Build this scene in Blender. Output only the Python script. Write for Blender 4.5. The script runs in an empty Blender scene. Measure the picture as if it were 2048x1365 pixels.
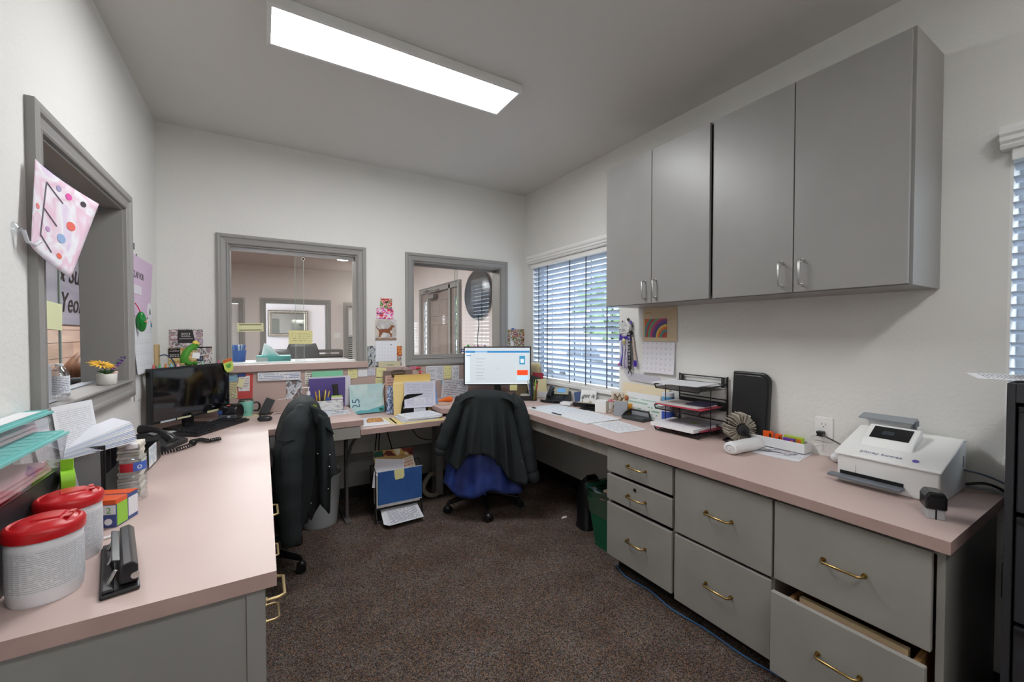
import bpy, bmesh, math, random
from mathutils import Vector, Matrix, Euler
R=math.radians
rnd=random.Random(7)
sc=bpy.context.scene; COL=sc.collection
# ---------------- camera, world, exposure ----------------
cam=bpy.data.cameras.new('camera'); co=bpy.data.objects.new('camera',cam); COL.objects.link(co)
cam.sensor_width=36; cam.lens=36*825.6/2048; cam.clip_start=.02; cam.clip_end=200
co.location=(0,0,1.35); co.rotation_euler=(R(90-1.145),0,R(-31.15)); sc.camera=co
sc.view_settings.view_transform='Standard'; sc.view_settings.look='None'
sc.view_settings.exposure=1.0; sc.view_settings.gamma=1; sc.view_settings.use_curve_mapping=False
W=bpy.data.worlds.new('world'); sc.world=W; W.use_nodes=True
bg=W.node_tree.nodes['Background']; bg.inputs[0].default_value=(.74,.86,1,1); bg.inputs[1].default_value=4.0
PANEL_E=17.5; LOBBY_FILL_E=26.0; REAR_FILL_E=12.5; FILL_LAMP_E=88.0
# ---------------- materials ----------------
def s2l(v):
    v/=255.; return v/12.92 if v<=.04045 else ((v+.055)/1.055)**2.4
def C(r,g,b,a=1): return (s2l(r),s2l(g),s2l(b),a)
MC={}
def mat(rgb,rough=.5,metal=0,spec=.5,em=0,alpha=1,trans=0):
    k=(tuple(rgb),rough,metal,spec,em,alpha,trans)
    if k in MC: return MC[k]
    m=bpy.data.materials.new('paint'); m.use_nodes=True; b=m.node_tree.nodes['Principled BSDF']
    b.inputs['Base Color'].default_value=C(*rgb); b.inputs['Roughness'].default_value=rough
    b.inputs['Metallic'].default_value=metal; b.inputs['Specular IOR Level'].default_value=spec
    b.inputs['Transmission Weight'].default_value=trans; b.inputs['Alpha'].default_value=alpha
    if em: b.inputs['Emission Color'].default_value=C(*rgb); b.inputs['Emission Strength'].default_value=em
    MC[k]=m; return m
def nodes(m):
    return m.node_tree.nodes, m.node_tree.links, m.node_tree.nodes['Principled BSDF']
def fresh(name,rgb,rough=.5,spec=.5,metal=0):
    m=bpy.data.materials.new(name); m.use_nodes=True; b=m.node_tree.nodes['Principled BSDF']
    b.inputs['Base Color'].default_value=C(*rgb); b.inputs['Roughness'].default_value=rough; b.inputs['Specular IOR Level'].default_value=spec
    b.inputs['Metallic'].default_value=metal
    return m
def bumpy(name,rgb,rough,scale,strength,dist=.002,var=0,coord='Object',stretch=(1,1,1),detail=3,rgb2=None,vscale=None,spec=.5):
    m=fresh(name,rgb,rough,spec); N,L,b=nodes(m)
    tc=N.new('ShaderNodeTexCoord'); mp=N.new('ShaderNodeMapping'); mp.inputs['Scale'].default_value=stretch
    L.new(tc.outputs[coord],mp.inputs[0])
    n=N.new('ShaderNodeTexNoise'); n.inputs['Scale'].default_value=scale; n.inputs['Detail'].default_value=detail
    L.new(mp.outputs[0],n.inputs['Vector'])
    bp=N.new('ShaderNodeBump'); bp.inputs['Strength'].default_value=strength; bp.inputs['Distance'].default_value=dist
    L.new(n.outputs['Fac'],bp.inputs['Height']); L.new(bp.outputs[0],b.inputs['Normal'])
    if rgb2:
        n2=N.new('ShaderNodeTexNoise'); n2.inputs['Scale'].default_value=vscale or scale; n2.inputs['Detail'].default_value=4
        L.new(mp.outputs[0],n2.inputs['Vector'])
        r=N.new('ShaderNodeValToRGB'); r.color_ramp.elements[0].position=.35; r.color_ramp.elements[1].position=.65
        r.color_ramp.elements[0].color=C(*rgb); r.color_ramp.elements[1].color=C(*rgb2)
        L.new(n2.outputs['Fac'],r.inputs[0]); L.new(r.outputs[0],b.inputs['Base Color'])
    return m
WALL=bumpy('wall_paint',(226,225,221),.85,55,.5,.004,detail=5)
CEIL=bumpy('ceiling_paint',(214,212,208),.9,30,.08,.002)
TRIMP=bumpy('trim_paint',(148,146,143),.45,90,.05,.001,stretch=(1,1,.15))
CABP=bumpy('cabinet_paint',(146,144,142),.36,60,.06,.001,rgb2=(141,139,137),vscale=3)
DRAWP=bumpy('drawer_paint',(154,151,145),.45,40,.06,.001,rgb2=(148,145,139),vscale=6)
LAM=bumpy('pink_laminate',(207,184,177),.46,8,.01,.0005,rgb2=(203,179,172),vscale=2)
LAME=bumpy('pink_laminate_edge',(182,154,147),.5,8,.01,.0005,rgb2=(174,146,139),vscale=9)
LAMB=bumpy('pink_laminate_board',(188,164,156),.45,8,.01,.0005)
WHITE=mat((235,235,233),.5); PAPER=mat((232,233,236),.8); BLACK=mat((22,22,24),.45); DGREY=mat((58,58,60),.5)
CHROME=mat((200,200,200),.25,1); BRASS=mat((170,142,88),.3,1); GREYM=mat((120,122,126),.35,1)
RED=mat((196,20,28),.35); KICK=mat((20,19,19),.7); BLKPL=mat((16,16,18),.35); WPLAST=mat((228,229,230),.4)
DARKW=bumpy('under_desk_panel',(150,148,145),.6,20,.05,.001)
def carpet():
    m=fresh('carpet',(70,62,60),.95,.1); N,L,b=nodes(m)
    tc=N.new('ShaderNodeTexCoord')
    v=N.new('ShaderNodeTexVoronoi'); v.inputs['Scale'].default_value=260; L.new(tc.outputs['Object'],v.inputs['Vector'])
    sep=N.new('ShaderNodeSeparateColor'); L.new(v.outputs['Color'],sep.inputs[0])
    r=N.new('ShaderNodeValToRGB'); e=r.color_ramp.elements; r.color_ramp.interpolation='CONSTANT'
    cols=[(52,46,46),(98,86,82),(76,66,64),(132,104,82),(88,100,96),(112,108,118),(64,56,56),(134,122,112),(84,74,70)]
    e[0].position=0; e[0].color=C(*cols[0]); e[1].position=1/9.; e[1].color=C(*cols[1])
    for i in range(2,9):
        x=e.new(i/9.); x.color=C(*cols[i])
    L.new(sep.outputs[0],r.inputs[0])
    n=N.new('ShaderNodeTexNoise'); n.inputs['Scale'].default_value=5; n.inputs['Detail'].default_value=5; L.new(tc.outputs['Object'],n.inputs['Vector'])
    r2=N.new('ShaderNodeValToRGB'); r2.color_ramp.elements[0].position=.3; r2.color_ramp.elements[1].position=.7
    r2.color_ramp.elements[0].color=(.72,.60,.52,1); r2.color_ramp.elements[1].color=(1.04,.99,.93,1)
    L.new(n.outputs['Fac'],r2.inputs[0])
    mx=N.new('ShaderNodeMix'); mx.data_type='RGBA'; mx.blend_type='MULTIPLY'; mx.inputs['Factor'].default_value=1
    L.new(r.outputs[0],mx.inputs['A']); L.new(r2.outputs[0],mx.inputs['B']); L.new(mx.outputs['Result'],b.inputs['Base Color'])
    bp=N.new('ShaderNodeBump'); bp.inputs['Strength'].default_value=.6; bp.inputs['Distance'].default_value=.004
    L.new(v.outputs['Distance'],bp.inputs['Height']); L.new(bp.outputs[0],b.inputs['Normal'])
    return m
CARPET=carpet()
def glassmat(name,fac=.08,tint=(1,1,1)):
    m=bpy.data.materials.new(name); m.use_nodes=True; N=m.node_tree.nodes; L=m.node_tree.links; N.clear()
    o=N.new('ShaderNodeOutputMaterial'); t=N.new('ShaderNodeBsdfTransparent'); t.inputs[0].default_value=(*tint,1)
    g=N.new('ShaderNodeBsdfGlossy'); g.inputs['Roughness'].default_value=.02; x=N.new('ShaderNodeMixShader'); x.inputs[0].default_value=fac
    L.new(t.outputs[0],x.inputs[1]); L.new(g.outputs[0],x.inputs[2]); L.new(x.outputs[0],o.inputs[0]); return m
GLASS=glassmat('window_glass',.06,(.97,.98,.97)); CLEARP=glassmat('clear_plastic',.14,(.93,.95,.96)); SMOKE=glassmat('smoke_plastic',.12,(.62,.64,.64))
HAZE=glassmat('frosted_tub',.25,(.9,.9,.92)); GEDGE=mat((176,188,180),.2)
def slatmat():
    m=fresh('blind_slat',(214,218,224),.5); N,L,b=nodes(m); t=N.new('ShaderNodeBsdfTranslucent'); t.inputs[0].default_value=C(200,208,222)
    x=N.new('ShaderNodeMixShader'); x.inputs[0].default_value=.42; o=N['Material Output']
    L.new(b.outputs[0],x.inputs[1]); L.new(t.outputs[0],x.inputs[2]); L.new(x.outputs[0],o.inputs[0]); return m
SLAT=slatmat()
# UV print materials ---------------------------------------------------------
def math_(N,L,op,a,b=None,c=None):
    n=N.new('ShaderNodeMath'); n.operation=op
    for i,q in enumerate((a,b,c)):
        if q is None: continue
        if isinstance(q,(int,float)): n.inputs[i].default_value=q
        else: L.new(q,n.inputs[i])
    return n.outputs[0]
PC={}
def printed(base=(232,233,236),ink=(70,72,80),lines=30,words=18,seed=0,mx=.08,my=.06,strength=.8,grid=0,duty=.45,thr=.42):
    k=(base,ink,lines,words,seed,mx,my,strength,grid,duty,thr)
    if k in PC: return PC[k]
    m=fresh('printed_paper',base,.75,.3); N,L,b=nodes(m); M_=lambda *a:math_(N,L,*a)
    uv=N.new('ShaderNodeUVMap'); sp=N.new('ShaderNodeSeparateXYZ'); L.new(uv.outputs[0],sp.inputs[0]); u,v=sp.outputs[0],sp.outputs[1]
    row=M_('FLOOR',M_('MULTIPLY',v,float(lines))); fr=M_('FRACT',M_('MULTIPLY',v,float(lines)))
    band=M_('LESS_THAN',M_('ABSOLUTE',M_('SUBTRACT',fr,.5)),duty/2)
    cx=N.new('ShaderNodeCombineXYZ'); L.new(M_('MULTIPLY',u,float(words)),cx.inputs[0]); L.new(M_('MULTIPLY',row,3.71),cx.inputs[1]); cx.inputs[2].default_value=seed*2.3
    n=N.new('ShaderNodeTexNoise'); n.inputs['Scale'].default_value=1.3; n.inputs['Detail'].default_value=2; L.new(cx.outputs[0],n.inputs['Vector'])
    w=M_('GREATER_THAN',n.outputs['Fac'],thr)
    mk=M_('MULTIPLY',band,w)
    for q,mm in ((u,mx),(v,my)): mk=M_('MULTIPLY',mk,M_('LESS_THAN',M_('ABSOLUTE',M_('SUBTRACT',q,.5)),.5-mm))
    if grid:
        g1=M_('LESS_THAN',M_('FRACT',M_('MULTIPLY',u,7.)),.045); g2=M_('LESS_THAN',M_('FRACT',M_('MULTIPLY',v,float(grid))),.05)
        dot=M_('MULTIPLY',M_('LESS_THAN',M_('ABSOLUTE',M_('SUBTRACT',M_('FRACT',M_('MULTIPLY',u,7.)),.2)),.09),M_('LESS_THAN',M_('ABSOLUTE',M_('SUBTRACT',M_('FRACT',M_('MULTIPLY',v,float(grid))),.75)),.1))
        mk=M_('MAXIMUM',M_('MULTIPLY',M_('MAXIMUM',g1,g2),.35),dot)
        for q,mm in ((u,.02),(v,.03)): mk=M_('MULTIPLY',mk,M_('LESS_THAN',M_('ABSOLUTE',M_('SUBTRACT',q,.5)),.5-mm))
    x=N.new('ShaderNodeMix'); x.data_type='RGBA'; L.new(M_('MULTIPLY',mk,strength),x.inputs['Factor'])
    x.inputs['A'].default_value=C(*base); x.inputs['B'].default_value=C(*ink); L.new(x.outputs['Result'],b.inputs['Base Color'])
    PC[k]=m; return m
def photo(cols,seed=0,scale=5,rough=.4,smooth=False,distort=.6):
    k=('ph',tuple(cols),seed,scale,smooth)
    if k in PC: return PC[k]
    m=fresh('photo_print',cols[0],rough); N,L,b=nodes(m)
    uv=N.new('ShaderNodeUVMap'); mp=N.new('ShaderNodeMapping'); mp.inputs['Location'].default_value=(seed*3.1,seed*1.7,seed); L.new(uv.outputs[0],mp.inputs[0])
    n=N.new('ShaderNodeTexNoise'); n.inputs['Scale'].default_value=scale; n.inputs['Detail'].default_value=2; n.inputs['Distortion'].default_value=distort
    L.new(mp.outputs[0],n.inputs['Vector']); r=N.new('ShaderNodeValToRGB'); r.color_ramp.interpolation='LINEAR' if smooth else 'CONSTANT'
    e=r.color_ramp.elements; k2=len(cols); e[0].position=.25; e[0].color=C(*cols[0]); e[1].position=.25+.5/k2; e[1].color=C(*cols[1])
    for i in range(2,k2): q=e.new(.25+.5*i/k2); q.color=C(*cols[i])
    L.new(n.outputs['Fac'],r.inputs[0]); L.new(r.outputs[0],b.inputs['Base Color']); PC[k]=m; return m
# ---------------- mesh builder ----------------
class MB:
    def __init__(s): s.v=[]; s.f=[]; s.m=[]; s.cm=0; s.uv={}
    def add(s,vs,fs):
        o=len(s.v); s.v+= [tuple(v) for v in vs]
        for f in fs: s.f.append(tuple(i+o for i in f)); s.m.append(s.cm)
        return s
    def box(s,x0,x1,y0,y1,z0,z1):
        vs=[(x,y,z) for z in (z0,z1) for y in (y0,y1) for x in (x0,x1)]
        return s.add(vs,[(0,2,3,1),(4,5,7,6),(0,1,5,4),(2,6,7,3),(0,4,6,2),(1,3,7,5)])
    def cbox(s,c,d,rot=None):
        M=Euler(rot).to_matrix() if rot else Matrix.Identity(3)
        vs=[]
        for z in (-.5,.5):
            for y in (-.5,.5):
                for x in (-.5,.5): vs.append(Vector(c)+M@Vector((x*d[0],y*d[1],z*d[2])))
        return s.add(vs,[(0,2,3,1),(4,5,7,6),(0,1,5,4),(2,6,7,3),(0,4,6,2),(1,3,7,5)])
    def lathe(s,prof,c=(0,0,0),n=20,sx=1,sy=1,cap=True,M=None):
        vs=[];fs=[]
        for r,z in prof:
            for i in range(n):
                a=2*math.pi*i/n; p=Vector((r*math.cos(a)*sx,r*math.sin(a)*sy,z))
                if M is not None: p=M@p
                vs.append(p+Vector(c))
        for j in range(len(prof)-1):
            for i in range(n):
                k=(i+1)%n; fs.append((j*n+i,j*n+k,(j+1)*n+k,(j+1)*n+i))
        if cap: fs.append(tuple(range(n-1,-1,-1))); fs.append(tuple((len(prof)-1)*n+i for i in range(n)))
        return s.add(vs,fs)
    def cyl(s,p0,p1,r0,r1=None,n=12):
        p0=Vector(p0);p1=Vector(p1);r1=r0 if r1 is None else r1; d=p1-p0
        M=d.to_track_quat('Z','Y').to_matrix(); return s.lathe([(r0,0),(r1,d.length)],p0,n,M=M)
    def tube(s,pts,r,n=8,closed=False,cap=True):
        pts=[Vector(p) for p in pts]; K=len(pts); vs=[];fs=[]; up=None
        rr=r if isinstance(r,(list,tuple)) else [r]*K
        for i,p in enumerate(pts):
            if closed: t=pts[(i+1)%K]-pts[i-1]
            else: t=pts[min(i+1,K-1)]-pts[max(i-1,0)]
            t.normalize()
            if up is None:
                up=Vector((0,0,1)) if abs(t.z)<.9 else Vector((1,0,0))
            b=t.cross(up)
            if b.length<1e-6: b=t.cross(Vector((.3,1,.2)))
            b.normalize(); up=b.cross(t).normalized()
            for k in range(n):
                a=2*math.pi*k/n; vs.append(p+(b*math.cos(a)+up*math.sin(a))*rr[i])
        for i in range(K if closed else K-1):
            j=(i+1)%K
            for k in range(n):
                l=(k+1)%n; fs.append((i*n+k,j*n+k,j*n+l,i*n+l))
        if not closed and cap: fs.append(tuple(range(n))); fs.append(tuple((K-1)*n+k for k in range(n-1,-1,-1)))
        return s.add(vs,fs)
    def ctube(s,pts,r,n=8,k=6):
        P=[Vector(p) for p in pts]; Q=[]
        for i in range(len(P)-1):
            a,b,c,d=P[max(i-1,0)],P[i],P[i+1],P[min(i+2,len(P)-1)]
            for j in range(k):
                t=j/k; Q.append(.5*((2*b)+(c-a)*t+(2*a-5*b+4*c-d)*t*t+(3*b-a-3*c+d)*t**3))
        Q.append(P[-1]); return s.tube(Q,r,n)
    def prism(s,poly,h0,h1,f=lambda a,b,h:(a,b,h)):
        n=len(poly); vs=[f(a,b,h0) for a,b in poly]+[f(a,b,h1) for a,b in poly]
        fs=[tuple(range(n-1,-1,-1)),tuple(range(n,2*n))]+[(i,(i+1)%n,n+(i+1)%n,n+i) for i in range(n)]
        return s.add(vs,fs)
    def ball(s,c,r,n=12,m=8,sx=1,sy=1,sz=1,M=None):
        prof=[(max(1e-4,r*math.sin(math.pi*j/m)),-r*math.cos(math.pi*j/m)*sz) for j in range(m+1)]
        return s.lathe(prof,c,n,sx,sy,cap=False,M=M)
    def grid(s,fn,nu,nv,flip=False):
        vs=[fn(i/nu,j/nv) for j in range(nv+1) for i in range(nu+1)]; fs=[]
        o=len(s.v)
        for j in range(nv):
            for i in range(nu):
                a=j*(nu+1)+i; q=(a,a+1,a+nu+2,a+nu+1); fs.append(q[::-1] if flip else q)
        for j in range(nv+1):
            for i in range(nu+1): s.uv[o+j*(nu+1)+i]=(i/nu,j/nv)
        return s.add(vs,fs)
    def mesh(s,name,mats,smooth=False):
        me=bpy.data.meshes.new(name); me.from_pydata([tuple(v) for v in s.v],[],s.f)
        mats=mats if isinstance(mats,(list,tuple)) else [mats]
        for m in mats: me.materials.append(m)
        for p,i in zip(me.polygons,s.m): p.material_index=min(i,len(mats)-1); p.use_smooth=smooth
        if s.uv:
            l=me.uv_layers.new(name='UVMap')
            for lp in me.loops: l.data[lp.index].uv=s.uv.get(lp.vertex_index,(0,0))
        me.update(); bm=bmesh.new(); bm.from_mesh(me)
        if not s.uv: bmesh.ops.recalc_face_normals(bm,faces=bm.faces)
        bm.to_mesh(me); bm.free(); return me
def O(name,mb,m,parent=None,bevel=0,smooth=False,label=None,seg=2,solid=0,sub=0):
    o=bpy.data.objects.new(name,mb.mesh(name,m,smooth)); COL.objects.link(o)
    if parent: o.parent=parent
    if label: o['label']=label
    if solid: d=o.modifiers.new('s','SOLIDIFY'); d.thickness=solid; d.offset=0
    if sub: d=o.modifiers.new('u','SUBSURF'); d.levels=sub; d.render_levels=sub
    if bevel:
        d=o.modifiers.new('b','BEVEL'); d.width=bevel; d.segments=seg; d.limit_method='ANGLE'; d.angle_limit=R(40)
    if smooth and bevel==0 and not sub: 
        try: o.data.set_sharp_from_angle(angle=R(45))
        except Exception: pass
    return o
def T(name,label,cat,loc=(0,0,0),rot=(0,0,0),group=None):
    o=bpy.data.objects.new(name,None); COL.objects.link(o); o.location=loc; o.empty_display_size=.05
    o.rotation_euler=rot if isinstance(rot,tuple) else (0,0,rot)
    o['label']=label; o['category']=cat
    if group: o['group']=group
    return o
def tag(o,label,cat,group=None,loc=None,rot=None):
    o['label']=label; o['category']=cat
    if group: o['group']=group
    if loc is not None: o.location=loc
    if rot is not None: o.rotation_euler=rot if isinstance(rot,tuple) else (0,0,rot)
    return o
def S(o): o['kind']='structure'; return o
def dup(root,loc,rot=None,label=None,group=None):
    r=root.copy(); COL.objects.link(r); r.location=loc
    if rot is not None: r.rotation_euler=rot if isinstance(rot,tuple) else (0,0,rot)
    if label: r['label']=label
    if group: r['group']=group
    for ch in list(root.children):
        c=ch.copy(); COL.objects.link(c); c.parent=r
        for g in ch.children: d=g.copy(); COL.objects.link(d); d.parent=c
    return r
def sheet_mb(w,h,curl=0,nu=1,nv=1,wav=0,shear=0,rise=0):
    # page in the local XZ plane, facing -y, centred
    def fn(u,v):
        x=(u-.5)*w+shear*(v-.5); z=(v-.5)*h
        y=-curl*(2*abs(v-.5))**2 if curl else 0
        y-=wav*math.sin(u*5+v*3)+rise*(1-v)**2
        return (x,y,z)
    return MB().grid(fn,nu,nv)
def page(name,label,cat,w,h,m,loc,rot,group=None,curl=0,wav=0,th=.0008,rise=0,parent=None,shear=0):
    n=8 if (curl or wav or rise) else 1
    o=O(name,sheet_mb(w,h,curl,n,n,wav,shear,rise),m,parent,solid=th)
    o.location=loc; o.rotation_euler=rot if isinstance(rot,tuple) else (0,0,rot)
    if not parent: tag(o,label,cat,group)
    elif label: o['label']=label
    return o
FLAT=lambda rz:(R(-90),0,rz)
def textobj(name,s,size,m,parent=None,loc=(0,0,0),rot=(R(90),0,0),ext=.0004,sx=1,shear=0):
    cu=bpy.data.curves.new(name,'FONT'); cu.body=s; cu.size=size; cu.extrude=ext; cu.align_x='CENTER'; cu.align_y='CENTER'; cu.resolution_u=2; cu.shear=shear
    t=bpy.data.objects.new(name,cu); COL.objects.link(t); bpy.context.view_layer.update()
    me=bpy.data.meshes.new_from_object(t.evaluated_get(bpy.context.evaluated_depsgraph_get())); bpy.data.objects.remove(t)
    me.materials.clear(); me.materials.append(m)
    for v in me.vertices: v.co.x*=sx
    o=bpy.data.objects.new(name,me); COL.objects.link(o)
    if parent: o.parent=parent
    o.location=loc; o.rotation_euler=rot
    return o
# ---------------- structure ----------------
def holewall(name,axis,p0,p1,a0,a1,z0,z1,holes,m):
    mb=MB(); A=sorted({a0,a1,*[h[0] for h in holes],*[h[1] for h in holes]}); Z=sorted({z0,z1,*[h[2] for h in holes],*[h[3] for h in holes]})
    def hole(i,j):
        ca=(A[i]+A[i+1])/2; cz=(Z[j]+Z[j+1])/2
        return any(h[0]<ca<h[1] and h[2]<cz<h[3] for h in holes)
    nA=len(A); nZ=len(Z); V={}
    def P(i,j,k):
        key=(i,j,k)
        if key not in V:
            V[key]=len(mb.v); h=(p0,p1)[k]
            mb.v.append((A[i],h,Z[j]) if axis=='y' else (h,A[i],Z[j]))
        return V[key]
    fs=[]
    solid=lambda i,j: 0<=i<nA-1 and 0<=j<nZ-1 and not hole(i,j)
    for i in range(nA-1):
        for j in range(nZ-1):
            if not solid(i,j): continue
            for k in (0,1): fs.append((P(i,j,k),P(i+1,j,k),P(i+1,j+1,k),P(i,j+1,k)))
            if not solid(i-1,j): fs.append((P(i,j,0),P(i,j+1,0),P(i,j+1,1),P(i,j,1)))
            if not solid(i+1,j): fs.append((P(i+1,j,0),P(i+1,j+1,0),P(i+1,j+1,1),P(i+1,j,1)))
            if not solid(i,j-1): fs.append((P(i,j,0),P(i+1,j,0),P(i+1,j,1),P(i,j,1)))
            if not solid(i,j+1): fs.append((P(i,j+1,0),P(i+1,j+1,0),P(i+1,j+1,1),P(i,j+1,1)))
    mb.f=fs; mb.m=[0]*len(fs)
    return S(O(name,mb,m))
H=2.74; XL=-.593; XR=2.30; YB=3.55
S(O('floor',MB().box(XL-.16,XR+.16,-2.6,YB+.16,-.05,0),CARPET))
S(O('ceiling',MB().box(XL-.16,XR+.16,-2.6,YB+.16,H,H+.06),CEIL))
holewall('wall_back','y',YB,YB+.16,XL-.16,XR+.16,0,H,[(-.203,.665,1.12,1.98),(1.131,2.014,1.128,1.98)],WALL)
holewall('wall_left','x',XL-.16,XL,-2.6,YB,0,H,[(1.867,2.79,1.10,1.975)],WALL)
holewall('wall_right','x',XR,XR+.16,-2.6,YB,0,H,[(2.233,3.41,.90,2.03),(-1.1,.352,.9,2.03)],WALL)
S(O('wall_rear',MB().box(XL-.16,XR+.16,-2.76,-2.6,0,H),WALL))
# lobby beyond
LOBW=bumpy('lobby_wall_paint',(222,214,212),.85,55,.2,.003)
S(O('floor_lobby',MB().box(-2.0,2.8,YB+.16,13.4,-.05,0).box(-2.0,XL-.16,-1.5,YB+.16,-.05,0),bumpy('lobby_floor',(120,100,84),.5,6,.05,.001,rgb2=(104,86,72),vscale=3)))
S(O('ceiling_lobby',MB().box(-2.0,2.8,YB+.16,13.4,H,H+.06).box(-2.0,XL-.16,-1.5,YB+.16,H,H+.06),bumpy('lobby_ceiling',(204,190,186),.9,30,.08,.002)))
holewall('wall_lobby_right','x',2.5,2.64,YB+.16,13.4,0,H,[(5.60,7.37,0,2.10)],LOBW)
holewall('wall_lobby_far','y',10.0,10.12,-2.0,2.5,0,H,[(.048,1.22,0,1.987),(-1.3,-.39,.35,1.97),(1.66,2.35,.25,1.95)],LOBW)
S(O('wall_lobby_end',MB().box(-2.0,2.5,12.6,12.7,0,H),LOBW))
S(O('wall_lobby_near',MB().box(-2.0,XL-.16,-1.62,-1.5,0,H),LOBW))
def casing(fmap,a0,a1,z0,z1,w=.068,bottom=True,name='casing',parent=None,k=1):
    prof=[(0,0),(0,.012),(.006,.016),(.012,.010),(.020,.011),(.040,.016),(.046,.024),(.056,.026),(w,.022),(w,0)]
    vs=[];fs=[]
    for d,h in prof:
        zb=z0-d if bottom else z0
        for a,z in ((a0-d,zb),(a0-d,z1+d),(a1+d,z1+d),(a1+d,zb)): vs.append(fmap(a,z,h*k))
    n=len(prof)
    for i in range(n-1):
        for c in range(4 if bottom else 3):
            e=(c+1)%4; fs.append((i*4+c,i*4+e,(i+1)*4+e,(i+1)*4+c))
    return O(name,MB().add(vs,fs),TRIMP,parent)
def jamb(a0,a1,z0,z1,p0,p1,axis,m,t=.012,parent=None,name='jamb'):
    mb=MB()
    f=(lambda a,b,c,d,e,g: mb.box(a,b,c,d,e,g)) if axis=='y' else (lambda a,b,c,d,e,g: mb.box(c,d,a,b,e,g))
    f(a0,a0+t,p0,p1,z0,z1); f(a1-t,a1,p0,p1,z0,z1); f(a0+t,a1-t,p0,p1,z1-t,z1); f(a0+t,a1-t,p0,p1,z0,z0+t)
    return O(name,mb,m,parent)
def SE(name,loc=(0,0,0)):
    o=bpy.data.objects.new(name,None); COL.objects.link(o); o.location=loc; o['kind']='structure'; return o
fb=lambda a,z,h:(a,YB-h,z)          # on the back wall
fl=lambda a,z,h:(XL+h,a,z)          # on the left wall
# window_1: pass-through left of the notes
w=SE('window_1'); casing(fb,-.203,.665,1.12,1.98,bottom=False,parent=w); jamb(-.203,.665,1.10,1.98,YB,YB+.16,'y',TRIMP,.01,w)
O('track',MB().box(-.193,.655,3.60,3.635,1.948,1.97).box(-.193,.655,3.60,3.635,1.121,1.130),mat((236,238,240),.35),w)
for x0,x1,y in ((-.19,.28,3.612),(.22,.655,3.624)):
    g=O('glass_pane',MB().box(x0,x1,y,y+.005,1.128,1.95),GLASS,w)
    O('pane_edge',MB().box(x1-.003 if x0<0 else x0,x1 if x0<0 else x0+.003,y-.0005,y+.0055,1.128,1.95),GEDGE,g)
O('pull_ring',MB().lathe([(.012,0),(.012,.004),(.008,.004),(.008,0)],(.278,3.611,1.925),14,M=Euler((R(90),0,0)).to_matrix()),mat((190,180,170),.3,.5),w)
# window_2: right pass-through
w=SE('window_2'); casing(fb,1.131,2.014,1.128,1.98,parent=w); jamb(1.131,2.014,1.128,1.98,YB,YB+.16,'y',TRIMP,.01,w)
O('track',MB().box(1.141,2.004,3.64,3.675,1.955,1.97).box(1.141,2.004,3.62,3.675,1.138,1.15),TRIMP,w)
for x0,x1,y in ((1.141,1.60,3.648),(1.57,2.004,3.660)):
    g=O('glass_pane',MB().box(x0,x1,y,y+.005,1.15,1.955),GLASS,w)
    O('pane_edge',MB().box(x1-.003 if x0<1.2 else x0,x1 if x0<1.2 else x0+.003,y-.0005,y+.0055,1.15,1.955),GEDGE,g)
# window_3: sliding window in the left wall
w=SE('window_3'); casing(fl,1.867,2.79,1.10,1.975,w=.076,parent=w); jamb(1.867,2.79,1.10,1.975,XL-.16,XL,'x',TRIMP,.01,w)
O('sill',MB().box(XL-.16,XL+.022,1.80,2.86,1.10,1.112),TRIMP,w,bevel=.004)
O('track',MB().box(-.715,-.68,1.877,2.78,1.935,1.965).box(-.715,-.68,1.877,2.78,1.112,1.118),mat((168,176,184),.35,.6),w)
for y0,y1,x in ((1.877,2.36,-.692),(2.34,2.78,-.705)):
    if y0<2:
        g=O('glass_pane',MB().box(x-.005,x,y0,y1,1.118,1.94),GLASS,w); O('pane_edge',MB().box(x-.0055,x+.0005,y1-.012,y1,1.118,1.94),mat((150,165,158),.2),g)
# window_4: blinds window in the right wall, window_5: near one behind the filing cabinet
def extwin(name,y0,y1,z0,z1):
    w=SE(name); jamb(y0,y1,z0,z1,XR,XR+.16,'x',WHITE,.008,w)
    fr=MB(); X0,X1=XR+.10,XR+.14
    fr.box(X0,X1,y0,y0+.05,z0,z1).box(X0,X1,y1-.05,y1,z0,z1).box(X0,X1,y0+.05,y1-.05,z0,z0+.05).box(X0,X1,y0+.05,y1-.05,z1-.05,z1)
    O('sash',fr,mat((190,196,204),.4),w)
    mu=MB()
    for z in (z0+.19,z0+.49): mu.box(X0+.012,X0+.028,y0+.05,y1-.05,z-.008,z+.008)
    O('muntin',mu,mat((90,96,108),.5),w)
    O('glass_pane',MB().box(X0+.018,X0+.022,y0+.05,y1-.05,z0+.05,z1-.05),GLASS,w)
    O('sill',MB().box(XR-.02,XR+.1,y0-.0,y1+.0,z0-.03,z0),WHITE,w,bevel=.004)
    return w
extwin('window_4',2.233,3.41,.90,2.03); extwin('window_5',-1.1,.352,.9,2.03)
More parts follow.
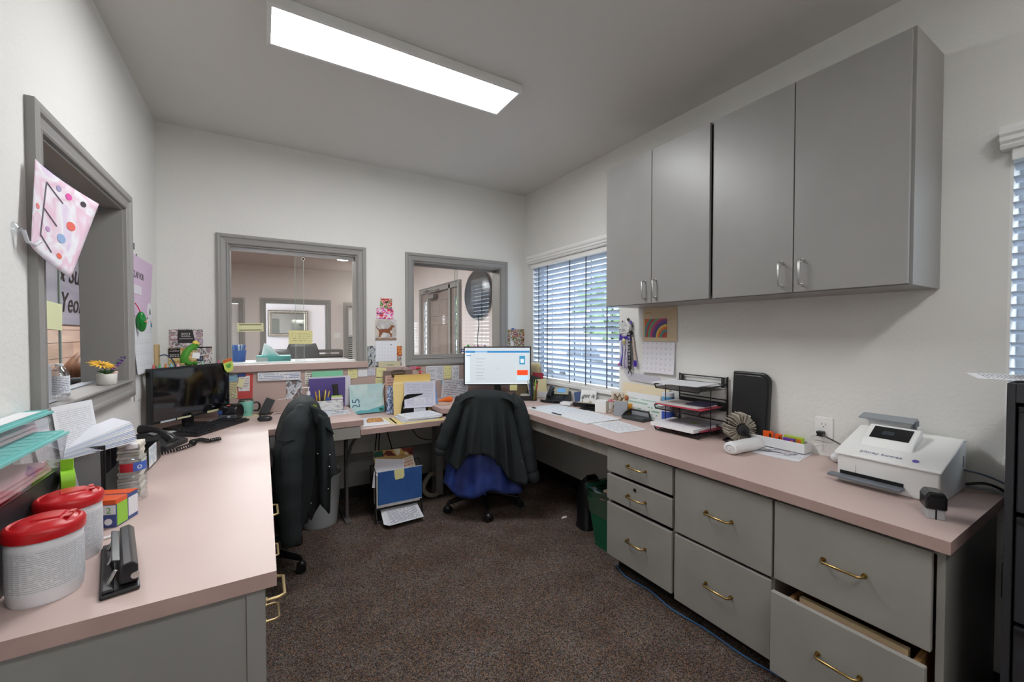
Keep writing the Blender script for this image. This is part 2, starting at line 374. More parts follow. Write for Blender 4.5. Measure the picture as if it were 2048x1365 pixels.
def blind(label,y0,y1,ztop,zbot,zstack=None,cords=(),n0=0,tilt=36):
    t=T('window_blind',label,'window blind',(XR-.02,(y0+y1)/2,zbot)); w=y1-y0; hw=w/2-.006
    hh=ztop-zbot; mb=MB()
    # moulded valance
    prof=[(-.0,0),(-.045,0),(-.052,.010),(-.044,.018),(-.056,.026),(-.056,.040),(-.064,.048),(-.066,.062),(-.058,.078),(0,.078)]
    mb.prism(prof,-w/2-.02,w/2+.02,lambda a,b,h:(a+.018,h,b+hh)); O('valance',mb,WHITE,t)
    O('head_rail',MB().box(-.012,.055,-hw,hw,hh-.04,hh-.001),WHITE,t)
    n=int(hh/.0455); first=None
    for i in range(n):
        z=hh-.055-i*.0455
        if z<.03: break
        if first is None:
            s=MB().cbox((0,0,0),(.050,2*hw,.003),(0,R(tilt),0)); first=O('slat',s,SLAT,t); first.location=(.04,0,z)
        else: o=first.copy(); COL.objects.link(o); o.location=(.04,0,z)
        if zstack and z<zstack: break
    O('bottom_rail',MB().box(.015,.065,-hw,hw,.002,.02),WHITE,t)
    for c in cords:
        y=y0+(y1-y0)*c-(y0+y1)/2
        cc=MB()
        for dx in (.012,.068): cc.box(dx-.001,dx+.001,y-.006,y+.006,.01,hh-.03)
        O('ladder_tape',cc,mat((84,90,104),.8),t)
    return t
blind('white slatted window blind beside the computer monitor, half open over the window',2.236,3.407,2.02,.905,cords=(.11,.32,.5,.78,.9))
blind('white slatted blind above the black filing cabinet at the right edge',-1.1,.35,2.0,.98,cords=(.2,.5,.96),tilt=16)
# laminate backsplash + ledge
BY=YB-.012
S(O('trim_backsplash',MB().box(XL+.001,XR-.001,BY,YB-.0005,.76,1.058),LAMB,bevel=.0015))
S(O('trim_ledge',MB().box(-.265,.745,3.515,YB-.0002,1.066,1.118),LAMB,bevel=.003))
S(O('trim_shelf',MB().box(-.19,.652,YB+.0002,4.12,1.066,1.1185),mat((150,148,152),.5),bevel=.002))
for nm,a in (('baseboard_back',(XL+.001,XR-.001,YB-.012,YB-.0005)),('baseboard_left',(XL+.0005,XL+.012,-2.6,YB-.012)),('baseboard_right',(XR-.012,XR-.0005,-2.6,YB-.012))):
    S(O(nm,MB().box(*a,0,.10),KICK))
# under desk panels
# ceiling light
def panel(label,x0,x1,y0,y1,e):
    t=T('ceiling_light',label,'ceiling light',((x0+x1)/2,(y0+y1)/2,H)); a=(x1-x0)/2; b=(y1-y0)/2; f=MB()
    f.box(-a,a,-b,-b+.018,-.045,-.0005).box(-a,a,b-.018,b,-.045,-.0005).box(-a,-a+.018,-b+.018,b-.018,-.045,-.0005).box(a-.018,a,-b+.018,b-.018,-.045,-.0005)
    O('frame',f,mat((222,222,220),.4),t,bevel=.002)
    O('diffuser',MB().box(-a+.018,a-.018,-b+.018,b-.018,-.041,-.03),mat((252,253,255),.5,em=e),t)
panel('long flat white ceiling light panel glowing over the desks',.03,1.262,1.975,2.262,PANEL_E)
panel('added fill light panel in the ceiling behind the camera',.03,1.262,-.75,-.46,REAR_FILL_E)  # unseen panel added behind the camera to raise the room's brightness
t=T('fill_uplighter','added unseen black uplighter in the rear corner, brightening the ceiling','lamp',(1.95,-2.1,0)); O('base',MB().lathe([(.14,0),(.14,.02),(.02,.03)],(0,0,0),28),BLACK,t,smooth=True); O('pole',MB().cyl((0,0,.03),(0,0,1.75),.012),BLACK,t); O('bowl',MB().lathe([(.02,1.74),(.10,1.78),(.17,1.85),(.168,1.86),(.09,1.795),(.001,1.78)],(0,0,0),28,cap=False),BLACK,t,smooth=True); O('lamp_disc',MB().lathe([(.001,1.825),(.125,1.825)],(0,0,0),28,cap=False),mat((255,250,244),.5,em=FILL_LAMP_E),t)  # uplighter added out of view to throw fill light on the ceiling
# ---------------- casework ----------------
def pull(L,mb=None,r=.0042,out=.03):
    # pull along local y, standing off towards -x
    mb=mb or MB(); h=L/2
    return mb.tube([(0,-h,0),(-out*.7,-h,0),(-out,-h+.008,0),(-out,h-.008,0),(-out*.7,h,0),(0,h,0)],r,8).cyl((0,-h,0),(-.004,-h,0),.008).cyl((0,h,0),(-.004,h,0),.008)
# right base cabinet
t=T('base_cabinet','grey base cabinet with seven drawers under the right hand counter','cabinet',(1.99,1.04,0)); OX,OY=1.99,1.04
def lb(x0,x1,y0,y1,z0,z1,mb=None): return (mb or MB()).box(x0-OX,x1-OX,y0-OY,y1-OY,z0,z1)
ca=MB(); FX=1.688
# carcass: sides, partitions, back, bottom, face frame
for y in (.362,.824,1.27,1.702): lb(FX,2.285,y,y+.018,.085,.7225,ca)
lb(FX,2.285,.38,1.702,.085,.10,ca); lb(2.27,2.285,.38,1.702,.10,.7225,ca)
lb(FX,FX+.018,.38,1.702,.7,.7225,ca); 
O('carcass',ca,DRAWP,t)
O('toe_kick',lb(1.76,2.27,.37,1.71,0,.085),KICK,t)
def drawer(par,x,y0,y1,z0,z1,hy,hz,side=-1,L=.115,lock=False,off=(0,0),hm=BRASS,th=.019):
    ox,oy=off
    d=O('drawer',MB().box(*sorted((x-ox,x-side*th-ox)),y0-oy,y1-oy,z0,z1),DRAWP,par,bevel=.0025)
    p=pull(L,out=.03 if side<0 else .046); 
    if side>0: p.v=[(-a,b,c) for a,b,c in p.v]
    h=O('pull_handle',p,hm,d,smooth=True); h.location=(x-ox,hy-oy,hz)
    return d
D=[(1.281,1.715,.570,.709,1.497,.640),(1.281,1.715,.412,.552,1.497,.480),(1.281,1.715,.093,.392,1.497,.240),
   (.829,1.265,.406,.706,1.043,.560),(.829,1.265,.080,.393,1.043,.242),(.386,.820,.409,.707,.60,.559)]
for i,(y0,y1,z0,z1,hy,hz) in enumerate(D):
    d=drawer(t,1.668,y0,y1,z0,z1,hy,hz,off=(OX,OY))
    if i==1: O('lock',MB().cyl((1.668-OX,1.51-OY,.522),(1.664-OX,1.51-OY,.522),.009).cyl((1.664-OX,1.51-OY,.522),(1.662-OX,1.51-OY,.522),.005),mat((40,34,30),.4,.6),d)
d=drawer(t,1.60,.380,.797,.095,.396,.585,.262,off=(OX,OY))
bx=MB(); lb(1.62,2.2,.41,.425,.12,.36,bx); lb(1.62,2.2,.755,.77,.12,.36,bx); lb(1.62,2.2,.425,.755,.12,.13,bx); O('drawer_box',bx,mat((150,110,66),.6),d)
# red and cream folders inside the open drawer
for i,(c,l) in enumerate((((120,20,26),'dark red hanging folder standing in the open bottom drawer'),((214,190,150),'cream folder in the open bottom drawer'))):
    tag(O('file_folder',MB().box(1.64+i*.05,1.66+i*.05,.44,.74,.131,.372),mat(c,.6)),l,'folder')
# counters -----------------------------------------------------
def counter(name,label,poly,z0,z1):
    mb=MB(); mb.prism(poly,z0,z1); n=len(poly); mb.m=[0,0]+[1]*n
    o=O(name,mb,[LAM,LAME],None); tag(o,label,'countertop'); return o
o=counter('countertop','long pink laminate countertop along the right hand wall below the wall cabinets',[(1.65,.345),(2.2985,.345),(2.2985,3.536),(1.18,3.536),(1.18,3.02),(1.65,2.69)],.7225,.76)
o=counter('countertop','pink laminate countertop along the left wall, turning along the back wall',[(-.5915,1.168),(.024,1.168),(.024,2.90),(.58,2.90),(.58,3.536),(-.5915,3.536)],.7225,.76)
o=counter('low_desk','low pink laminate desk top between the two higher counters at the back',[(.562,2.90),(1.36,2.90),(1.24,2.978),(1.24,3.536),(.562,3.536)],.658,.695)
# supports of the raised back counter and the corner
t=T('pencil_drawer_unit','grey shallow drawer unit under the raised back counter beside the bin','drawer unit',(.30,3.2,.64))
O('box',MB().box(-.27,.258,-.285,.33,.02,.0823),DRAWP,t); O('drawer_front',MB().box(-.27,.26,-.297,-.286,.0,.078),DRAWP,t,bevel=.002)
t=T('desk_bracket','grey steel desk leg with curved brace under the shallow drawer','desk leg',(.515,3.17,0))
O('post',MB().box(-.02,.0,-.06,0,.02,.63).box(-.03,.01,-.12,.2,0,.02),mat((86,84,82),.5),t,bevel=.003)
q=[(.0,-.06+.0,.40),(.01,-.07,.47),(.02,-.11,.55),(.03,-.18,.61),(.035,-.22,.63)]
O('brace',MB().tube([(x-.01,y,z) for x,y,z in q],.011,8),mat((86,84,82),.5),t,smooth=True)
# apron + panel under right counter knee space
t=T('desk_apron','pale grey worn apron board under the edge of the right counter','apron',(1.70,2.2,.64))
O('board',MB().box(-.012,.012,-.478,.478,0,.0823),bumpy('worn_paint',(176,174,168),.5,9,.1,.001,rgb2=(160,150,134),vscale=14),t,bevel=.002)
t=T('support_leg','grey square post under the corner counter behind the rolling chair','desk leg',(1.25,3.28,0))
O('post',MB().box(-.03,.03,-.05,.05,0,.657),DARKW,t)
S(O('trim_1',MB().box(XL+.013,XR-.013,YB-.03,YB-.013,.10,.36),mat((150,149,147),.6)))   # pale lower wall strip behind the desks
# left base cabinet
t=T('base_cabinet','grey base cabinet with a plain end panel below the left counter edge','cabinet',(-.3,1.7,0)); OX,OY=-.3,1.7
ca=MB(); 
for y in (1.190,1.66,2.16): lb(-.585,-.018,y,y+.018,.085,.7225,ca)
lb(-.585,-.018,1.208,2.16,.085,.10,ca); lb(-.585,-.57,1.208,2.16,.10,.7225,ca); lb(-.585,-.0185,1.188,1.19,.0,.72,ca)
O('carcass',ca,DRAWP,t); O('toe_kick',lb(-.58,-.08,1.2,2.17,0,.085),KICK,t)
O('end_stile',lb(-.040,-.002,1.180,1.2,.0,.7223),CABP,t); O('end_panel',lb(-.59,-.041,1.185,1.1879,.0,.7223),CABP,t)
for y0,y1,z0,z1,hy,hz in ((1.205,1.655,.42,.709,1.36,.617),(1.205,1.655,.09,.405,1.36,.24),(1.68,2.155,.57,.709,1.96,.617),(1.68,2.155,.41,.555,1.97,.445),(1.68,2.155,.09,.395,1.95,.20)):
    drawer(t,.0,y0,y1,z0,z1,hy,hz,side=1,off=(OX,OY),hm=mat((214,188,140),.35,.7),L=.115)
# wall cabinet
t=T('wall_cabinet','grey four-door wall cabinet hanging over the right counter','cabinet',(2.15,1.29,1.524)); OX,OY=2.15,1.29
def lz(x0,x1,y0,y1,z0,z1,mb=None): return (mb or MB()).box(x0-OX,x1-OX,y0-OY,y1-OY,z0-1.524,z1-1.524)
ca=MB(); lz(1.998,2.2985,.527,.545,1.524,2.441,ca); lz(1.998,2.2985,2.04,2.058,1.524,2.441,ca); lz(1.998,2.2985,.545,2.04,1.524,1.542,ca); lz(1.998,2.2985,.545,2.04,2.423,2.441,ca); lz(2.28,2.2985,.545,2.04,1.542,2.423,ca); lz(1.998,2.28,1.286,1.30,1.542,2.423,ca)
O('carcass',ca,CABP,t)
for y0,y1,hy in ((1.678,2.05,1.722),(1.306,1.674,1.643),(.912,1.285,.957),(.536,.908,.875)):
    d=O('door',lz(1.979,1.997,y0,y1,1.527,2.432),CABP,t,bevel=.0012)
    p=pull(.105,r=.0045,out=.03); p.v=[(a,0,b) for a,b,c in p.v] if False else [(a,c,b) for a,b,c in p.v]
    h=O('pull_handle',p,mat((196,196,196),.3,.9),d,smooth=True); h.location=(1.979-OX,hy-OY,1.609-1.524)
# filing cabinet
t=T('filing_cabinet','tall black metal filing cabinet at the right edge','filing cabinet',(1.96,-.15,0)); FB=mat((52,52,56),.32,.2)
fc=MB(); fc.box(-.31,.31,-.40,-.385,0.02,1.22).box(-.31,.31,.385,.40,.02,1.22).box(-.31,.31,-.385,.385,1.17,1.22).box(-.31,.31,-.385,.385,.02,.05).box(.30,.31,-.385,.385,.05,1.17)
O('body',fc,FB,t,bevel=.002)
for i in range(4):
    z1=1.165-i*.285; d=O('drawer',MB().box(-.306,.28,-.381,.381,z1-.277,z1-.004),FB,t,bevel=.003); O('drawer_lip',MB().box(-.313,-.306,-.379,.379,z1-.018,z1-.004),mat((38,38,42),.3,.4),d,bevel=.002)
    O('pull_handle',MB().box(-.322,-.306,-.1,.1,z1-.09,z1-.07),GREYM,d,bevel=.002)
# cabinet things on top: black wire tray and papers
o=page('paper_sheet','white sheet sticking out on top of the black filing cabinet','paper',.21,.28,printed(seed=3),(1.80,.20,1.2265),FLAT(.3),rise=.0)
t=T('wire_tray','black metal tray on top of the filing cabinet','tray',(1.84,.02,1.232)); m=MB()
m.box(-.13,.13,-.16,.16,0,.003); m.cbox((0,.175,.04),(.26,.003,.085),(R(-20),0,0)); m.cbox((.135,0,.04),(.003,.32,.085),(0,R(20),0))
O('pan',m,FB,t); O('rim',MB().tube([(-.13,.16,.0),(-.13,.19,.08),(.13,.19,.08),(.13,.16,0)],.004,6),BLKPL,t)
t2=T('paper_stack','small stack of papers leaning in the black tray on the filing cabinet','papers',(1.85,.01,1.2355))
for i in range(4): O('sheet',MB().box(-.1,.1,-.14+.002*i,.13+.002*i,.001+.009*i,.008+.009*i),PAPER if i%2 else mat((205,200,192),.8),t2)
# ---------------- lobby ----------------
LT=TRIMP
for nm,(a0,a1,z0,z1) in (('door_1',(.048,1.22,0,1.987)),('door_2',(-1.3,-.39,.35,1.97)),('door_3',(1.66,2.35,.25,1.95))):
    w=SE(nm); casing(lambda a,z,h:(a,10.0-h,z),a0,a1,z0,z1,w=.09,bottom=False,parent=w); jamb(a0,a1,z0,z1,10.0,10.12,'y',LT,.02,w)
for lab,x0,x1,zb in (('white blind in the left lobby window',-1.28,-.41,.36),('white blind in the right lobby window, lower slats open',1.68,2.33,.26)):
    t=T('lobby_blind',lab,'window blind',((x0+x1)/2,10.06,zb)); hw=(x1-x0)/2; n=0; f=None;f2=None
    O('head_rail',MB().box(-hw,hw,-.03,.03,1.93-zb-.05,1.93-zb),WHITE,t)
    if x0>0: O('dark_glass',MB().box(-hw,hw,.04,.045,0,1.3-zb),mat((36,38,48),.3),t)
    else: O('backing_glass',MB().box(-hw,hw,.04,.045,0,1.9-zb),mat((210,210,210),.3),t)
    z=1.86
    while z>zb+.03:
        op=(x0>0 and z<1.30)
        if op:
            if f2 is None: f2=O('slat',MB().cbox((0,0,0),(2*hw,.05,.003),(R(18),0,0)),WHITE,t); f2.location=(0,0,z-zb)
            else: o=f2.copy(); COL.objects.link(o); o.location=(0,0,z-zb)
        else:
            if f is None: f=O('slat',MB().cbox((0,0,0),(2*hw,.05,.003),(R(70),0,0)),WHITE,t); f.location=(0,0,z-zb)
            else: o=f.copy(); COL.objects.link(o); o.location=(0,0,z-zb)
        z-=.045
# framed mirror in the far room
t=T('wall_mirror','ornate silver framed mirror on the far room wall seen through the pass-through','mirror',(.595,12.58,1.60))
hw,hh=.474,.348; fr=MB()
def sweep4(prof,hw,hh,y0):
    vs=[];fs=[]
    for d,h in prof:
        for a,z in ((-hw-d,-hh-d),(-hw-d,hh+d),(hw+d,hh+d),(hw+d,-hh-d)): vs.append((a,y0-h,z))
    for i in range(len(prof)-1):
        for c in range(4): e=(c+1)%4; fs.append((i*4+c,i*4+e,(i+1)*4+e,(i+1)*4+c))
    return MB().add(vs,fs)
O('frame',sweep4([(-.09,0),(-.09,.02),(-.075,.03),(-.06,.02),(-.02,.03),(0,.035),(0,0)],hw,hh,0),mat((150,140,124),.3,.7),t)
bd=MB()
for i in range(24):
    for z in (-hh+.04,hh-.04): bd.ball((-hw+.04+i*(2*hw-.08)/23,-.028,z),.018,8,6)
for i in range(1,17):
    for x in (-hw+.04,hw-.04): bd.ball((x,-.028,-hh+.04+i*(2*hh-.08)/17),.018,8,6)
O('beading',bd,mat((206,196,182),.3,.6),t,smooth=True)
O('mirror_glass',MB().box(-hw+.085,hw-.085,-.012,-.004,-hh+.085,hh-.085),mat((200,204,206),.03,1),t)
# light switch
t=T('switch_plate','white light switch plate beside the lobby doorway','switch',(1.44,9.994,1.29)); O('plate',MB().box(-.06,.06,-.006,.005,-.06,.06),WHITE,t); O('toggle',MB().box(-.01,.01,-.014,-.006,-.02,.02),WHITE,t)
# office chairs by the far room + low console
def farchair(label,x,y,h,wd):
    t=T('office_chair',label,'chair',(x,y,0)); bk=MB()
    def f(u,v):
        a=(u-.5)*wd; z=h-.62+v*.62; s=1-.25*max(0,v-.75)*4*abs(u-.5)*2
        return (a*s,-.04-.10*(1-(2*u-1)**2)*.5-.05*v,z)
    bk.grid(f,10,10); O('backrest',bk,mat((62,62,64),.5),t,solid=.06,smooth=True)
    O('seat',MB().box(-.25,.25,-.52,-.05,.42,.50),mat((52,52,54),.5),t,bevel=.03)
    O('post',MB().cyl((0,-.28,.1),(0,-.28,.42),.03),BLACK,t)
    b=MB()
    for k in range(5): a=2*math.pi*k/5; b.tube([(0,-.28,.1),(.3*math.cos(a),-.28+.3*math.sin(a),.05)],.02,6)
    O('base',b,BLACK,t)
    a=MB()
    for s in (-1,1): a.tube([(s*.25,-.1,.45),(s*.31,-.1,.5),(s*.31,-.12,.66),(s*.31,-.42,.68)],.018,6)
    O('armrest',a,BLACK,t)
farchair('dark high-backed office chair in the far room seen right of the tissue box',.60,8.2,1.16,.52)
farchair('low dark office chair seen behind the tissue box in the far room',.16,7.5,1.09,.46)
t=T('console_table','grey slatted low cabinet in the far room behind the office chairs','cabinet',(1.0,9.3,0)); 
O('top',MB().box(-.25,.42,-.2,.2,.95,1.0),mat((92,86,82),.5),t)
sl=MB()
for k in range(5): O('rail',MB().box(-.24,.40,-.19,-.17,.55+k*.08,.60+k*.08),mat((80,74,70),.5),t)
O('side',MB().box(-.25,-.23,-.19,.19,0,.949).box(.40,.42,-.19,.19,0,.949).box(-.229,.399,-.16,.19,0,.9),mat((70,64,60),.5),t)
# entry door unit on lobby right wall (plane x=2.5)
w=SE('door_4'); casing(lambda a,z,h:(2.5-h,a,z),5.62,7.35,0,2.08,w=.05,bottom=False,parent=w,k=1)
f=MB(); jx0,jx1=2.47,2.56
for y in (5.60,5.90,6.0,6.90,7.0,7.32): pass
DM=bumpy('entry_door_paint',(140,128,122),.45,40,.04,.001)
f.box(jx0,jx1,5.60,5.66,0,2.10).box(jx0,jx1,5.93,6.0,0,2.10).box(jx0,jx1,6.90,6.98,0,2.10).box(jx0,jx1,7.31,7.37,0,2.10).box(jx0,jx1,5.66,7.31,2.04,2.10)
O('frame',f,TRIMP,w)
for y0,y1 in ((5.66,5.93),(6.98,7.31)):
    s=MB(); g0,g1=y0+.08,y1-.08
    s.box(2.50,2.54,y0,g0,0,2.04).box(2.50,2.54,g1,y1,0,2.04).box(2.50,2.54,g0,g1,0,.3).box(2.50,2.54,g0,g1,1.90,2.04); sd=O('sidelight_panel',s,DM,w)
    O('sidelight_glass',MB().box(2.518,2.524,g0,g1,.3,1.90),GLASS,sd)
    l=MB(); 
    for k in range(8):
        za=.3+k*.2; l.tube([(2.515,g0,za+.1),(2.515,(g0+g1)/2,za+.18),(2.515,g1,za+.1),(2.515,(g0+g1)/2,za+.02),(2.515,g0,za+.1)],.004,5)
    O('leading',l,mat((70,74,84),.4),sd)
dr=MB().box(2.515,2.555,6.003,6.897,.01,2.035); d=O('door_leaf',dr,DM,w)
for y0,y1,z0,z1 in ((6.12,6.41,1.62,1.90),(6.49,6.78,1.62,1.90),(6.12,6.41,.95,1.50),(6.49,6.78,.95,1.50),(6.12,6.41,.2,.82),(6.49,6.78,.2,.82)):
    q=sweep4([(0,0),(-.012,.012),(-.03,.004),(-.04,.010),(-.10,.012)],(y1-y0)/2,(z1-z0)/2,0); q.v=[(b,-a,c) for a,b,c in q.v]
    q.box(-.012,-.002,-(y1-y0)/2+.1,(y1-y0)/2-.1,-(z1-z0)/2+.1,(z1-z0)/2-.1)
    p=O('raised_panel',q,DM,d); p.location=(2.514,(y0+y1)/2,(z0+z1)/2)
cl=MB().box(2.43,2.50,6.55,6.85,1.93,1.99); cl.tube([(2.46,6.6,1.995),(2.33,6.75,2.03),(2.47,6.35,2.06)],.01,6); O('door_closer',cl,mat((150,146,144),.35,.6),w)
s=MB().box(2.507,2.5135,6.21,6.30,1.52,1.60); 
t=T('door_notice','small white notice taped on the grey entry door','sign',(2.509,6.28,1.56)); O('sheet',MB().box(-.002,.003,-.055,.055,-.085,.085),PAPER,t)
pm=MB(); 
for dy,dz in ((-.024,.035),(.024,.035),(-.024,-.03),(.024,-.03)): pm.box(-.004,-.0022,dy-.012,dy+.012,dz-.018,dz+.018)
O('printed_boxes',pm,mat((150,120,110),.6),t)
# oval dark board on the lobby right wall
t=T('wall_mirror','large round dark tinted mirror on the lobby wall, cord hanging below','mirror',(2.478,4.98,1.865))
Mr=Euler((0,R(-90),0)).to_matrix()
O('dark_disc',MB().lathe([(.0001,0),(.318,0),(.332,.006),(.332,.018),(.325,.024),(.0001,.024)],(0,0,0),40,M=Mr,sy=1.18,cap=False),mat((58,62,68),.28,0,.6),t,smooth=True)
O('backing',MB().lathe([(.30,0),(.30,.022)],(.022,0,0),30,M=Mr),BLACK,t)
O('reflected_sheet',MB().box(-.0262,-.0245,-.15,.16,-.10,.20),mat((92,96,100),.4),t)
O('small_box',MB().box(-.045,-.025,-.16,.04,-.27,-.12),mat((44,50,66),.3),t)
O('cord',MB().tube([(-.03,-.06,-.27),(-.02,-.065,-.4),(-.025,-.03,-.6),(-.02,-.03,-1.0)],.006,6),BLACK,t)
# recessed lobby lamp; unseen panels added to brighten lobby, hallway and far room
def dlight(label,x,y,r,e):
    t=T('recessed_light',label,'ceiling light',(x,y,H)); O('trim_ring',MB().lathe([(r,0),(r+.02,0),(r+.02,-.008),(r,-.008)],(0,0,-.0002),24,cap=False),WHITE,t); O('lamp',MB().lathe([(.001,-.003),(r,-.003),(r,-.0005),(.001,-.0005)],(0,0,0),24,cap=False),mat((255,248,240),.5,em=e),t)
dlight('round recessed lamp glowing in the lobby ceiling',1.32,8.39,.10,60)
for lab,x,y,a,b in (('added fill light panel in the lobby ceiling nearest the pass-through',-.1,5.6,.3,.3),('second added fill light panel in the lobby ceiling, further from the pass-through',.2,6.4,.6,.25),('added fill light panel in the hallway ceiling beside the plank wall',-1.35,4.0,.25,.35),('added fill light panel in the far room ceiling',1.7,11.2,.22,.15)):
    panel(lab,x-a,x+a,y-b,y+b,LOBBY_FILL_E)
# plank wall on the left hallway
pw=SE('wall_planks'); 
O('backing',MB().box(-2.0,-1.905,-1.5,9.98,0,H),mat((96,80,70),.8),pw)
PL=[bumpy('pine_plank',c,.6,18,.25,.002,stretch=(1,.12,1),rgb2=c2,vscale=9) for c,c2 in (((198,168,148),(178,148,128)),((190,166,150),(166,142,128)),((204,176,156),(186,156,134)),((176,150,134),(160,134,120)))]
z=.0; k=0; tpl={}
while z<2.5:
    h=(.14,.19,.12,.17)[k%4]; h=min(h,2.56-z); y=4.6+(-.45*(k%3))
    while y<9.9:
        L=(1.1,1.5,.8,1.3)[(k*3+int(y*2))%4]; y2=min(y+L,9.9)
        O('plank',MB().box(-1.904,-1.892+.004*((k+int(y*3))%3),y+.002,y2-.002,z+.002,z+h-.003),PL[(k+int(y*5))%4],pw,bevel=.002); y=y2
    z+=h; k+=1
O('beam',MB().box(-1.9,-1.84,-1.4,9.9,2.565,2.70),mat((112,96,88),.6),pw)
t=T('wooden_sign','grey wooden sign with dark script letters on the plank wall','sign',(-1.872,6.62,1.845))
O('board',MB().box(-.012,.012,-.80,.80,-.405,.405),bumpy('grey_wood',(134,132,142),.7,20,.2,.001,stretch=(1,.1,1),rgb2=(118,116,128),vscale=8),t,bevel=.003)
INK=mat((34,26,26),.5)
textobj('lettering','& Sun',.34,INK,t,(.014,.02,.17),(R(90),0,R(90)),.004,shear=.3)
textobj('lettering','Yeomen',.32,INK,t,(.014,.22,-.17),(R(90),0,R(90)),.004,shear=.3)
# ================= things on the left counter =================
ZT=.7604
def tub(label,x,y,r=.061,rz=0):
    t=T('wipes_tub',label,'tub',(x,y,ZT),rz)
    O('tub_body',MB().lathe([(r*.93,0),(r*.97,.006),(r,.03),(r,.132),(r*.97,.137),(r*.97,.150)],(0,0,0),36),mat((226,224,228),.45),t,smooth=True)
    lab=MB(); n=20; f0=R(-175); f1=R(40)
    lab.grid(lambda u,v:((r+.0006)*math.cos(f0+(f1-f0)*u),(r+.0006)*math.sin(f0+(f1-f0)*u),.028+.095*v),n,1)
    O('printed_label',lab,printed((222,222,225),(120,122,132),22,22,5,.03,.03,.45,duty=.4,thr=.40),t)
    l=O('lid',MB().lathe([(r+.0035,.140),(r+.0045,.146),(r+.0045,.158),(r+.0015,.165),(r*.93,.168),(r*.86,.165),(r*.80,.167),(r*.66,.174),(r*.6,.1745),(.001,.1745)],(0,0,0),36,cap=False),RED,t,smooth=True)
    O('lid_flap',MB().box(-.018,.03,-.020,.020,.1735,.178),mat((206,26,34),.3),l,bevel=.003); O('rim_rib',MB().box(.036,.046,-.022,-.004,.1735,.1765).box(.036,.046,.004,.022,.1735,.1765),RED,l)
    return t
tub('round white wipes tub with red lid nearest the counter end',-.424,1.334); tub('round white wipes tub with red lid behind the nearest one',-.437,1.518,rz=.3)
# glove / cookie box, orange and green
t=T('snack_box','small orange, green and blue cardboard box beside the water bottle','box',(-.425,1.745,ZT),R(-20))
b=MB(); b.box(-.06,.06,-.0475,.0475,0,.083); O('carton',b,mat((70,84,140),.6),t,bevel=.0015)
O('orange_top',MB().box(-.0605,.0605,.008,.048,.0832,.0845).box(-.0605,.0605,-.0485,.0,.070,.0842),mat((226,92,44),.6),t)
[O('green_band',q,mat((150,206,70),.6),t) for q in (MB().box(-.0605,-.005,-.03,.008,.0843,.0852),MB().box(.0602,.0610,-.044,.0,.004,.07))]
[O('white_panel',q,mat((228,228,232),.6),t) for q in (MB().box(.0602,.0611,.004,.045,.012,.07),MB().box(-.0,.0595,-.0487,-.0476,.04,.068))]
O('round_mark',MB().cyl((.04,-.0477,.018),(.04,-.0490,.018),.010,n=16),mat((236,236,240),.6),t)
textobj('lettering','A 2',.026,mat((100,170,80),.5),t,(.03,-.0492,.052))
# hole punch
t=T('hole_punch','black three-hole punch lying near the front edge of the left counter','hole punch',(-.312,1.378,ZT),R(13))
O('base',MB().box(-.034,.034,-.145,.145,0,.010),mat((24,24,27),.4),t,bevel=.004); O('rail',MB().box(-.030,-.010,-.14,.14,.010,.018),mat((34,34,38),.35),t,bevel=.003)
O('lever',MB().prism([(-.002,.014),(.032,.012),(.032,.050),(.022,.062),(.004,.058)],-.125,.135,lambda a,b,h:(a,h,b)),mat((30,31,35),.3),t,bevel=.003)
a=MB()
for y in (-.11,0,.10): a.cyl((-.018,y,.018),(-.006,y,.045),.0045)
O('punch_pin',a,CHROME,t,smooth=True); O('hinge_bolt',MB().cyl((.026,-.125,.030),(.026,-.131,.030),.008),CHROME,t); O('handle_bar',MB().cbox((-.006,.01,.058),(.016,.20,.006),(0,R(18),0)),mat((44,45,50),.3),t,bevel=.002)
t=T('pen','white pen lying between the tubs and the hole punch','pen',(-.385,1.60,ZT+.004),R(-70)); O('barrel',MB().cyl((0,-.05,0),(0,.045,0),.004),WHITE,t,smooth=True); O('tip',MB().cyl((0,.045,0),(0,.055,0),.003,.001),CHROME,t); O('clip',MB().box(-.001,.001,-.05,-.02,.004,.0055),CHROME,t)
# water bottle
def bottle(label,x,y,z,r,h,lab=True,cap=(236,236,238)):
    t=T('water_bottle',label,'bottle',(x,y,z)); p=[(r*.6,0),(r*.95,.004),(r,.012)]
    k=5 if lab else 3
    for i in range(k): zz=.02+i*.016; p+=[(r,zz),(r*.93,zz+.006),(r,zz+.011)]
    p+=[(r*.98,h*.52),(r*.98,h*.70),(r*.9,h*.76),(r*.55,h*.88),(r*.33,h*.93),(r*.33,h*.95)]
    O('bottle_body',MB().lathe(p,(0,0,0),24,cap=False),CLEARP if lab else HAZE,t,smooth=True)
    O('cap',MB().lathe([(r*.38,h*.925),(r*.40,h*.93),(r*.40,h*.995),(r*.36,h),(.001,h)],(0,0,0),20,cap=False),mat(cap,.4),t,smooth=True)
    if lab:
        for a0,a1,c,nm in ((-130,-75,(196,44,58),'red_label'),(-75,-10,(70,104,190),'blue_label')):
            O(nm,MB().grid(lambda u,v:((r*.985+.0006)*math.cos(R(a0+(a1-a0)*u)),(r*.985+.0006)*math.sin(R(a0+(a1-a0)*u)),h*(.55+.15*v)),8,1),mat(c,.4),t)
        textobj('label_print','o',.03,WHITE,t,(r*.99*math.cos(R(-50)),r*.99*math.sin(R(-50)),h*.63),(R(90),0,R(40)))
    else: O('paper_label',MB().grid(lambda u,v:((r+.001)*math.cos(R(-140+140*u)),(r+.001)*math.sin(R(-140+140*u)),h*(.15+.5*v)),8,1),printed((226,228,234),(120,122,140),10,14,8),t)
    return t
bottle('clear plastic water bottle with red and blue label on the left counter',-.398,1.93,ZT,.041,.198)
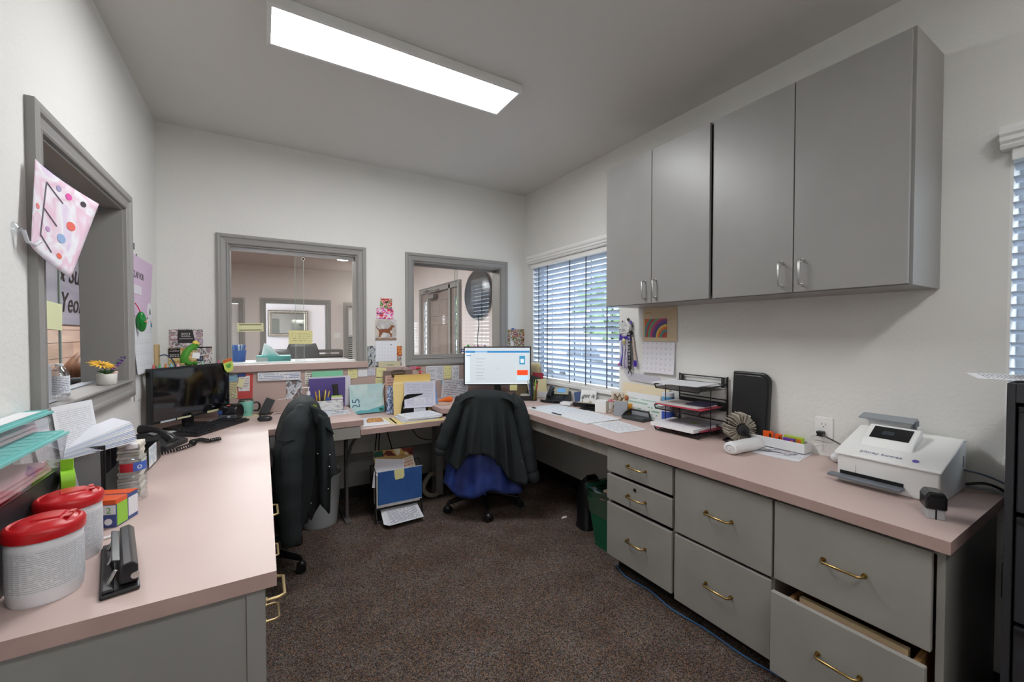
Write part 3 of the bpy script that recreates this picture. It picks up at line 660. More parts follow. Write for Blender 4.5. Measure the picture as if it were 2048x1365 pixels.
bottle('small frosted bottle with white cap standing on the left window sill',-.632,2.13,1.1125,.026,.125,lab=False)
# mesh organiser + teal bins
MESH=bumpy('wire_mesh',(44,44,47),.4,300,.5,.001,spec=.4)
t=T('mesh_organizer','black mesh organizer under the teal-lidded clear boxes','organizer',(-.545,1.44,ZT)); m=MB()
m.box(-.04,.04,-.24,.24,0,.003).box(-.042,-.039,-.24,.24,0,.20).box(.039,.042,-.24,.24,0,.20).box(-.04,.04,-.242,-.239,0,.20).box(-.04,.04,.239,.242,0,.20); O('mesh_box',m,MESH,t)
O('rim',MB().tube([(-.041,-.241,.2),(.041,-.241,.2),(.041,.241,.2),(-.041,.241,.2)],.003,6,closed=True),BLKPL,t)
t=T('tape_roll','bright green tape loop hanging on the end of the mesh organizer','tape',(-.480,1.655,.93)); 
O('loop',MB().lathe([(.026,-.014),(.03,-.014),(.03,.014),(.026,.014)],(0,0,0),20,M=Euler((0,R(90),R(20))).to_matrix()).box(-.013,.013,-.002,.002,.028,.06),mat((150,214,50),.5),t,smooth=True)
TEAL=mat((126,200,196),.35)
def bin_(label,x0,x1,y0,y1,z0,z1,lay):
    t=T('storage_bin',label,'storage box',((x0+x1)/2,(y0+y1)/2,z0)); a=(x1-x0)/2;b=(y1-y0)/2;h=z1-z0; m=MB()
    k=.82
    vs=[(sx*a*(k if z==0 else 1),sy*b*(.95 if z==0 else 1),z) for z in (0,h-.014) for sx,sy in ((-1,-1),(1,-1),(1,1),(-1,1))]
    m.add(vs,[(0,1,2,3),(0,1,5,4),(1,2,6,5),(2,3,7,6),(3,0,4,7)]); O('clear_body',m,HAZE,t)
    l=MB().box(-a-.003,a+.003,-b-.003,b+.003,h-.013,h-.006).box(-a+.006,a-.006,-b+.006,b-.006,h-.006,h)
    n=14
    for i in range(n): y=-b+.02+i*(2*b-.04)/(n-1); l.box(-a+.008,a-.008,y-.003,y+.003,h,h+.0012)
    o=O('ribbed_lid',l,TEAL,t,bevel=.001)
    ins=MB()
    for i in range(lay): ins.box(-a*.7,a*.7,-b*.85+.01*i,b*.8-.012*i,.004+i*.012,.012+i*.012)
    O('papers_inside',ins,mat((222,176,182),.8),t)
    return t
bin_('long clear box with ribbed teal lid on the mesh organizer',-.590,-.487,1.06,1.69,.9655,1.070,3)
b2=bin_('small teal-lidded box with a white label, on top of the long clear box',-.590,-.535,1.10,1.745,1.0715,1.125,2)
O('white_label',MB().box(-.022,.022,-.20,.27,.0545,.0555),printed((238,238,240),(120,120,130),6,20,11),b2)
# sheets in stand behind
t=T('paper_holder','clear stand with white leaflets leaning against the wall under the window','papers',(-.560,1.80,ZT),(0,0,R(80)))
for i,(dx,rz,hh) in enumerate(((-.05,3,.315),(.03,-5,.34),(.10,2,.36))):
    p=page('sheet',None,None,.21,.28,printed((226,227,230),(120,122,130),44,30,seed=20+i,strength=.35),(dx,-.012-.007*i,hh-.14),(R(-8),R(rz),0),parent=t)
O('stand',MB().box(-.13,.15,-.02,.02,0,.006).cbox((0,.012,.10),(.28,.003,.2),(R(-6),0,0)),CLEARP,t)
# letter sorter with envelopes
t=T('letter_sorter','black mesh letter sorter stuffed with white envelopes under the left window','letter sorter',(-.515,1.925,ZT)); m=MB()
for i,hh in enumerate((.215,.20,.20)): m.box(-.072,.066,-.075+i*.065,-.072+i*.065,0,hh)
m.box(-.072,.066,-.075,.058,0,.003).box(-.074,-.071,-.075,.058,0,.12).box(.064,.067,-.075,.058,0,.12); O('mesh_panels',m,MESH,t,bevel=.001)
O('rim',MB().tube([(-.072,-.0735,.03),(-.072,-.0735,.217),(.066,-.0735,.217),(.066,-.0735,.03)],.003,6),BLKPL,t)
O('grey_sheet',MB().cbox((.0,-.083,.11),(.115,.002,.19),(R(3),0,R(2))),printed((128,130,134),(60,60,66),22,16,6),t)
for i in range(13):
    o=tag(O('envelope',MB().box(-.0,.215,-.0006,.0006,-.034,.034),mat(((214,215,222),(204,206,218),(184,190,212),(220,220,222))[i%4],.8)),'white envelope fanned out of the black letter sorter','envelope','envelopes in the letter sorter',(-.568+.001*i,1.80+.0035*i,.958+.0030*i),(R(-86+.8*i),R(-4-.5*i),R(38+1.6*i)))
# index cards
t=T('card_stack','tall stack of cream index cards behind the water bottle','cards',(-.415,1.955+.06,ZT))
for i in range(17):
    dx=rnd.uniform(-.004,.004); dy=rnd.uniform(-.004,.004); O('card',MB().box(-.030+dx,.030+dx,-.04+dy,.04+dy,.0112*i,.0112*i+.0085),mat(((226,220,206),(214,206,190),(236,232,222),(198,190,176))[i%4],.85),t)
# black tray further
t=T('desk_tray','black open desk tray between the letter sorter and the left telephone','tray',(-.495,2.33,ZT),R(-2)); m=MB()
m.box(-.075,.07,-.19,.19,0,.004).box(-.077,-.073,-.19,.19,0,.10).box(.068,.072,-.19,.19,0,.085).box(-.075,.07,-.192,-.188,0,.10).box(-.075,.07,.188,.192,0,.085).box(-.073,.068,.03,.034,.004,.075)
O('tray_box',m,mat((40,38,40),.4),t,bevel=.002); O('plum_folder',MB().cbox((-.0,-.08,.05),(.12,.16,.004),(R(12),0,0)),mat((74,34,50),.6),t)
t2=T('leaflet','white and blue leaflet card stuck on the front of the black desk tray','card',(-.418,2.36,.815),(0,0,R(88))); O('card',sheet_mb(.12,.085),photo([(226,228,230),(236,238,240),(190,214,226),(214,222,226)],3,3),t2,solid=.001)
# phones
def desk_phone(label,x,y,rz,screen,body=(30,31,34),face=(36,37,41)):
    t=T('desk_phone',label,'telephone',(x,y,ZT),rz); 
    O('base',MB().prism([(-.09,.0),(.09,.0),(.09,.075),(.06,.085),(-.09,.022)],-.095,.095,lambda a,b,h:(h,a,b)),mat(body,.4),t,bevel=.004)
    slope=math.atan2(.063,.15); Mk=Euler((slope,0,0)).to_matrix()
    def P(x,u,h): v=Mk@Vector((0,u,h)); return Vector((x,-.09,.022))+v
    k=MB()
    for i in range(3):
        for j in range(4): c=P(.0+i*.021,.025+j*.018,.003); k.cbox(c,(.013,.010,.006),(slope,0,0))
    O('key',k,mat((70,72,78),.4) if screen else mat((54,55,60),.4),t,bevel=.001)
    if screen:
        f=MB(); c=P(.025,.128,.018); f.cbox(c,(.125,.075,.014),(slope+R(22),0,0)); O('display_bezel',f,mat((168,166,146),.4),t,bevel=.004)
        c=P(.025,.126,.0262); O('screen',MB().cbox(c,(.07,.045,.002),(slope+R(22),0,0)),mat((96,140,180),.2,em=.3),t)
        for s in (-1,1):
            q=MB()
            for j in range(4): q.cbox(P(.025+s*.050,.108+j*.012,.0262),(.012,.006,.002),(slope+R(22),0,0))
            O('line_key',q,mat((200,198,184),.4),t)
    else:
        O('display',MB().cbox(P(.022,.12,.004),(.085,.03,.006),(slope,0,0)),mat((120,124,122),.3),t,bevel=.001)
    h=MB(); pts=[P(-.062,.005+.15*i/8,.030+.022*math.sin(math.pi*i/8)) for i in range(9)]
    h.tube(pts,[.022,.021,.015,.0135,.013,.0135,.015,.021,.022],10); O('handset',h,mat((22,22,25),.3),t,smooth=True)
    return t
desk_phone('black desk telephone without lit screen on the left counter',-.465,2.74,R(70),False)
def coil(label,pts,r=.010,n=26):
    P=[Vector(p) for p in pts]; L=[]; K=n*8
    for i in range(K+1):
        s=i/K*(len(P)-1); k=min(int(s),len(P)-2); f=s-k; c=P[k].lerp(P[k+1],f); d=(P[k+1]-P[k]).normalized(); a=Vector((-d.y,d.x,0)); ang=2*math.pi*i/8
        L.append(c+a*r*math.cos(ang)+Vector((0,0,1))*r*math.sin(ang)*.9)
    tag(O('coiled_cord',MB().tube(L,.0026,5),BLKPL,smooth=True),label,'cord')
coil('coiled black telephone cord lying in front of the left telephone',[(-.425,2.55,ZT+.013),(-.36,2.60,ZT+.013),(-.31,2.68,ZT+.013),(-.33,2.74,ZT+.013),(-.29,2.76,ZT+.014),(-.25,2.71,ZT+.013),(-.20,2.74,ZT+.013)],n=40)
# monitor L
def monitor(label,c,rz,w,h,z0,screenmat,standx=0,standh=None,deskz=.76,bez=.014):
    t=T('computer_monitor',label,'monitor',(c[0],c[1],deskz+.0005),rz); zb=z0-deskz
    O('housing',MB().box(-w/2,w/2,-.012,.022,zb,zb+h),BLKPL,t,bevel=.003)
    O('screen',MB().grid(lambda u,v:((u-.5)*(w-2*bez),-.0126,zb+bez+v*(h-2*bez)),1,1),screenmat,t)
    O('stand_neck',MB().box(-.03+standx,.03+standx,.023,.05,.012,zb+h*.5),BLACK,t,bevel=.003)
    O('stand_foot',MB().prism([(-.12,-.06),(.12,-.06),(.10,.11),(-.10,.11)],0,.012,lambda a,b,h_:(a+standx,b,h_)),BLACK,t,bevel=.004)
    return t
ml=monitor('black switched-off monitor leaning across the far end of the left counter',(-.378,3.236),R(50.1),.534,.318,.828,mat((12,12,14),.06,0,.8))
for lab,c,x in (('small pale sticker strip on the bottom bezel',(210,206,170),-.07),('small pale sticker strip on the bottom bezel',(200,204,210),-.17)):
    O('sticker',MB().box(x-.045,x+.045,-.0140,-.0126,.070,.080),mat(c,.6),ml)
O('sticker',MB().box(.09,.21,-.0140,-.0126,.070,.083),mat((206,204,160),.6),ml)
t=T('sticker_badge','green and orange round badge card hanging from the top corner of the left monitor','badge',(-.201,3.408,1.128),(0,R(-14),R(42)))
O('card',MB().prism([(-.033,.045),(.033,.045),(.033,-.02),(.018,-.045),(-.018,-.045),(-.033,-.02)],-.001,.001,lambda a,b,h:(a,h,b)),mat((198,214,96),.5),t); O('orange_band',MB().box(-.032,.032,-.0022,-.0011,.024,.044),mat((214,96,48),.5),t)
O('leaf_mark',MB().prism([(-.02,0),(-.01,.012),(0,.004),(.012,.014),(.02,-.004),(.006,-.02),(-.01,-.018)],-.0022,-.0011,lambda a,b,h:(a,h,b)),mat((92,160,70),.5),t)
# tiny figures along the monitor top
def on_mon(s,dz=0,dy=.004): 
    a=R(50.1); return (-.378+s*math.cos(a)-dy*math.sin(a),3.236+s*math.sin(a)+dy*math.cos(a),1.1468+dz)
t=T('crocodile_toy','green toy crocodile holding a paper, sitting on top of the left monitor','toy',on_mon(.0),R(50))
O('body',MB().tube([(-.045,0,.022),(-.05,0,.05),(-.035,0,.08),(-.01,0,.105),(.02,0,.12),(.045,0,.122)],[.022,.022,.02,.019,.017,.010],10),mat((64,138,28),.6),t,smooth=True)
O('leg',MB().ball((-.025,-.008,.014),.016,10,8,1.6,1,.9).ball((0.02,-.006,.012),.012,8,6,1.3),mat((54,124,24),.6),t,smooth=True)
O('jaw',MB().tube([(.02,0,.105),(.04,0,.095)],[.010,.006],8),mat((96,150,60),.6),t,smooth=True); O('flower_hat',MB().ball((.028,0,.138),.016,8,6).ball((.045,0,.134),.010,8,6),mat((234,208,96),.6),t,smooth=True); O('eye',MB().ball((.022,-.016,.127),.004,8,6),BLACK,t)
O('paper',MB().cbox((.015,-.018,.06),(.05,.002,.035),(0,R(12),0)),WHITE,t)
for i,(s,c) in enumerate(((-.235,(196,90,84)),(-.20,(88,170,120)),(-.165,(214,130,60)),(-.13,(120,190,196)),(-.09,(224,170,180)),(.075,(150,196,160)),(.20,(206,120,140)))):
    t=T('mini_figure',('tiny red figure','tiny green figure','tiny orange figure','tiny light blue figure','tiny pink figure','tiny mint figure right of the crocodile','tiny rose figure')[i]+' on the top edge of the left monitor','figurine',on_mon(s)); O('figure_body',MB().lathe([(.008,0),(.007,.006),(.004,.012),(.005,.016),(.001,.02)],(0,0,0),10,cap=False),mat(c,.5),t,smooth=True); O('ear',MB().ball((-.003,0,.02),.0025,6,4).ball((.003,0,.02),.0025,6,4),mat(c,.5),t)
# keyboard, papers and mouse
def keyboard(label,c,rz,z,w=.44,d=.15,col=(30,30,33)):
    t=T('keyboard',label,'keyboard',(c[0],c[1],z),rz); O('case',MB().prism([(-d/2,0),(d/2,0),(d/2,.022),(-d/2,.010)],-w/2,w/2,lambda a,b,h:(h,a,b)),mat(col,.45),t,bevel=.003)
    proto=None; sl=math.atan2(.012,d); rows=5
    for j in range(rows):
        nk=20 if j<4 else 14; wd=(w-.03)/nk
        for i in range(nk):
            if nk==20 and i in (14,16+100): continue
            y=-d/2+.018+j*(d-.036)/(rows-1)*1.0; z_=.0115+ (y+d/2)*math.tan(sl)
            if proto is None: proto=O('key',MB().cbox((0,0,.003),(.0165,.0165,.006),(sl,0,0)),mat((44,44,48),.4),t,bevel=0); o=proto
            else: o=proto.copy(); COL.objects.link(o)
            o.location=(-w/2+.015+wd*(i+.5),y,z_)
            if j==0 and 4<=i<=8 and nk==20: pass
    return t
page('paper_sheet','white sheet under the back edge of the left keyboard','paper',.216,.28,printed(seed=31,base=(222,225,230)),(-.355,3.155,ZT+.001),FLAT(R(-30)))
page('paper_sheet','second white sheet below the left monitor','paper',.216,.28,printed(seed=32,base=(214,218,226)),(-.28,3.262,ZT+.0022),FLAT(R(-42)))
keyboard('black keyboard in front of the left monitor',(-.262,3.128),R(56.8),ZT+.0035)
t=T('computer_mouse','dark grey computer mouse right of the left keyboard','mouse',(.008,3.215,ZT),R(-20)); O('shell',MB().ball((0,0,.014),.03,14,10,1.55,1,.75),mat((40,41,45),.35),t,smooth=True); O('side_grip',MB().ball((0,0,.012),.031,14,8,1.42,.99,.5),mat((70,72,76),.4),t,smooth=True); O('scroll_wheel',MB().cyl((-.03,-.003,.033),(-.03,.003,.033),.005),BLACK,t)
# mug + coaster
t=T('coaster','cream coaster under the mint mug','coaster',(-.09,3.455,ZT)); O('disc',MB().box(-.055,.065,-.045,.045,0,.004),mat((206,196,160),.7),t,bevel=.002)
t=T('travel_mug','mint green insulated mug with black handle','mug',(-.105,3.458,ZT+.0042)); MINT=mat((134,206,188),.4)
O('cup',MB().lathe([(.036,0),(.038,.004),(.038,.02),(.045,.03),(.046,.105),(.043,.106),(.042,.03),(.001,.02)],(0,0,0),28,cap=False),MINT,t,smooth=True)
O('steel_rim',MB().lathe([(.0455,.104),(.0462,.106),(.0462,.113),(.042,.114),(.042,.105)],(0,0,0),28,cap=False),CHROME,t,smooth=True); O('lid',MB().lathe([(.0415,.108),(.0415,.112),(.001,.112)],(0,0,0),20,cap=False),SMOKE,t)
O('handle',MB().tube([(.044,-.0,.088),(.07,-.0,.09),(.082,0,.075),(.082,0,.045),(.07,0,.030),(.043,0,.032)],.007,8),BLKPL,t,smooth=True); O('mark',MB().prism([(-.005,0),(.005,0),(0,.009)],-.0472,-.0464,lambda a,b,h:(a,h,b+.03)),mat((60,110,100),.4),t)
# round black tape dispenser
t=T('tape_dispenser','rounded black tape dispenser with stickers beside the left monitor','tape dispenser',(-.185,3.355,ZT),R(-25))
O('body',MB().lathe([(.001,-.055),(.05,-.055),(.055,-.05),(.055,.05),(.05,.055),(.001,.055)],(0,0,.056),28,cap=False,M=Euler((0,R(90),0)).to_matrix()),mat((24,24,27),.25),t,smooth=True)
O('silver_band',MB().box(-.055,.055,-.057,-.045,.018,.045),mat((120,122,128),.3,.5),t,bevel=.003)
O('red_sticker',MB().ball((0,-.030,.104),.011,10,6,1.1,1,.3),mat((220,110,100),.5),t,smooth=True); O('blue_sticker',MB().box(-.055,-.025,-.0595,-.0565,.05,.075),mat((60,84,150),.5),t); O('round_sticker',MB().cyl((.015,-.0572,.032),(.015,-.059,.032),.009,n=14),mat((210,214,226),.5),t)
# phone stand
t=T('phone_stand','small black phone charging stand with cable','phone stand',(.012,3.478,ZT),R(-12)); O('foot',MB().box(-.045,.045,-.04,.04,0,.006),BLKPL,t,bevel=.002); O('charging_plate',MB().cbox((.012,.0,.055),(.06,.008,.118),(R(-22),R(22),0)),mat((26,26,28),.4),t,bevel=.003)
tag(O('charging_cable',MB().ctube([(.06,3.43,ZT+.003),(.11,3.44,ZT+.003),(.17,3.47,ZT+.003),(.205,3.50,ZT+.006),(.215,3.51,ZT+.05)],.002,6),BLKPL,smooth=True),'thin black cable running from the phone charging stand along the wall','cable')
t=T('plug_adapter','black plug adapter on the pink panel right of the phone stand','adapter',(.19,3.515,.80)); O('block',MB().box(-.014,.014,-.014,.0225,-.02,.02),BLKPL,t,bevel=.003); O('cable',MB().ctube([(0,-.014,-.01),(.02,-.03,.01),(.06,-.03,.012)],.002,6),BLKPL,t)
t=T('candy_jar','small glass jar with pink sweets behind the left chair','jar',(.24,3.46,ZT)); O('glass',MB().lathe([(.028,0),(.03,.004),(.03,.035),(.027,.038)],(0,0,0),20,cap=False),GLASS,t,smooth=True); O('sweets',MB().lathe([(.026,.003),(.026,.03),(.001,.034)],(0,0,0),16),mat((196,130,140),.6),t,smooth=True); O('lid',MB().lathe([(.031,.038),(.031,.046),(.001,.047)],(0,0,0),20,cap=False),mat((230,190,196),.4),t)
# ---------- sheets on the pink backsplash ----------
yw=BY-.0012
def note(label,x0,x1,z0,z1,m,rot=0,dy=0,name='sticky_note',cat='note',group=None,rise=0):
    return page(name,label,cat,x1-x0,z1-z0,m,((x0+x1)/2,yw-.0012-dy,(z0+z1)/2),(0,R(rot),0),group,rise=rise)
YEL=lambda s:printed((226,220,160),(120,120,100),6,7,s,.12,.12,.55,duty=.3,thr=.48); 
note('pale blue note above the tan cards behind the left monitor',-.222,-.152,1.004,1.052,printed((160,200,218),(70,90,110),5,8,41))
note('upper tan sticky note behind the left monitor',-.219,-.158,.942,1.0,printed((212,202,160),(110,104,80),5,6,42)); note('lower tan sticky note behind the left monitor',-.219,-.158,.882,.940,printed((214,204,166),(110,104,80),5,6,43))
note('red backed card behind a white note list above the mint mug',-.155,-.064,.875,1.055,mat((196,74,70),.6),2,name='red_card',cat='card'); note('white note list pinned over the red card',-.150,-.082,.930,1.040,printed((232,226,224),(140,120,120),9,6,44),1,dy=.003)
note('small cream note hanging askew on the white note list',-.155,-.118,.960,1.020,mat((226,220,176),.7),14,dy=.006); note('dark blue sticker on top of the red card',-.155,-.105,1.036,1.058,mat((46,64,124),.5),dy=.008,name='sticker',cat='sticker')
o=page('year_chart','long white chart strip with four printed tables on the pink panel','chart',.277,.062,printed((232,234,238),(90,110,170),5,9,45,.02,.1,.7),(.106,yw-.016,1.026),(R(6),R(1.0),0))
note('photo print of a room with small figures under the chart strip',.148,.254,.846,.992,photo([(196,204,210),(168,176,186),(220,222,224),(96,100,112),(150,110,80)],6,3,smooth=True),name='photo_print',cat='photo')
note('white index card with short lines beside the green folder',.276,.330,.955,1.052,printed((228,226,214),(90,90,90),6,5,46),name='index_card',cat='card')
page('file_folder','mint green folder standing behind the purple folder','folder',.222,.23,mat((140,212,172),.5),(.436,yw-.010,.935),(R(3),0,0))
page('file_folder','white folder edge standing behind the purple folder','folder',.30,.245,mat((226,224,234),.6),(.452,yw-.020,.886),(R(5),0,0))
page('file_folder','purple folder leaning on the pink panel behind the pen holder','folder',.262,.235,mat((98,84,148),.5),(.430,yw-.029,.879),(R(6),0,0))
for i,(x0,x1,z0,z1,m,r,l) in enumerate(((.588,.660,.978,1.054,YEL(1),0,'yellow sticky note left of the small white note on the pink panel'),(.664,.738,.990,1.056,printed((228,228,230),(150,150,150),5,6,47,.1,.1,.3),0,'curling white note between two yellow notes on the pink panel'),
  (.742,.800,.994,1.052,printed((214,216,226),(120,124,150),7,6,48),0,'pale blue lined note left of the tilted yellow note'),(.812,.890,.978,1.054,YEL(2),4,'tilted yellow note below the dog calendar'),(.804,.876,.890,.972,YEL(3),-1,'yellow note below the tilted yellow note'),(.703,.776,.885,.902,YEL(4),0,'narrow yellow note just above the teal calendar'),
  (1.245,1.332,.89,1.052,printed((224,226,230),(110,112,124),14,8,49),0,'white list sheet left of the blue tab on the pink panel'),(1.336,1.408,.92,1.05,printed((222,224,230),(110,112,124),12,7,50),0,'second white list sheet below the right pass-through'),(1.412,1.485,.93,1.05,YEL(5),0,'tall yellow note below the right pass-through'),(1.489,1.560,.92,1.048,printed((226,228,232),(120,120,130),11,7,51),0,'third white list sheet beside the monitor'))):
    note(l,x0,x1,z0,z1,m,r,rise=.004 if i in (0,1,3) else 0)
note('pink sticky note above the clipboard',1.10,1.175,1.030,1.056,printed((224,140,160),(120,60,80),3,6,52),0,dy=.004); note('small floral note left of the pink note',1.02,1.095,1.028,1.054,photo([(206,204,196),(150,150,140),(186,120,120),(226,224,220)],7,7),0,dy=.004)
note('light blue tab note beside the folders',1.385,1.448,.875,.915,mat((110,186,214),.6),0,dy=.004); note('orange and brown striped strip below the white list sheet',1.50,1.56,.895,.915,mat((196,150,80),.6),0,dy=.003)
page('paper_sheet','white printed page leaning behind the black-jacketed chair','paper',.26,.17,printed((214,216,222),(120,120,130),10,14,53),(1.50,yw-.05,.845),(R(16),0,0))
# ---------- pen holder corner ----------
t=T('pen_holder','clear acrylic pen holder with papers, pens and a phone, before the purple folder','pen holder',(.43,3.40,ZT)); 
m=MB().box(-.095,.095,-.035,.035,0,.003).box(-.095,.095,-.037,-.034,0,.085).box(-.095,.095,.034,.037,0,.11).box(-.097,-.094,-.035,.035,0,.10).box(.094,.097,-.035,.035,0,.10).box(-.002,.002,-.034,.034,.003,.095)
O('acrylic_box',m,HAZE,t); O('front_card',MB().grid(lambda u,v:(-.09+.18*u,-.0385,.005+.075*v),1,1),photo([(214,214,212),(196,194,192),(228,228,226),(176,176,180)],9,3,smooth=True),t)
O('blue_sticker',MB().box(-.03,.0,-.041,-.039,.08,.105),mat((50,74,140),.5),t); O('green_card',MB().box(.012,.088,-.028,-.025,.03,.112),mat((176,208,110),.6),t); O('white_card',MB().box(.010,.092,-.0335,-.031,.01,.100),mat((226,214,222),.6),t)
def pens(parent_pos,lst,group,lab):
    for i,(dx,dy,h,tx,ty,c) in enumerate(lst):
        o=tag(O('pen',MB().cyl((0,0,0),(0,0,h-.012),.0042,n=8).cyl((0,0,h-.012),(0,0,h),.0042,.002,n=8),mat(c,.4),smooth=True),lab(i,c),'pen',group,(parent_pos[0]+dx,parent_pos[1]+dy,parent_pos[2]),(R(ty),R(tx),0))
CN={(236,206,60):'yellow',(246,222,80):'bright yellow',(200,160,60):'ochre',(60,54,44):'dark brown',(230,230,226):'white',(40,90,180):'blue'}
pens((.385,3.40,ZT+.004),[(-.03,.0,.15,-8,0,(200,160,60)),(-.016,.004,.155,-3,-4,(236,206,60)),(-.004,-.006,.15,2,2,(60,54,44)),(.006,.004,.152,6,-3,(246,222,80)),(.018,-.004,.148,11,0,(236,206,60)),(-.062,0,.12,-4,0,(40,90,180))],None,
     lambda i,c:('ochre pencil at the left of the acrylic pen holder','yellow pencil second in the acrylic pen holder','dark brown pencil in the middle of the acrylic pen holder','bright yellow pencil in the acrylic pen holder','yellow pencil leaning right in the acrylic pen holder','blue pen at the left end of the acrylic pen holder')[i])
t=T('phone_handset','black cordless handset standing in the acrylic pen holder','telephone',(.485,3.405,ZT+.05),(R(-4),R(-5),0)); O('body',MB().box(-.020,.020,-.01,.01,0,.15),mat((30,27,27),.4),t,bevel=.004); O('speaker',MB().cyl((0,-.0102,.07),(0,-.012,.07),.005),DGREY,t)
t=T('sanitizer_bottle','clear sanitizer pump bottle with white pump beside the purple folder','bottle',(.290,3.43,ZT)); O('body',MB().lathe([(.028,0),(.031,.004),(.031,.10),(.022,.118),(.012,.124)],(0,0,0),20,cap=False),glassmat('blue_gel',.1,(.72,.82,.95)),t,smooth=True); O('gel_label',MB().grid(lambda u,v:(.0316*math.cos(R(-150+120*u)),.0316*math.sin(R(-150+120*u)),.02+.06*v),8,1),photo([(176,120,190),(214,190,226),(150,160,214)],4,4),t)
O('pump',MB().cyl((0,0,.122),(0,0,.150),.014,.012).cyl((0,0,.150),(0,0,.178),.004).box(-.045,.008,-.006,.006,.176,.184),WHITE,t,bevel=.001,smooth=False)
tag(O('charging_cable',MB().ctube([(.24,3.50,1.0-.05),(.225,3.48,.93),(.19,3.46,.88),(.13,3.45,.865),(.09,3.46,.86)],.0022,6),WHITE,smooth=True),'thin white cable hanging before the photo print','cable')
for i,(x,y,rz,w,h,m,l) in enumerate(((.43,3.27,8,.22,.20,printed((226,228,232),(120,124,140),16,12,60),'white magazine page lying on the raised counter before the pen holder'),(.47,3.30,-4,.17,.13,photo([(206,210,216),(150,156,170),(232,234,238),(190,170,150)],10,3),'colour leaflet on top of the magazine page'),(.36,3.27,-14,.12,.16,photo([(190,200,214),(226,228,232),(150,170,196)],12,3),'blue grey leaflet near the left chair'))):
    page('leaflet',l,'paper',w,h,m,(x,y,ZT+.0008+.0012*i),FLAT(R(rz)))
# ---------- ledge: blue cup of pens, tissue box ----------
t=T('pen_cup','blue plastic cup filled with blue pens on the left window ledge','cup',(-.165,3.98,1.119)); O('cup',MB().lathe([(.042,0),(.044,.004),(.053,.085),(.056,.088),(.052,.088),(.04,.004)],(0,0,0),24,cap=False),mat((24,92,176),.45),t,smooth=True)
for i in range(14):
    a=i*2.4; r=.03*((i%5)+1)/5; o=tag(O('pen',MB().cyl((0,0,0),(0,0,.13),.0055,n=8).box(-.006,.006,-.002,.002,.122,.128),mat(((70,130,196),(40,80,160),(190,206,220))[i%3],.4)),'blue pen standing in the blue cup on the ledge','pen','blue pens in the ledge cup',(-.165+r*math.cos(a),3.98+r*math.sin(a),1.1235),(R(9*math.sin(a)*-1),R(9*math.cos(a)),0))
t=T('tissue_box','teal and silver tissue box with a tissue sticking out, on the pass-through ledge','tissue box',(.08,3.90,1.119),R(-4)); O('box',MB().box(-.12,.12,-.06,.06,0,.045),mat((84,182,178),.5),t,bevel=.002); O('silver_end',MB().box(-.121,-.04,-.061,.061,-.0,.034),mat((176,190,186),.4),t)
O('tissue',MB().grid(lambda u,v:(-.09+.15*u*(1-.35*v)+.02*v,.02*math.sin(5*u+3*v)-.01,.044+(.10*(1-(u)**2)*v if v>0 else 0)),12,8),mat((216,232,234),.8),t,solid=.001,smooth=True)
O('slots',MB().box(.06,.11,-.0615,-.0605,.012,.016).box(.06,.11,-.0615,-.0605,.024,.028),mat((40,90,90),.5),t)
# notes on glass of window_1 and 3
page('taped_note','cream note with two dark printed bars taped on the left glass pane','note',.165,.062,mat((226,224,178),.7),(-.075,3.607,1.39),(0,R(-1),0)); n=bpy.data.objects['taped_note']
O('printed_bar',MB().box(-.07,.07,-.0014,-.0006,.016,.024).box(-.07,.07,-.0014,-.0006,-.024,-.016),mat((140,138,106),.7),n)
page('sticky_note','yellow note taped on the glass below the framed mirror','note',.165,.105,YEL(9),(.255,3.606,1.315),(0,R(1),0))
page('sticky_note','large pale yellow note on the sliding glass of the left window','note',.16,.105,mat((222,226,180),.7),(-.688,2.275,1.415),(0,R(3),R(90)))
for z0,z1,y,l in ((1.24,1.375,1.965,'grey plastic holder on the left window frame'),(1.115,1.235,1.99,'lower grey plastic holder on the left window sill')):
    t=T('sign_holder',l,'holder',(-.63,y,z0)); O('plate',MB().box(-.004,.004,-.055,.055,0,z1-z0),mat((170,172,178),.35),t,bevel=.001); O('foot',MB().box(-.02,.02,-.055,.055,0,.003),mat((170,172,178),.35),t)
# ---------- flower pot ----------
t=T('flower_pot','small white pot with yellow daisy and purple sprig on the left window sill','flower pot',(-.612,2.575,1.1125)); O('pot',MB().lathe([(.030,0),(.034,.004),(.036,.046),(.0345,.050),(.031,.048),(.030,.042),(.001,.040)],(0,0,0),28,cap=False),mat((232,230,224),.35),t,smooth=True)
O('stem',MB().tube([(0,0,.04),(-.004,-.006,.07),(-.01,-.015,.085)],.003,6).tube([(0,0,.04),(.01,.03,.08),(.03,.075,.11),(.04,.115,.125)],.0018,6),mat((60,110,50),.6),t)
lf=MB()
for a in range(5): 
    q=R(72*a); lf.add([(0,0,.045),(.018*math.cos(q-.4),.018*math.sin(q-.4),.062),(.038*math.cos(q),.038*math.sin(q),.066),(.018*math.cos(q+.4),.018*math.sin(q+.4),.062)],[(0,1,2,3)])
O('leaf',lf,mat((44,92,40),.6),t,solid=.001)
pe=MB(); Mt=Euler((R(14),R(20),0)).to_matrix()
for a in range(18):
    q=R(20*a); rr=(.055,.048)[a%2]; L_=[Vector((.008*math.cos(q),.008*math.sin(q),0)),Vector((.03*math.cos(q-.14),.03*math.sin(q-.14),.004)),Vector((rr*math.cos(q),rr*math.sin(q),.001)),Vector((.03*math.cos(q+.14),.03*math.sin(q+.14),.004))]
    pe.add([Mt@p+Vector((-.01,-.022,.092)) for p in L_],[(0,1,2,3)])
O('petal',pe,mat((246,196,60),.6),t,solid=.0012); O('flower_centre',MB().ball((-.01,-.022,.096),.010,10,6,1,1,.5),mat((214,160,40),.7),t,smooth=True)
pu=MB()
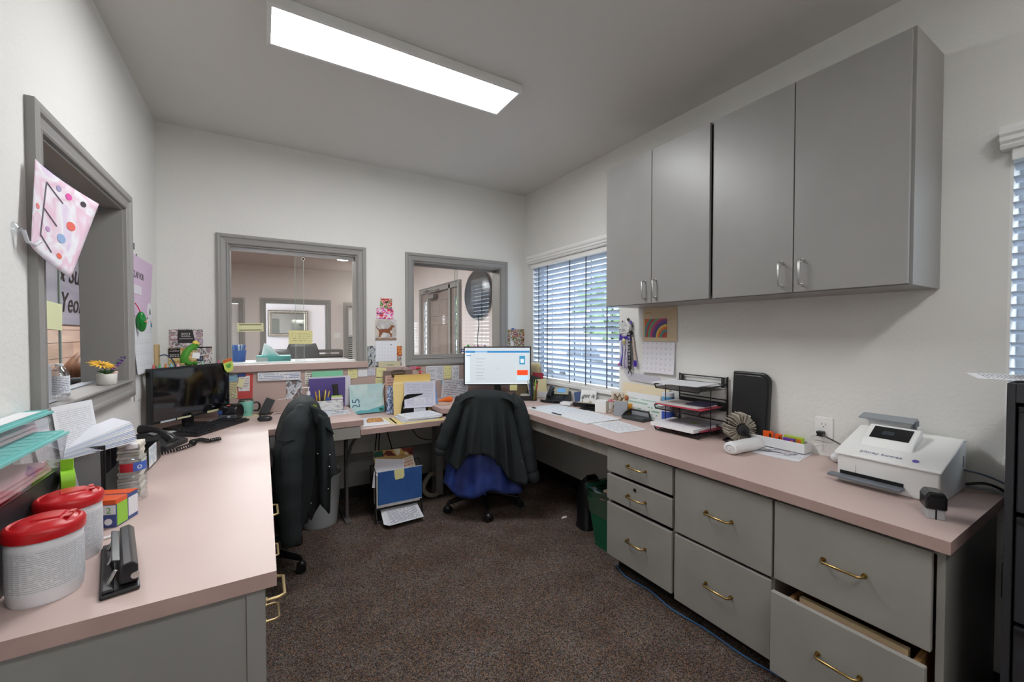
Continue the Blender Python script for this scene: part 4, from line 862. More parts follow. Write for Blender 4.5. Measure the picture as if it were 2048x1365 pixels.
for i in range(16):
    f=.25+i/16*.75; p=Vector((.04*f+.004*math.sin(i*2.3),.115*f+.004*math.cos(i*1.7),.045+.08*f+.006*math.sin(i*2))); pu.ball(p,.0075-.003*f,6,5,1,1.5,1)
O('purple_floret',pu,mat((104,60,140),.7),t,smooth=True); O('pink_shell',MB().ball((.02,.028,.052),.011,8,6,1.2,1,.8),mat((226,186,176),.5),t,smooth=True)
# ---------- left wall ----------
def lpage(name,label,cat,y0,y1,z0,z1,m,dx=.0018,**k): return page(name,label,cat,y1-y0,z1-z0,m,(XL+dx,(y0+y1)/2,(z0+z1)/2),(0,0,R(90)),**k)
fl_=lpage('flyer','lilac paper flyer with black letters on the left wall','paper',2.91,3.36,1.44,1.775,mat((214,190,214),.8),dx=.004,shear=.10)
textobj('lettering','CLAP FOR',.052,mat((60,56,66),.6),fl_,(-.085,-.0012,.06),(R(90),0,0))
O('white_strip',MB().box(-.2,-.02,-.0016,-.0008,-.045,.005),mat((228,222,232),.7),fl_)
lpage('wall_calendar','white calendar page below the lilac flyer','calendar',2.90,3.29,1.125,1.43,printed((226,228,232),(140,144,160),5,7,62,grid=5,strength=.5),dx=.010,rise=.015)
lpage('wall_calendar','white sheet hanging below the calendar page beside the left monitor','paper',2.93,3.12,.98,1.12,mat((224,224,222),.8),dx=.004)
t=T('pickle_ornament','glossy green pickle ornament hanging by a red loop','ornament',(XL+.032,2.955,1.365)); O('pickle',MB().ball((0,0,.045),.028,18,14,.8,.95,2.0,M=Euler((R(12),0,0)).to_matrix()),mat((22,128,48),.15),t,smooth=True); O('pink_mouth',MB().ball((.019,-.002,.045),.012,10,6,.5,1.6,.5),mat((216,130,110),.3),t,smooth=True); O('loop',MB().tube([(0,-.015,.095),(-.008,-.03,.125),(-.018,-.035,.145)],.0025,6),RED,t)
t=T('wall_badge','round white badge with dark script and blue ribbon beside the flyer','badge',(XL+.004,3.30,1.475)); O('disc',MB().cyl((-.002,0,0),(.002,0,0),.055,n=28),mat((230,230,232),.5),t); textobj('lettering','Al',.05,mat((70,74,84),.5),t,(.0026,0,0),(R(90),0,R(90))); O('ribbon',MB().box(-.001,.0025,.0,.022,-.26,-.05).cbox((.001,.02,-.07),(.003,.07,.02),(R(-20),0,0)),mat((70,120,170),.5),t)
t=T('cable_cover','tan cable cover on the left wall with a dark blue cable','cable cover',(XL+.010,3.46,1.20)); O('cover',MB().box(-.0095,.010,-.035,.035,-.065,.075),mat((206,178,130),.6),t,bevel=.004); O('cable',MB().ctube([(.012,.0,.0),(.04,.01,.005),(.075,.02,-.03),(.09,.03,-.09),(.09,.035,-.2)],.004,8),mat((52,76,110),.5),t,smooth=True)
t=T('hook_pair','two tiny dark clips above the lilac flyer','hook',(XL+.002,2.99,1.80)); O('clip',MB().box(-.0015,.004,-.022,-.012,0,.035).cbox((.002,.03,-.022),(.004,.016,.008),(R(30),0,0)),mat((110,110,114),.4),t)
# child's drawing with big E
t=T('child_drawing','pink and lilac child drawing with a pencilled letter E, curling off the left window frame','drawing',(-.565,1.84,1.685)); 
def dr(u,v):
    # u along y, v down from top ; corners measured on the frame
    yt=1.775+u*.245; zt=1.862-u*.055; yb=1.735+u*.125; zb=1.60-u*.075
    y=yt+(yb-yt)*v; z=zt+(zb-zt)*v; x=.018+.075*u**1.5*(1-.4*v)
    return (x-.02,y-1.84,z-1.685)
O('paper',MB().grid(lambda u,v:dr(u,1-v),14,14),photo([(236,220,232),(240,232,240),(232,196,214),(238,238,242),(226,206,230)],5,2.2,smooth=True),t,solid=.001,smooth=True)
e=MB()
def on(u,v): p=dr(u,v); return (p[0]+.0016,p[1],p[2])
for a,b in (((.22,.15),(.22,.80)),((.22,.15),(.52,.26)),((.22,.46),(.5,.56)),((.22,.78),(.5,.88))): e.tube([on(a[0]+(b[0]-a[0])*i/4,a[1]+(b[1]-a[1])*i/4) for i in range(5)],.0018,5)
O('pencil_letter',e,mat((120,118,128),.7),t)
for i,(u,v,r,c) in enumerate(((.42,.12,.010,(170,160,196)),(.58,.14,.012,(226,90,170)),(.8,.12,.011,(70,60,66)),(.72,.46,.016,(232,110,96)),(.62,.66,.015,(150,176,214)),(.66,.86,.009,(226,110,90)),(.1,.5,.008,(226,130,130)),(.35,.66,.008,(196,150,200)))):
    s=MB(); n=12; c0=Vector(on(u,v)); 
    pu_=Vector(dr(u+.02,v))-Vector(dr(u,v)); pv=Vector(dr(u,v+.02))-Vector(dr(u,v)); pu_.normalize(); pv.normalize()
    s.add([c0+pu_*r*math.cos(2*math.pi*k/n)+pv*r*math.sin(2*math.pi*k/n) for k in range(n)],[tuple(range(n))]); O('crayon_dot',s,mat(c,.8),t,solid=.0006)
t=T('suction_hook','clear suction hook on the wall beside the child drawing','hook',(XL+.001,1.715,1.64)); O('cup',MB().lathe([(.022,0),(.018,.008),(.006,.014),(.006,.02)],(0,0,0),18,cap=False,M=Euler((0,R(90),0)).to_matrix()),CLEARP,t,smooth=True); O('hook',MB().tube([(.018,0,0),(.022,.01,-.03),(.03,.03,-.036),(.034,.05,-.02)],.005,8),mat((206,206,212),.3),t,smooth=True)
# ---------- back wall calendars ----------
def bpage(name,label,cat,x0,x1,z0,z1,m,dy=.0018,rot=0,**k): return page(name,label,cat,x1-x0,z1-z0,m,((x0+x1)/2,YB-dy,(z0+z1)/2),(0,R(rot),0),**k)
PH=lambda s,sc_=4:photo([(206,190,196),(70,64,70),(232,222,226),(150,110,104),(188,176,196)],s,sc_,smooth=True)
o=bpage('photo_calendar','photo collage calendar 2023 with dark centre panel, highest on the wall behind the left monitor','calendar',-.535,-.352,1.248,1.372,PH(1))
O('dark_panel',MB().prism([(-.045,.057),(.035,.057),(.045,-.005),(.042,-.03),(-.045,-.03),(-.047,-.005)],-.0016,-.0008,lambda a,b,h:(a,h,b)),mat((48,42,46),.5),o); textobj('lettering','2023',.026,WHITE,o,(-.003,-.0022,.030)); 
O('fine_print',MB().box(-.028,.024,-.0022,-.0016,.012,.015).box(-.038,.036,-.0022,-.0016,-.002,.001),mat((200,196,198),.6),o)
rg=MB()
for i in range(9): rg.tube([(-.04+i*.01,-.002,.058),(-.04+i*.01,-.006,.064),(-.04+i*.01,.0,.067)],.001,5)
O('spiral_binding',rg,BLACK,o)
o=bpage('photo_calendar','dark calendar cover reading Calendar 2022, left of the toy crocodile','calendar',-.540,-.390,1.132,1.246,photo([(206,186,120),(226,206,150),(190,150,80),(214,196,150)],2,3),dy=.004)
O('black_panel',MB().box(-.074,-.012,-.0016,-.0008,-.008,.056),mat((28,22,22),.4),o); textobj('lettering','Calen',.022,mat((206,190,196),.5),o,(-.045,-.0022,.040),shear=.4); textobj('lettering','2022',.026,WHITE,o,(-.043,-.0022,.008))
o=bpage('photo_calendar','photo page marked 22 with a dark top bar right of the toy crocodile','calendar',-.392,-.302,1.140,1.254,photo([(206,204,206),(120,116,120),(226,220,222),(176,150,140),(150,140,170)],8,3)); O('top_bar',MB().box(-.045,.045,-.0016,-.0008,.048,.055),BLACK,o); O('navy_panel',MB().box(-.04,-.005,-.0016,-.0008,-.042,-.008),mat((44,50,72),.5),o); textobj('lettering',"'22",.02,mat((190,196,206),.5),o,(-.022,-.0022,-.025))
# dog calendar group
bpage('greeting_card','small red photo card with green mark, topmost between the two pass-throughs','card',.850,.948,1.560,1.642,photo([(150,40,40),(206,60,56),(226,190,180),(70,30,30),(110,190,80)],3,3.4),dy=.004,rot=3)
bpage('greeting_card','purple and red party photo card below the red card','card',.818,.960,1.466,1.556,photo([(84,60,150),(216,50,60),(232,214,220),(220,70,160),(90,80,170)],4,3.2),dy=.003,rot=1)
o=bpage('wall_calendar','wall calendar with a brown dog walking on a beach','calendar',.807,.985,1.285,1.460,photo([(196,198,200),(214,212,210),(176,172,170),(206,196,184)],6,2.5,smooth=True),dy=.003)
dg=MB(); F=lambda a,b,h:(a,h,b)
dg.prism([(-.062,-.005),(-.05,.008),(-.02,.010),(.02,.012),(.035,.026),(.045,.042),(.058,.044),(.066,.036),(.078,.030),(.074,.025),(.058,.024),(.052,.010),(.046,-.006),(.042,-.018),(.052,-.030),(.046,-.060),(.050,-.070),(.036,-.070),(.036,-.045),(.026,-.026),(.0,-.022),(-.028,-.020),(-.034,-.034),(-.046,-.048),(-.044,-.070),(-.058,-.070),(-.060,-.044),(-.056,-.024)],-.0018,-.0008,F); O('printed_dog',dg,mat((134,76,44),.6),o)
O('printed_dog_tail',MB().prism([(-.060,0),(-.078,.016),(-.084,.034),(-.080,.034),(-.073,.020),(-.054,.006)],-.0018,-.0008,F),mat((104,62,42),.6),o); O('printed_dog_markings',MB().prism([(.040,.0),(.05,-.012),(.046,-.028),(.040,-.030),(.034,-.01)],-.0022,-.0018,F).box(-.058,-.046,-.0022,-.0018,-.07,-.062).box(.036,.05,-.0022,-.0018,-.07,-.064),mat((226,214,196),.6),o); O('printed_sand',MB().box(-.088,.088,-.0012,-.0008,-.087,-.066),mat((150,124,108),.7),o)
o=bpage('calendar_page','white monthly calendar page hanging below the dog picture','calendar',.808,.986,1.108,1.283,printed((230,232,238),(150,156,176),5,7,63,grid=6,strength=.5),dy=.005)
O('pen_mark',MB().cbox((.04,-.0014,.052),(.014,.0006,.006),(0,R(-30),0)),mat((40,44,60),.6),o)
o=bpage('photo_print','dark green and white photo card at the lower left of the calendar page','photo',.742,.836,1.062,1.240,photo([(70,84,70),(36,44,44),(196,200,206),(120,130,120)],5,3,smooth=True),dy=.0022); textobj('lettering','20',.03,WHITE,o,(.025,-.0014,-.070))
bpage('photo_print','sunset photo sticking out right of the calendar page','photo',.975,1.030,1.150,1.236,photo([(150,50,40),(214,130,60),(70,30,40)],6,2.5),dy=.0022); bpage('photo_print','dark photo strip below the sunset photo','photo',.975,1.028,1.064,1.148,photo([(44,40,50),(196,190,190),(110,70,60)],9,4),dy=.0022)
o=bpage('banner_strip','cream strip with brown lettering below the calendar page','sign',.832,1.018,1.059,1.105,mat((206,200,168),.7),dy=.0026); textobj('lettering','FAMILY',.018,mat((110,100,70),.6),o,(.01,-.0014,-.008))
o=bpage('photo_print','colourful group photo card on the wall above the right monitor','photo',2.045,2.290,1.205,1.388,photo([(40,36,44),(196,110,70),(70,110,60),(214,200,196),(150,60,60),(60,70,110)],11,6),dy=.003,rot=1); O('pink_edge',MB().box(-.122,-.108,-.0016,-.0008,-.088,.09),mat((206,130,140),.6),o); O('white_patch',MB().box(-.04,-.005,-.0016,-.0008,-.08,-.035),WHITE,o); O('blue_clip',MB().box(-.03,.0,-.006,.002,.082,.1),mat((90,120,180),.5),o)
# ================= low desk =================
ZL=.6954
o=page('desk_calendar','teal and pale green desk calendar sheet reading 25, leaning behind the cookie','calendar',.265,.235,photo([(160,196,210),(186,214,218),(172,206,206),(200,220,218)],4,1.6,smooth=True),(.722,3.47,.815),(R(-14),0,0),curl=.006)
textobj('lettering','25',.085,mat((60,110,130),.6),o,(-.085,-.0018,-.035),(R(90),R(-90),0)); 
for i in range(6): O('month_block',MB().grid(lambda u,v:(-.045+(i%3)*.055+.045*u,-.0016,.0+(i//3)*.05+.042*v),1,1),printed((198,220,220),(110,130,140),6,6,70+i,.04,.06,.5),o)
O('teal_wave',MB().prism([(-.10,-.115),(.13,-.115),(.13,-.065),(.06,-.08),(0,-.095),(-.06,-.09),(-.10,-.10)],-.0022,-.0010,lambda a,b,h:(a,h-.008,b)),mat((96,176,184),.5),o)
O('green_logo',MB().prism([(.09,-.108),(.12,-.108),(.122,-.085),(.088,-.085)],-.0030,-.0022,lambda a,b,h:(a,h-.009,b)),mat((20,100,84),.5),o)
page('manila_folder','yellow folder under the white paper with the cookie','folder',.19,.26,mat((222,206,160),.7),(.735,3.10,ZL+.0008),FLAT(R(-2)))
page('paper_sheet','white paper lying under the cookie on the low desk','paper',.19,.30,printed((228,228,232),(170,170,180),10,8,64,strength=.3),(.685,3.12,ZL+.0022),FLAT(R(1)))
t=T('cookie_bar','brown crumbly cookie bar lying on the white paper','cookie',(.705,3.12,ZL+.003),R(-6)); ck=MB()
def ckf(u,v):
    x=(u-.5)*.115; y=(v-.5)*.085; e=min(u,1-u,v,1-v)*5; h=.020*min(1,max(0,e))**.5
    return (x,y,h+(.003*math.sin(31*u+17*v)*math.sin(23*v-9*u) if e>.2 else 0))
ck.grid(ckf,18,14); O('crumb_top',ck,bumpy('cookie_crumb',(206,160,104),.9,120,.7,.003,rgb2=(170,116,70),vscale=60),t); O('wrapper',MB().box(-.06,.06,-.045,.045,0,.0008),CLEARP,t)
page('manila_folder','yellow folder edge under the pile of papers on the low desk','folder',.36,.26,mat((222,200,130),.7),(.995,3.045,ZL+.0008),FLAT(R(-2)))
t=T('paper_stack','pile of printed white papers on the low desk beside the black-jacketed chair','papers',(1.02,3.06,ZL+.0018),R(3))
for i in range(6):
    p=page('sheet',None,None,.28,.216,printed((226,228,234),(120,124,140),20,16,80+i,strength=.5),(.006*i-.02,.006*(i%3),.002+.0045*i),(R(-90),0,R(3*(i%3)-2)),parent=t,th=.003)
# upright folder sorter
t=T('file_sorter','black plastic upright file sorter with arched front panel on the low desk','file sorter',(1.04,3.33,ZL))
arch=[(-.115,0),(-.10,.10),(-.085,.145),(-.06,.16),(.06,.16),(.085,.145),(.10,.10),(.115,0)]
for y in (-.10,-.03,.04): O('divider',MB().prism(arch,0,.003,lambda a,b,h:(a,y+h,b+.004)),BLKPL,t,bevel=.001)
O('base',MB().box(-.115,.115,-.105,.12,0,.006),BLKPL,t,bevel=.002); O('bracket_dot',MB().cyl((.085,-.1005,.115),(.085,-.103,.115),.010).cyl((-.085,-.1005,.06),(-.085,-.103,.06),.009),mat((196,190,150),.4,.4),t)
def fold(label,w,h,m,x,y,z,rx,ry=0,curl=0,name='manila_folder',cat='folder'):
    return page(name,label,cat,w,h,m,(x,y,z),(R(rx),R(ry),R(-3)),curl=curl,th=.002)
for i in range(5):
    fold(('front','second','third','fourth','rearmost')[i]+' manila folder standing in the black file sorter',.30,.245,mat(((230,204,140),(236,214,160),(226,196,120),(222,190,110),(214,180,104))[i],.7),1.030+.009*i,3.262+.022*i,.818+.016*i,-7)
fold('large grey blue printed page in front of the manila folders',.255,.205,printed((206,206,220),(130,134,160),16,12,66,strength=.4),1.085,3.232,.850,-10,2,curl=.01,name='paper_sheet',cat='paper')
fold('blue page edge curling right of the grey page in the file sorter',.05,.215,mat((110,140,186),.6),1.205,3.232,.832,-12,-4,curl=.01,name='paper_sheet',cat='paper')
fold('white note list hanging on the front of the black file sorter',.095,.135,printed((222,222,230),(140,142,160),12,5,67,strength=.4),1.075,3.212,.762,-4,0,name='paper_sheet',cat='paper')
fold('blue patterned notebook at the left end of the file sorter',.11,.22,photo([(60,76,116),(186,200,220),(100,120,160),(40,50,80)],9,9),.900,3.33,.812,-8,3,name='notebook',cat='notebook')
fold('black folder right of the blue notebook',.07,.19,mat((20,22,28),.4),.962,3.30,.798,-8,8,name='file_folder')
t=T('clipboard','brown clipboard with bronze clip leaning on the pink panel','clipboard',(.985,3.50,.93),(R(-5),0,0)); O('board',MB().box(-.125,.125,-.002,.002,-.20,.10),mat((120,100,92),.5),t,bevel=.001); O('page',MB().grid(lambda u,v:(-.11+.22*u,-.003,-.16+.22*v),1,1),printed((206,170,154),(150,110,110),9,10,68),t); O('clip',MB().box(-.055,.055,-.012,-.002,.045,.075).tube([(-.06,-.012,.085),(-.04,-.014,.10),(.04,-.014,.10),(.06,-.012,.085)],.004,6),mat((96,84,60),.35,.8),t,bevel=.002)
t=T('red_flower_clip','small red and white ribbon clip beside the clipboard','ribbon',(1.19,3.525,1.0)); O('ribbon',MB().ball((0,0,0),.014,8,6,1,.5,1.4).ball((-.02,0,.04),.014,8,6,1.6,.4,.7).ball((.004,0,-.02),.010,8,6),mat((196,50,60),.6),t,smooth=True); O('white_spot',MB().ball((.004,-.008,.0),.006,6,5),WHITE,t)
tag(O('charging_cable',MB().ctube([(.85,3.45,.705),(.845,3.46,.80),(.85,3.47,.88),(.87,3.50,.925),(.905,3.51,.93),(.93,3.50,.96)],.0035,6),mat((214,206,196),.5),smooth=True),'pale cable looping up beside the blue notebook','cable')
# corner: orange bottle on round tray, monitor, keyboard
t=T('squeeze_bottle','orange squeezy bottle lying left of the right monitor','bottle',(1.33,3.28,ZT+.020),(0,R(0),R(12))); O('body',MB().tube([(-.075,0,0),(-.05,0,0),(-.02,0,.002),(.02,0,.003),(.05,0,0),(.06,0,0)],[.006,.009,.015,.024,.022,.010],12),mat((240,112,24),.4),t,smooth=True); O('cap',MB().cyl((-.085,0,0),(-.073,0,0),.005),mat((246,130,60),.4),t)
t=T('round_tray','small tan round tray edge beside the manila folders','tray',(1.27,3.20,ZT)); O('disc',MB().lathe([(.055,0),(.06,.006),(.055,.008),(.001,.006)],(0,0,0),24,cap=False),mat((206,176,156),.6),t,smooth=True)
SCR=fresh('screen_glow',(214,224,228),.3)
def monitor_screen():
    m=fresh('screen_on',(206,214,218),.3); b=m.node_tree.nodes['Principled BSDF']; b.inputs['Emission Color'].default_value=C(214,226,232); b.inputs['Emission Strength'].default_value=.21; return m
mr=monitor('computer monitor with a lit web page between the two chairs and the blinds',(1.792,3.215),R(-29.5),.60,.345,.882,monitor_screen(),deskz=.76,bez=.011)
e=lambda c,s=.25: mat(c,.4,em=s)
def scr(nm,x0,x1,z0,z1,m,d=.0134): O(nm,MB().box(x0,x1,-d,-d+.0005,z0+.122,z1+.122),m,mr)
scr('browser_bar',-.285,.285,.293,.305,e((120,176,220))); scr('title_bar',-.285,-.20,.290,.306,e((40,130,190)),.0139); scr('title_bar',-.09,.285,.290,.306,e((40,130,190)),.0139)
scr('side_column',-.285,-.245,.03,.288,e((222,232,238))); scr('menu_word',-.275,-.235,.262,.268,e((60,110,160)),.0139)
for i in range(7): scr('list_line',-.19,-.11-.01*(i%3),.235-.03*i,.238-.03*i,e((150,160,170),.3),.0139)
scr('advert',.195,.245,.185,.262,e((60,150,190))); scr('advert_circle',.205,.235,.20,.235,e((226,232,232)),.0144); scr('orange_advert',.175,.27,.09,.135,e((240,80,30))); scr('right_text',.175,.27,.045,.08,e((176,206,230),.4)); scr('task_bar',-.285,.285,.012,.020,e((232,240,246)))
for i,x in enumerate((.008,.022,-.006)): scr('centre_icon',x,x+.006,.15-.012*(i%2),.155-.012*(i%2),e((170,180,186),.3),.0139)
O('sticky_note',MB().box(.11,.175,-.0145,-.0135,.075,.125),mat((214,212,150),.7),mr)
t=T('webcam_charm','round blue eye charm at the upper left corner of the lit monitor','charm',(1.508,3.345,1.195)); O('disc',MB().cyl((0,-.008,0),(0,.004,0),.015,n=18),mat((30,50,110),.3),t,smooth=True); O('white_eye',MB().cyl((0,-.010,0),(0,-.008,0),.007,n=14),WHITE,t); O('pupil',MB().cyl((0,-.0115,0),(0,-.010,0),.003,n=10),BLACK,t)
def on_r(s,dz=0): a=R(-29.5); return (1.792+s*math.cos(a),3.215+s*math.sin(a)+.004,1.2275+dz)
for i,(s,c,nm) in enumerate(((-.26,(70,160,60),'green'),(-.20,(206,150,190),'pink'),(-.17,(130,60,110),'plum'),(-.14,(214,180,200),'pale pink'),(-.11,(120,90,130),'violet'))):
    t=T('mini_figure','tiny '+nm+' figure on the top edge of the lit monitor','figurine',on_r(s)); O('figure_body',MB().lathe([(.009,0),(.008,.006),(.005,.010),(.006,.014),(.001,.018)],(0,0,0),10,cap=False,sx=1.6 if i==0 else 1),mat(c,.5),t,smooth=True)
keyboard('black keyboard half hidden behind the chair with the black jacket',(1.56,2.99),R(-35),ZT,w=.42,d=.14)
page('paper_sheet','white printed sheets under the lit monitor','paper',.28,.216,printed((216,218,224),(120,124,140),16,14,69),(1.62,3.26,ZT+.001),FLAT(R(-20)))
t=T('card_box','dark business card box below the lit monitor','box',(1.965,3.02,ZT),R(-30)); O('box',MB().box(-.05,.05,-.03,.03,0,.04),mat((30,30,34),.4),t,bevel=.003); O('cards',MB().box(-.045,.045,-.024,.024,.0405,.052),mat((176,174,160),.7),t)
page('pink_paper','pink paper lying behind the mesh pen cup','paper',.12,.14,mat((226,150,160),.7),(2.04,3.09,ZT+.001),FLAT(R(-20)))
t=T('card_stack','short stack of white cards behind the mesh pen cup','cards',(2.08,3.16,ZT),R(-30)); 
for i in range(4): O('card',MB().box(-.045,.045,-.028,.028,.008*i,.008*i+.006),mat((226,222,206),.8),t)
# mesh pen cup
t=T('pen_cup','black mesh pen cup full of pens and markers beside the lit monitor','cup',(2.015,2.985,ZT)); m=MB()
for k in range(24):
    a=2*math.pi*k/24
    for d in (-.5,.5): m.tube([(.036*math.cos(a+d*j/5),.036*math.sin(a+d*j/5),.004+.084*j/5) for j in range(6)],.0007,4)
for z in (.002,.088): m.tube([(.0365*math.cos(2*math.pi*k/24),.0365*math.sin(2*math.pi*k/24),z) for k in range(24)],.002,6,closed=True)
m.lathe([(.036,0),(.036,.002)],(0,0,0),24); O('mesh_body',m,BLKPL,t)
pcols=[(210,50,40),(30,30,34),(60,120,80),(240,200,60),(226,220,210),(70,90,170),(40,40,44),(150,190,60),(200,70,60),(30,90,60)]
pnm=['red','black','dark green','yellow','white','blue','charcoal','lime','brick red','forest green']
for i in range(10):
    a=i*.63+.3; r=.020; h=.15+.03*((i*7)%5)/5
    o=tag(O('pen',MB().cyl((0,0,0),(0,0,h*.7),.0048,n=8).cyl((0,0,h*.7),(0,0,h),.0054,n=8),mat(pcols[i],.4),smooth=True),pnm[i]+' pen or marker standing in the black mesh pen cup','pen',None,(2.015+r*math.cos(a),2.985+r*math.sin(a),ZT+.004),(R(-9*math.sin(a)),R(9*math.cos(a)),0))
t=T('scissors','black-handled scissors standing in the mesh pen cup','scissors',(2.022,2.99,ZT+.006),(0,R(4),R(-25))); O('blade',MB().box(-.008,.008,-.001,.001,0,.12),CHROME,t); O('handle',MB().tube([(.0,0,.12),(-.022,0,.145),(-.02,0,.18),(-.004,0,.175),(0,0,.14)],.004,6,closed=True).tube([(.0,0,.12),(.022,0,.145),(.02,0,.18),(.004,0,.175),(0,0,.14)],.004,6,closed=True),BLKPL,t,smooth=True)
# magazine file rack in the corner
t=T('file_rack','wire file rack with a stack of upright papers in the back right corner','file rack',(2.13,3.24,ZT),R(-32)); 
O('wire_frame',MB().tube([(-.13,-.07,0),(-.13,-.07,.16),(-.13,.06,.25),(.12,.06,.25),(.12,-.07,.16),(.12,-.07,0)],.004,6).tube([(-.13,-.07,.003),(.12,-.07,.003),(.12,.10,.003),(-.13,.10,.003)],.004,6,closed=True),CLEARP,t)
for i,(c,h,l) in enumerate((((206,190,150),.27,'upright sheet'),((226,206,140),.285,''),((196,186,170),.26,''),((224,222,214),.29,''),((214,206,196),.275,''))):
    O('sheet',MB().cbox((-.012+.01*i,.01+.018*i,h/2+.012),(.225,.006,h),(R(-9),R(4*(i%3)-4),0)),mat(c,.7),t)
page('leaflet','crimson leaflet with a white emblem standing in the corner file rack','leaflet',.10,.075,mat((160,24,48),.5),(2.165,3.125,.945),(R(-8),R(4),R(-32))); o=bpy.data.objects['leaflet.003'] if 'leaflet.003' in bpy.data.objects else None
t=T('leaflet','dark green and cream leaflet fan standing before the corner file rack','leaflet',(2.13,3.09,ZT),R(-32)); O('dark_leaf',MB().cbox((-.03,0,.10),(.10,.003,.19),(R(-8),R(14),0)),mat((50,60,56),.5),t); O('cream_leaf',MB().cbox((.03,-.012,.085),(.12,.003,.165),(R(-7),R(-3),0)),printed((218,208,164),(150,140,100),10,8,90),t); O('white_leaf',MB().cbox((.06,-.024,.03),(.10,.003,.055),(R(-4),0,0)),printed((222,222,226),(110,114,130),4,6,91),t)
# phone R and name board
desk_phone('black desk telephone with a lit blue screen beside the blinds window',2.165,2.815,R(-50),True)
coil('coiled black cord in front of the telephone with the blue screen',[(2.02,2.87,ZT+.013),(2.03,2.82,ZT+.013),(2.07,2.76,ZT+.013),(2.10,2.72,ZT+.013)],n=18)
t=T('notepad','small white notepad in front of the telephone with the blue screen','notepad',(2.115,2.635,ZT),R(-62)); O('pages',MB().box(-.045,.045,-.035,.035,.004,.026),WHITE,t,bevel=.001); O('backing',MB().box(-.047,.047,-.037,.037,0,.004),BLACK,t)
t=T('sign_board','white board with black script leaning in a black cradle by the window','sign',(2.215,2.50,ZT),R(-62)); O('board',MB().cbox((0,.02,.075),(.13,.005,.11),(R(-18),0,0)),WHITE,t); textobj('lettering','get it',.05,BLACK,t,(0,.0125,.085),(R(72),0,0),shear=.4)
O('blue_card',MB().cbox((-.085,.02,.07),(.07,.003,.08),(R(-18),R(-14),0)),photo([(90,110,150),(200,210,224),(60,80,120)],5,3),t); O('cradle',MB().box(-.10,.10,-.06,.07,0,.012).cbox((0,-.055,.022),(.2,.012,.03),(R(25),0,0)),BLKPL,t,bevel=.004)
O('bone_toy',MB().tube([(-.03,-.035,.03),(.03,-.03,.034)],.009,8).ball((-.035,-.035,.036),.012,8,6).ball((-.035,-.035,.022),.012,8,6).ball((.035,-.03,.042),.012,8,6).ball((.035,-.03,.028),.012,8,6),mat((206,200,176),.5),t,smooth=True)
t=T('desk_organizer','low black mesh organizer between the notepad and the white cube','organizer',(2.16,2.39,ZT),R(-75)); m=MB().box(-.07,.07,-.06,.06,0,.004)
for i in range(9): m.box(-.07,.07,-.06+.015*i-.001,-.06+.015*i+.001,.004,.008)
for i in range(10): m.box(-.07+.0155*i-.001,-.07+.0155*i+.001,-.06,.06,.008,.012)
O('mesh_tray',m,MESH,t)
# white cube + jar + photo + card + orange
t=T('note_cube','white cube box in front of the ribbed glass jar','box',(2.155,2.272,ZT),R(-63)); O('cube',MB().box(-.042,.042,-.035,.035,0,.088),WHITE,t,bevel=.002)
t=T('glass_jar','ribbed glass jar with pink sweets and shells beside the white cube','jar',(2.178,2.195,ZT)); pr_=[(.034,0),(.037,.004)]+[(.037-.0015*(i%2),.01+.008*i) for i in range(10)]+[(.033,.098),(.031,.104),(.036,.108),(.036,.118)]
O('glass',MB().lathe(pr_,(0,0,0),28,cap=False),GLASS,t,smooth=True); 
for i in range(9): O('shell',MB().ball((.018*math.cos(i*2.2),.018*math.sin(i*2.2),.010+.003*(i%3)),.008,7,5,1.4,.9,.6),mat(((206,176,150),(226,206,190),(190,140,120))[i%3],.5),t,smooth=True)
for i in range(8): O('sweet',MB().ball((.02*math.cos(i*2.4),.02*math.sin(i*2.4),.092+.002*(i%2)),.008,7,5),mat(((206,60,90),(226,130,150),(232,200,206))[i%3],.4),t,smooth=True)
t=T('framed_photo','small framed photo standing on the sill behind the glass jar','photo frame',(2.262,2.21,.838),R(-60)); O('frame',MB().box(-.055,.055,-.004,.004,-.075,.075),mat((226,220,206),.5),t,bevel=.001); O('photo',MB().grid(lambda u,v:(-.042+.084*u,-.0048,-.06+.12*v),1,1),photo([(214,196,160),(90,76,60),(226,214,196),(150,120,90)],13,4),t)
t=T('figurine','small brown and cream figurine standing behind the glass jar','figurine',(2.255,2.125,ZT)); O('robe',MB().lathe([(.022,0),(.020,.03),(.014,.09),(.016,.10)],(0,0,0),14),mat((206,190,160),.6),t,smooth=True); O('head',MB().ball((0,0,.118),.017,12,8,1,1,1.2),mat((176,110,76),.6),t,smooth=True); O('star',MB().ball((-.02,.02,.07),.012,8,5,1.6,.6,1),mat((216,180,120),.6),t,smooth=True)
t=T('framed_card','grey framed card standing in front of the orange packet','photo frame',(2.165,2.095,ZT),R(-72)); O('frame',MB().cbox((0,0,.052),(.10,.008,.105),(R(-10),0,0)),mat((150,154,160),.4),t,bevel=.001); O('card',MB().grid(lambda u,v:(-.042+.084*u,-.0055+.0176*(.1-.09*v)*0-.0+(.0+.09*v)*.17-.004,.010+.088*v),1,1),printed((206,212,220),(90,110,140),8,6,92),t)
t=T('orange_packet','orange packet standing behind the grey framed card','packet',(2.215,2.07,ZT),R(-70)); O('packet',MB().cbox((0,0,.045),(.05,.02,.088),(R(-6),0,0)),mat((226,160,50),.5),t,bevel=.002)
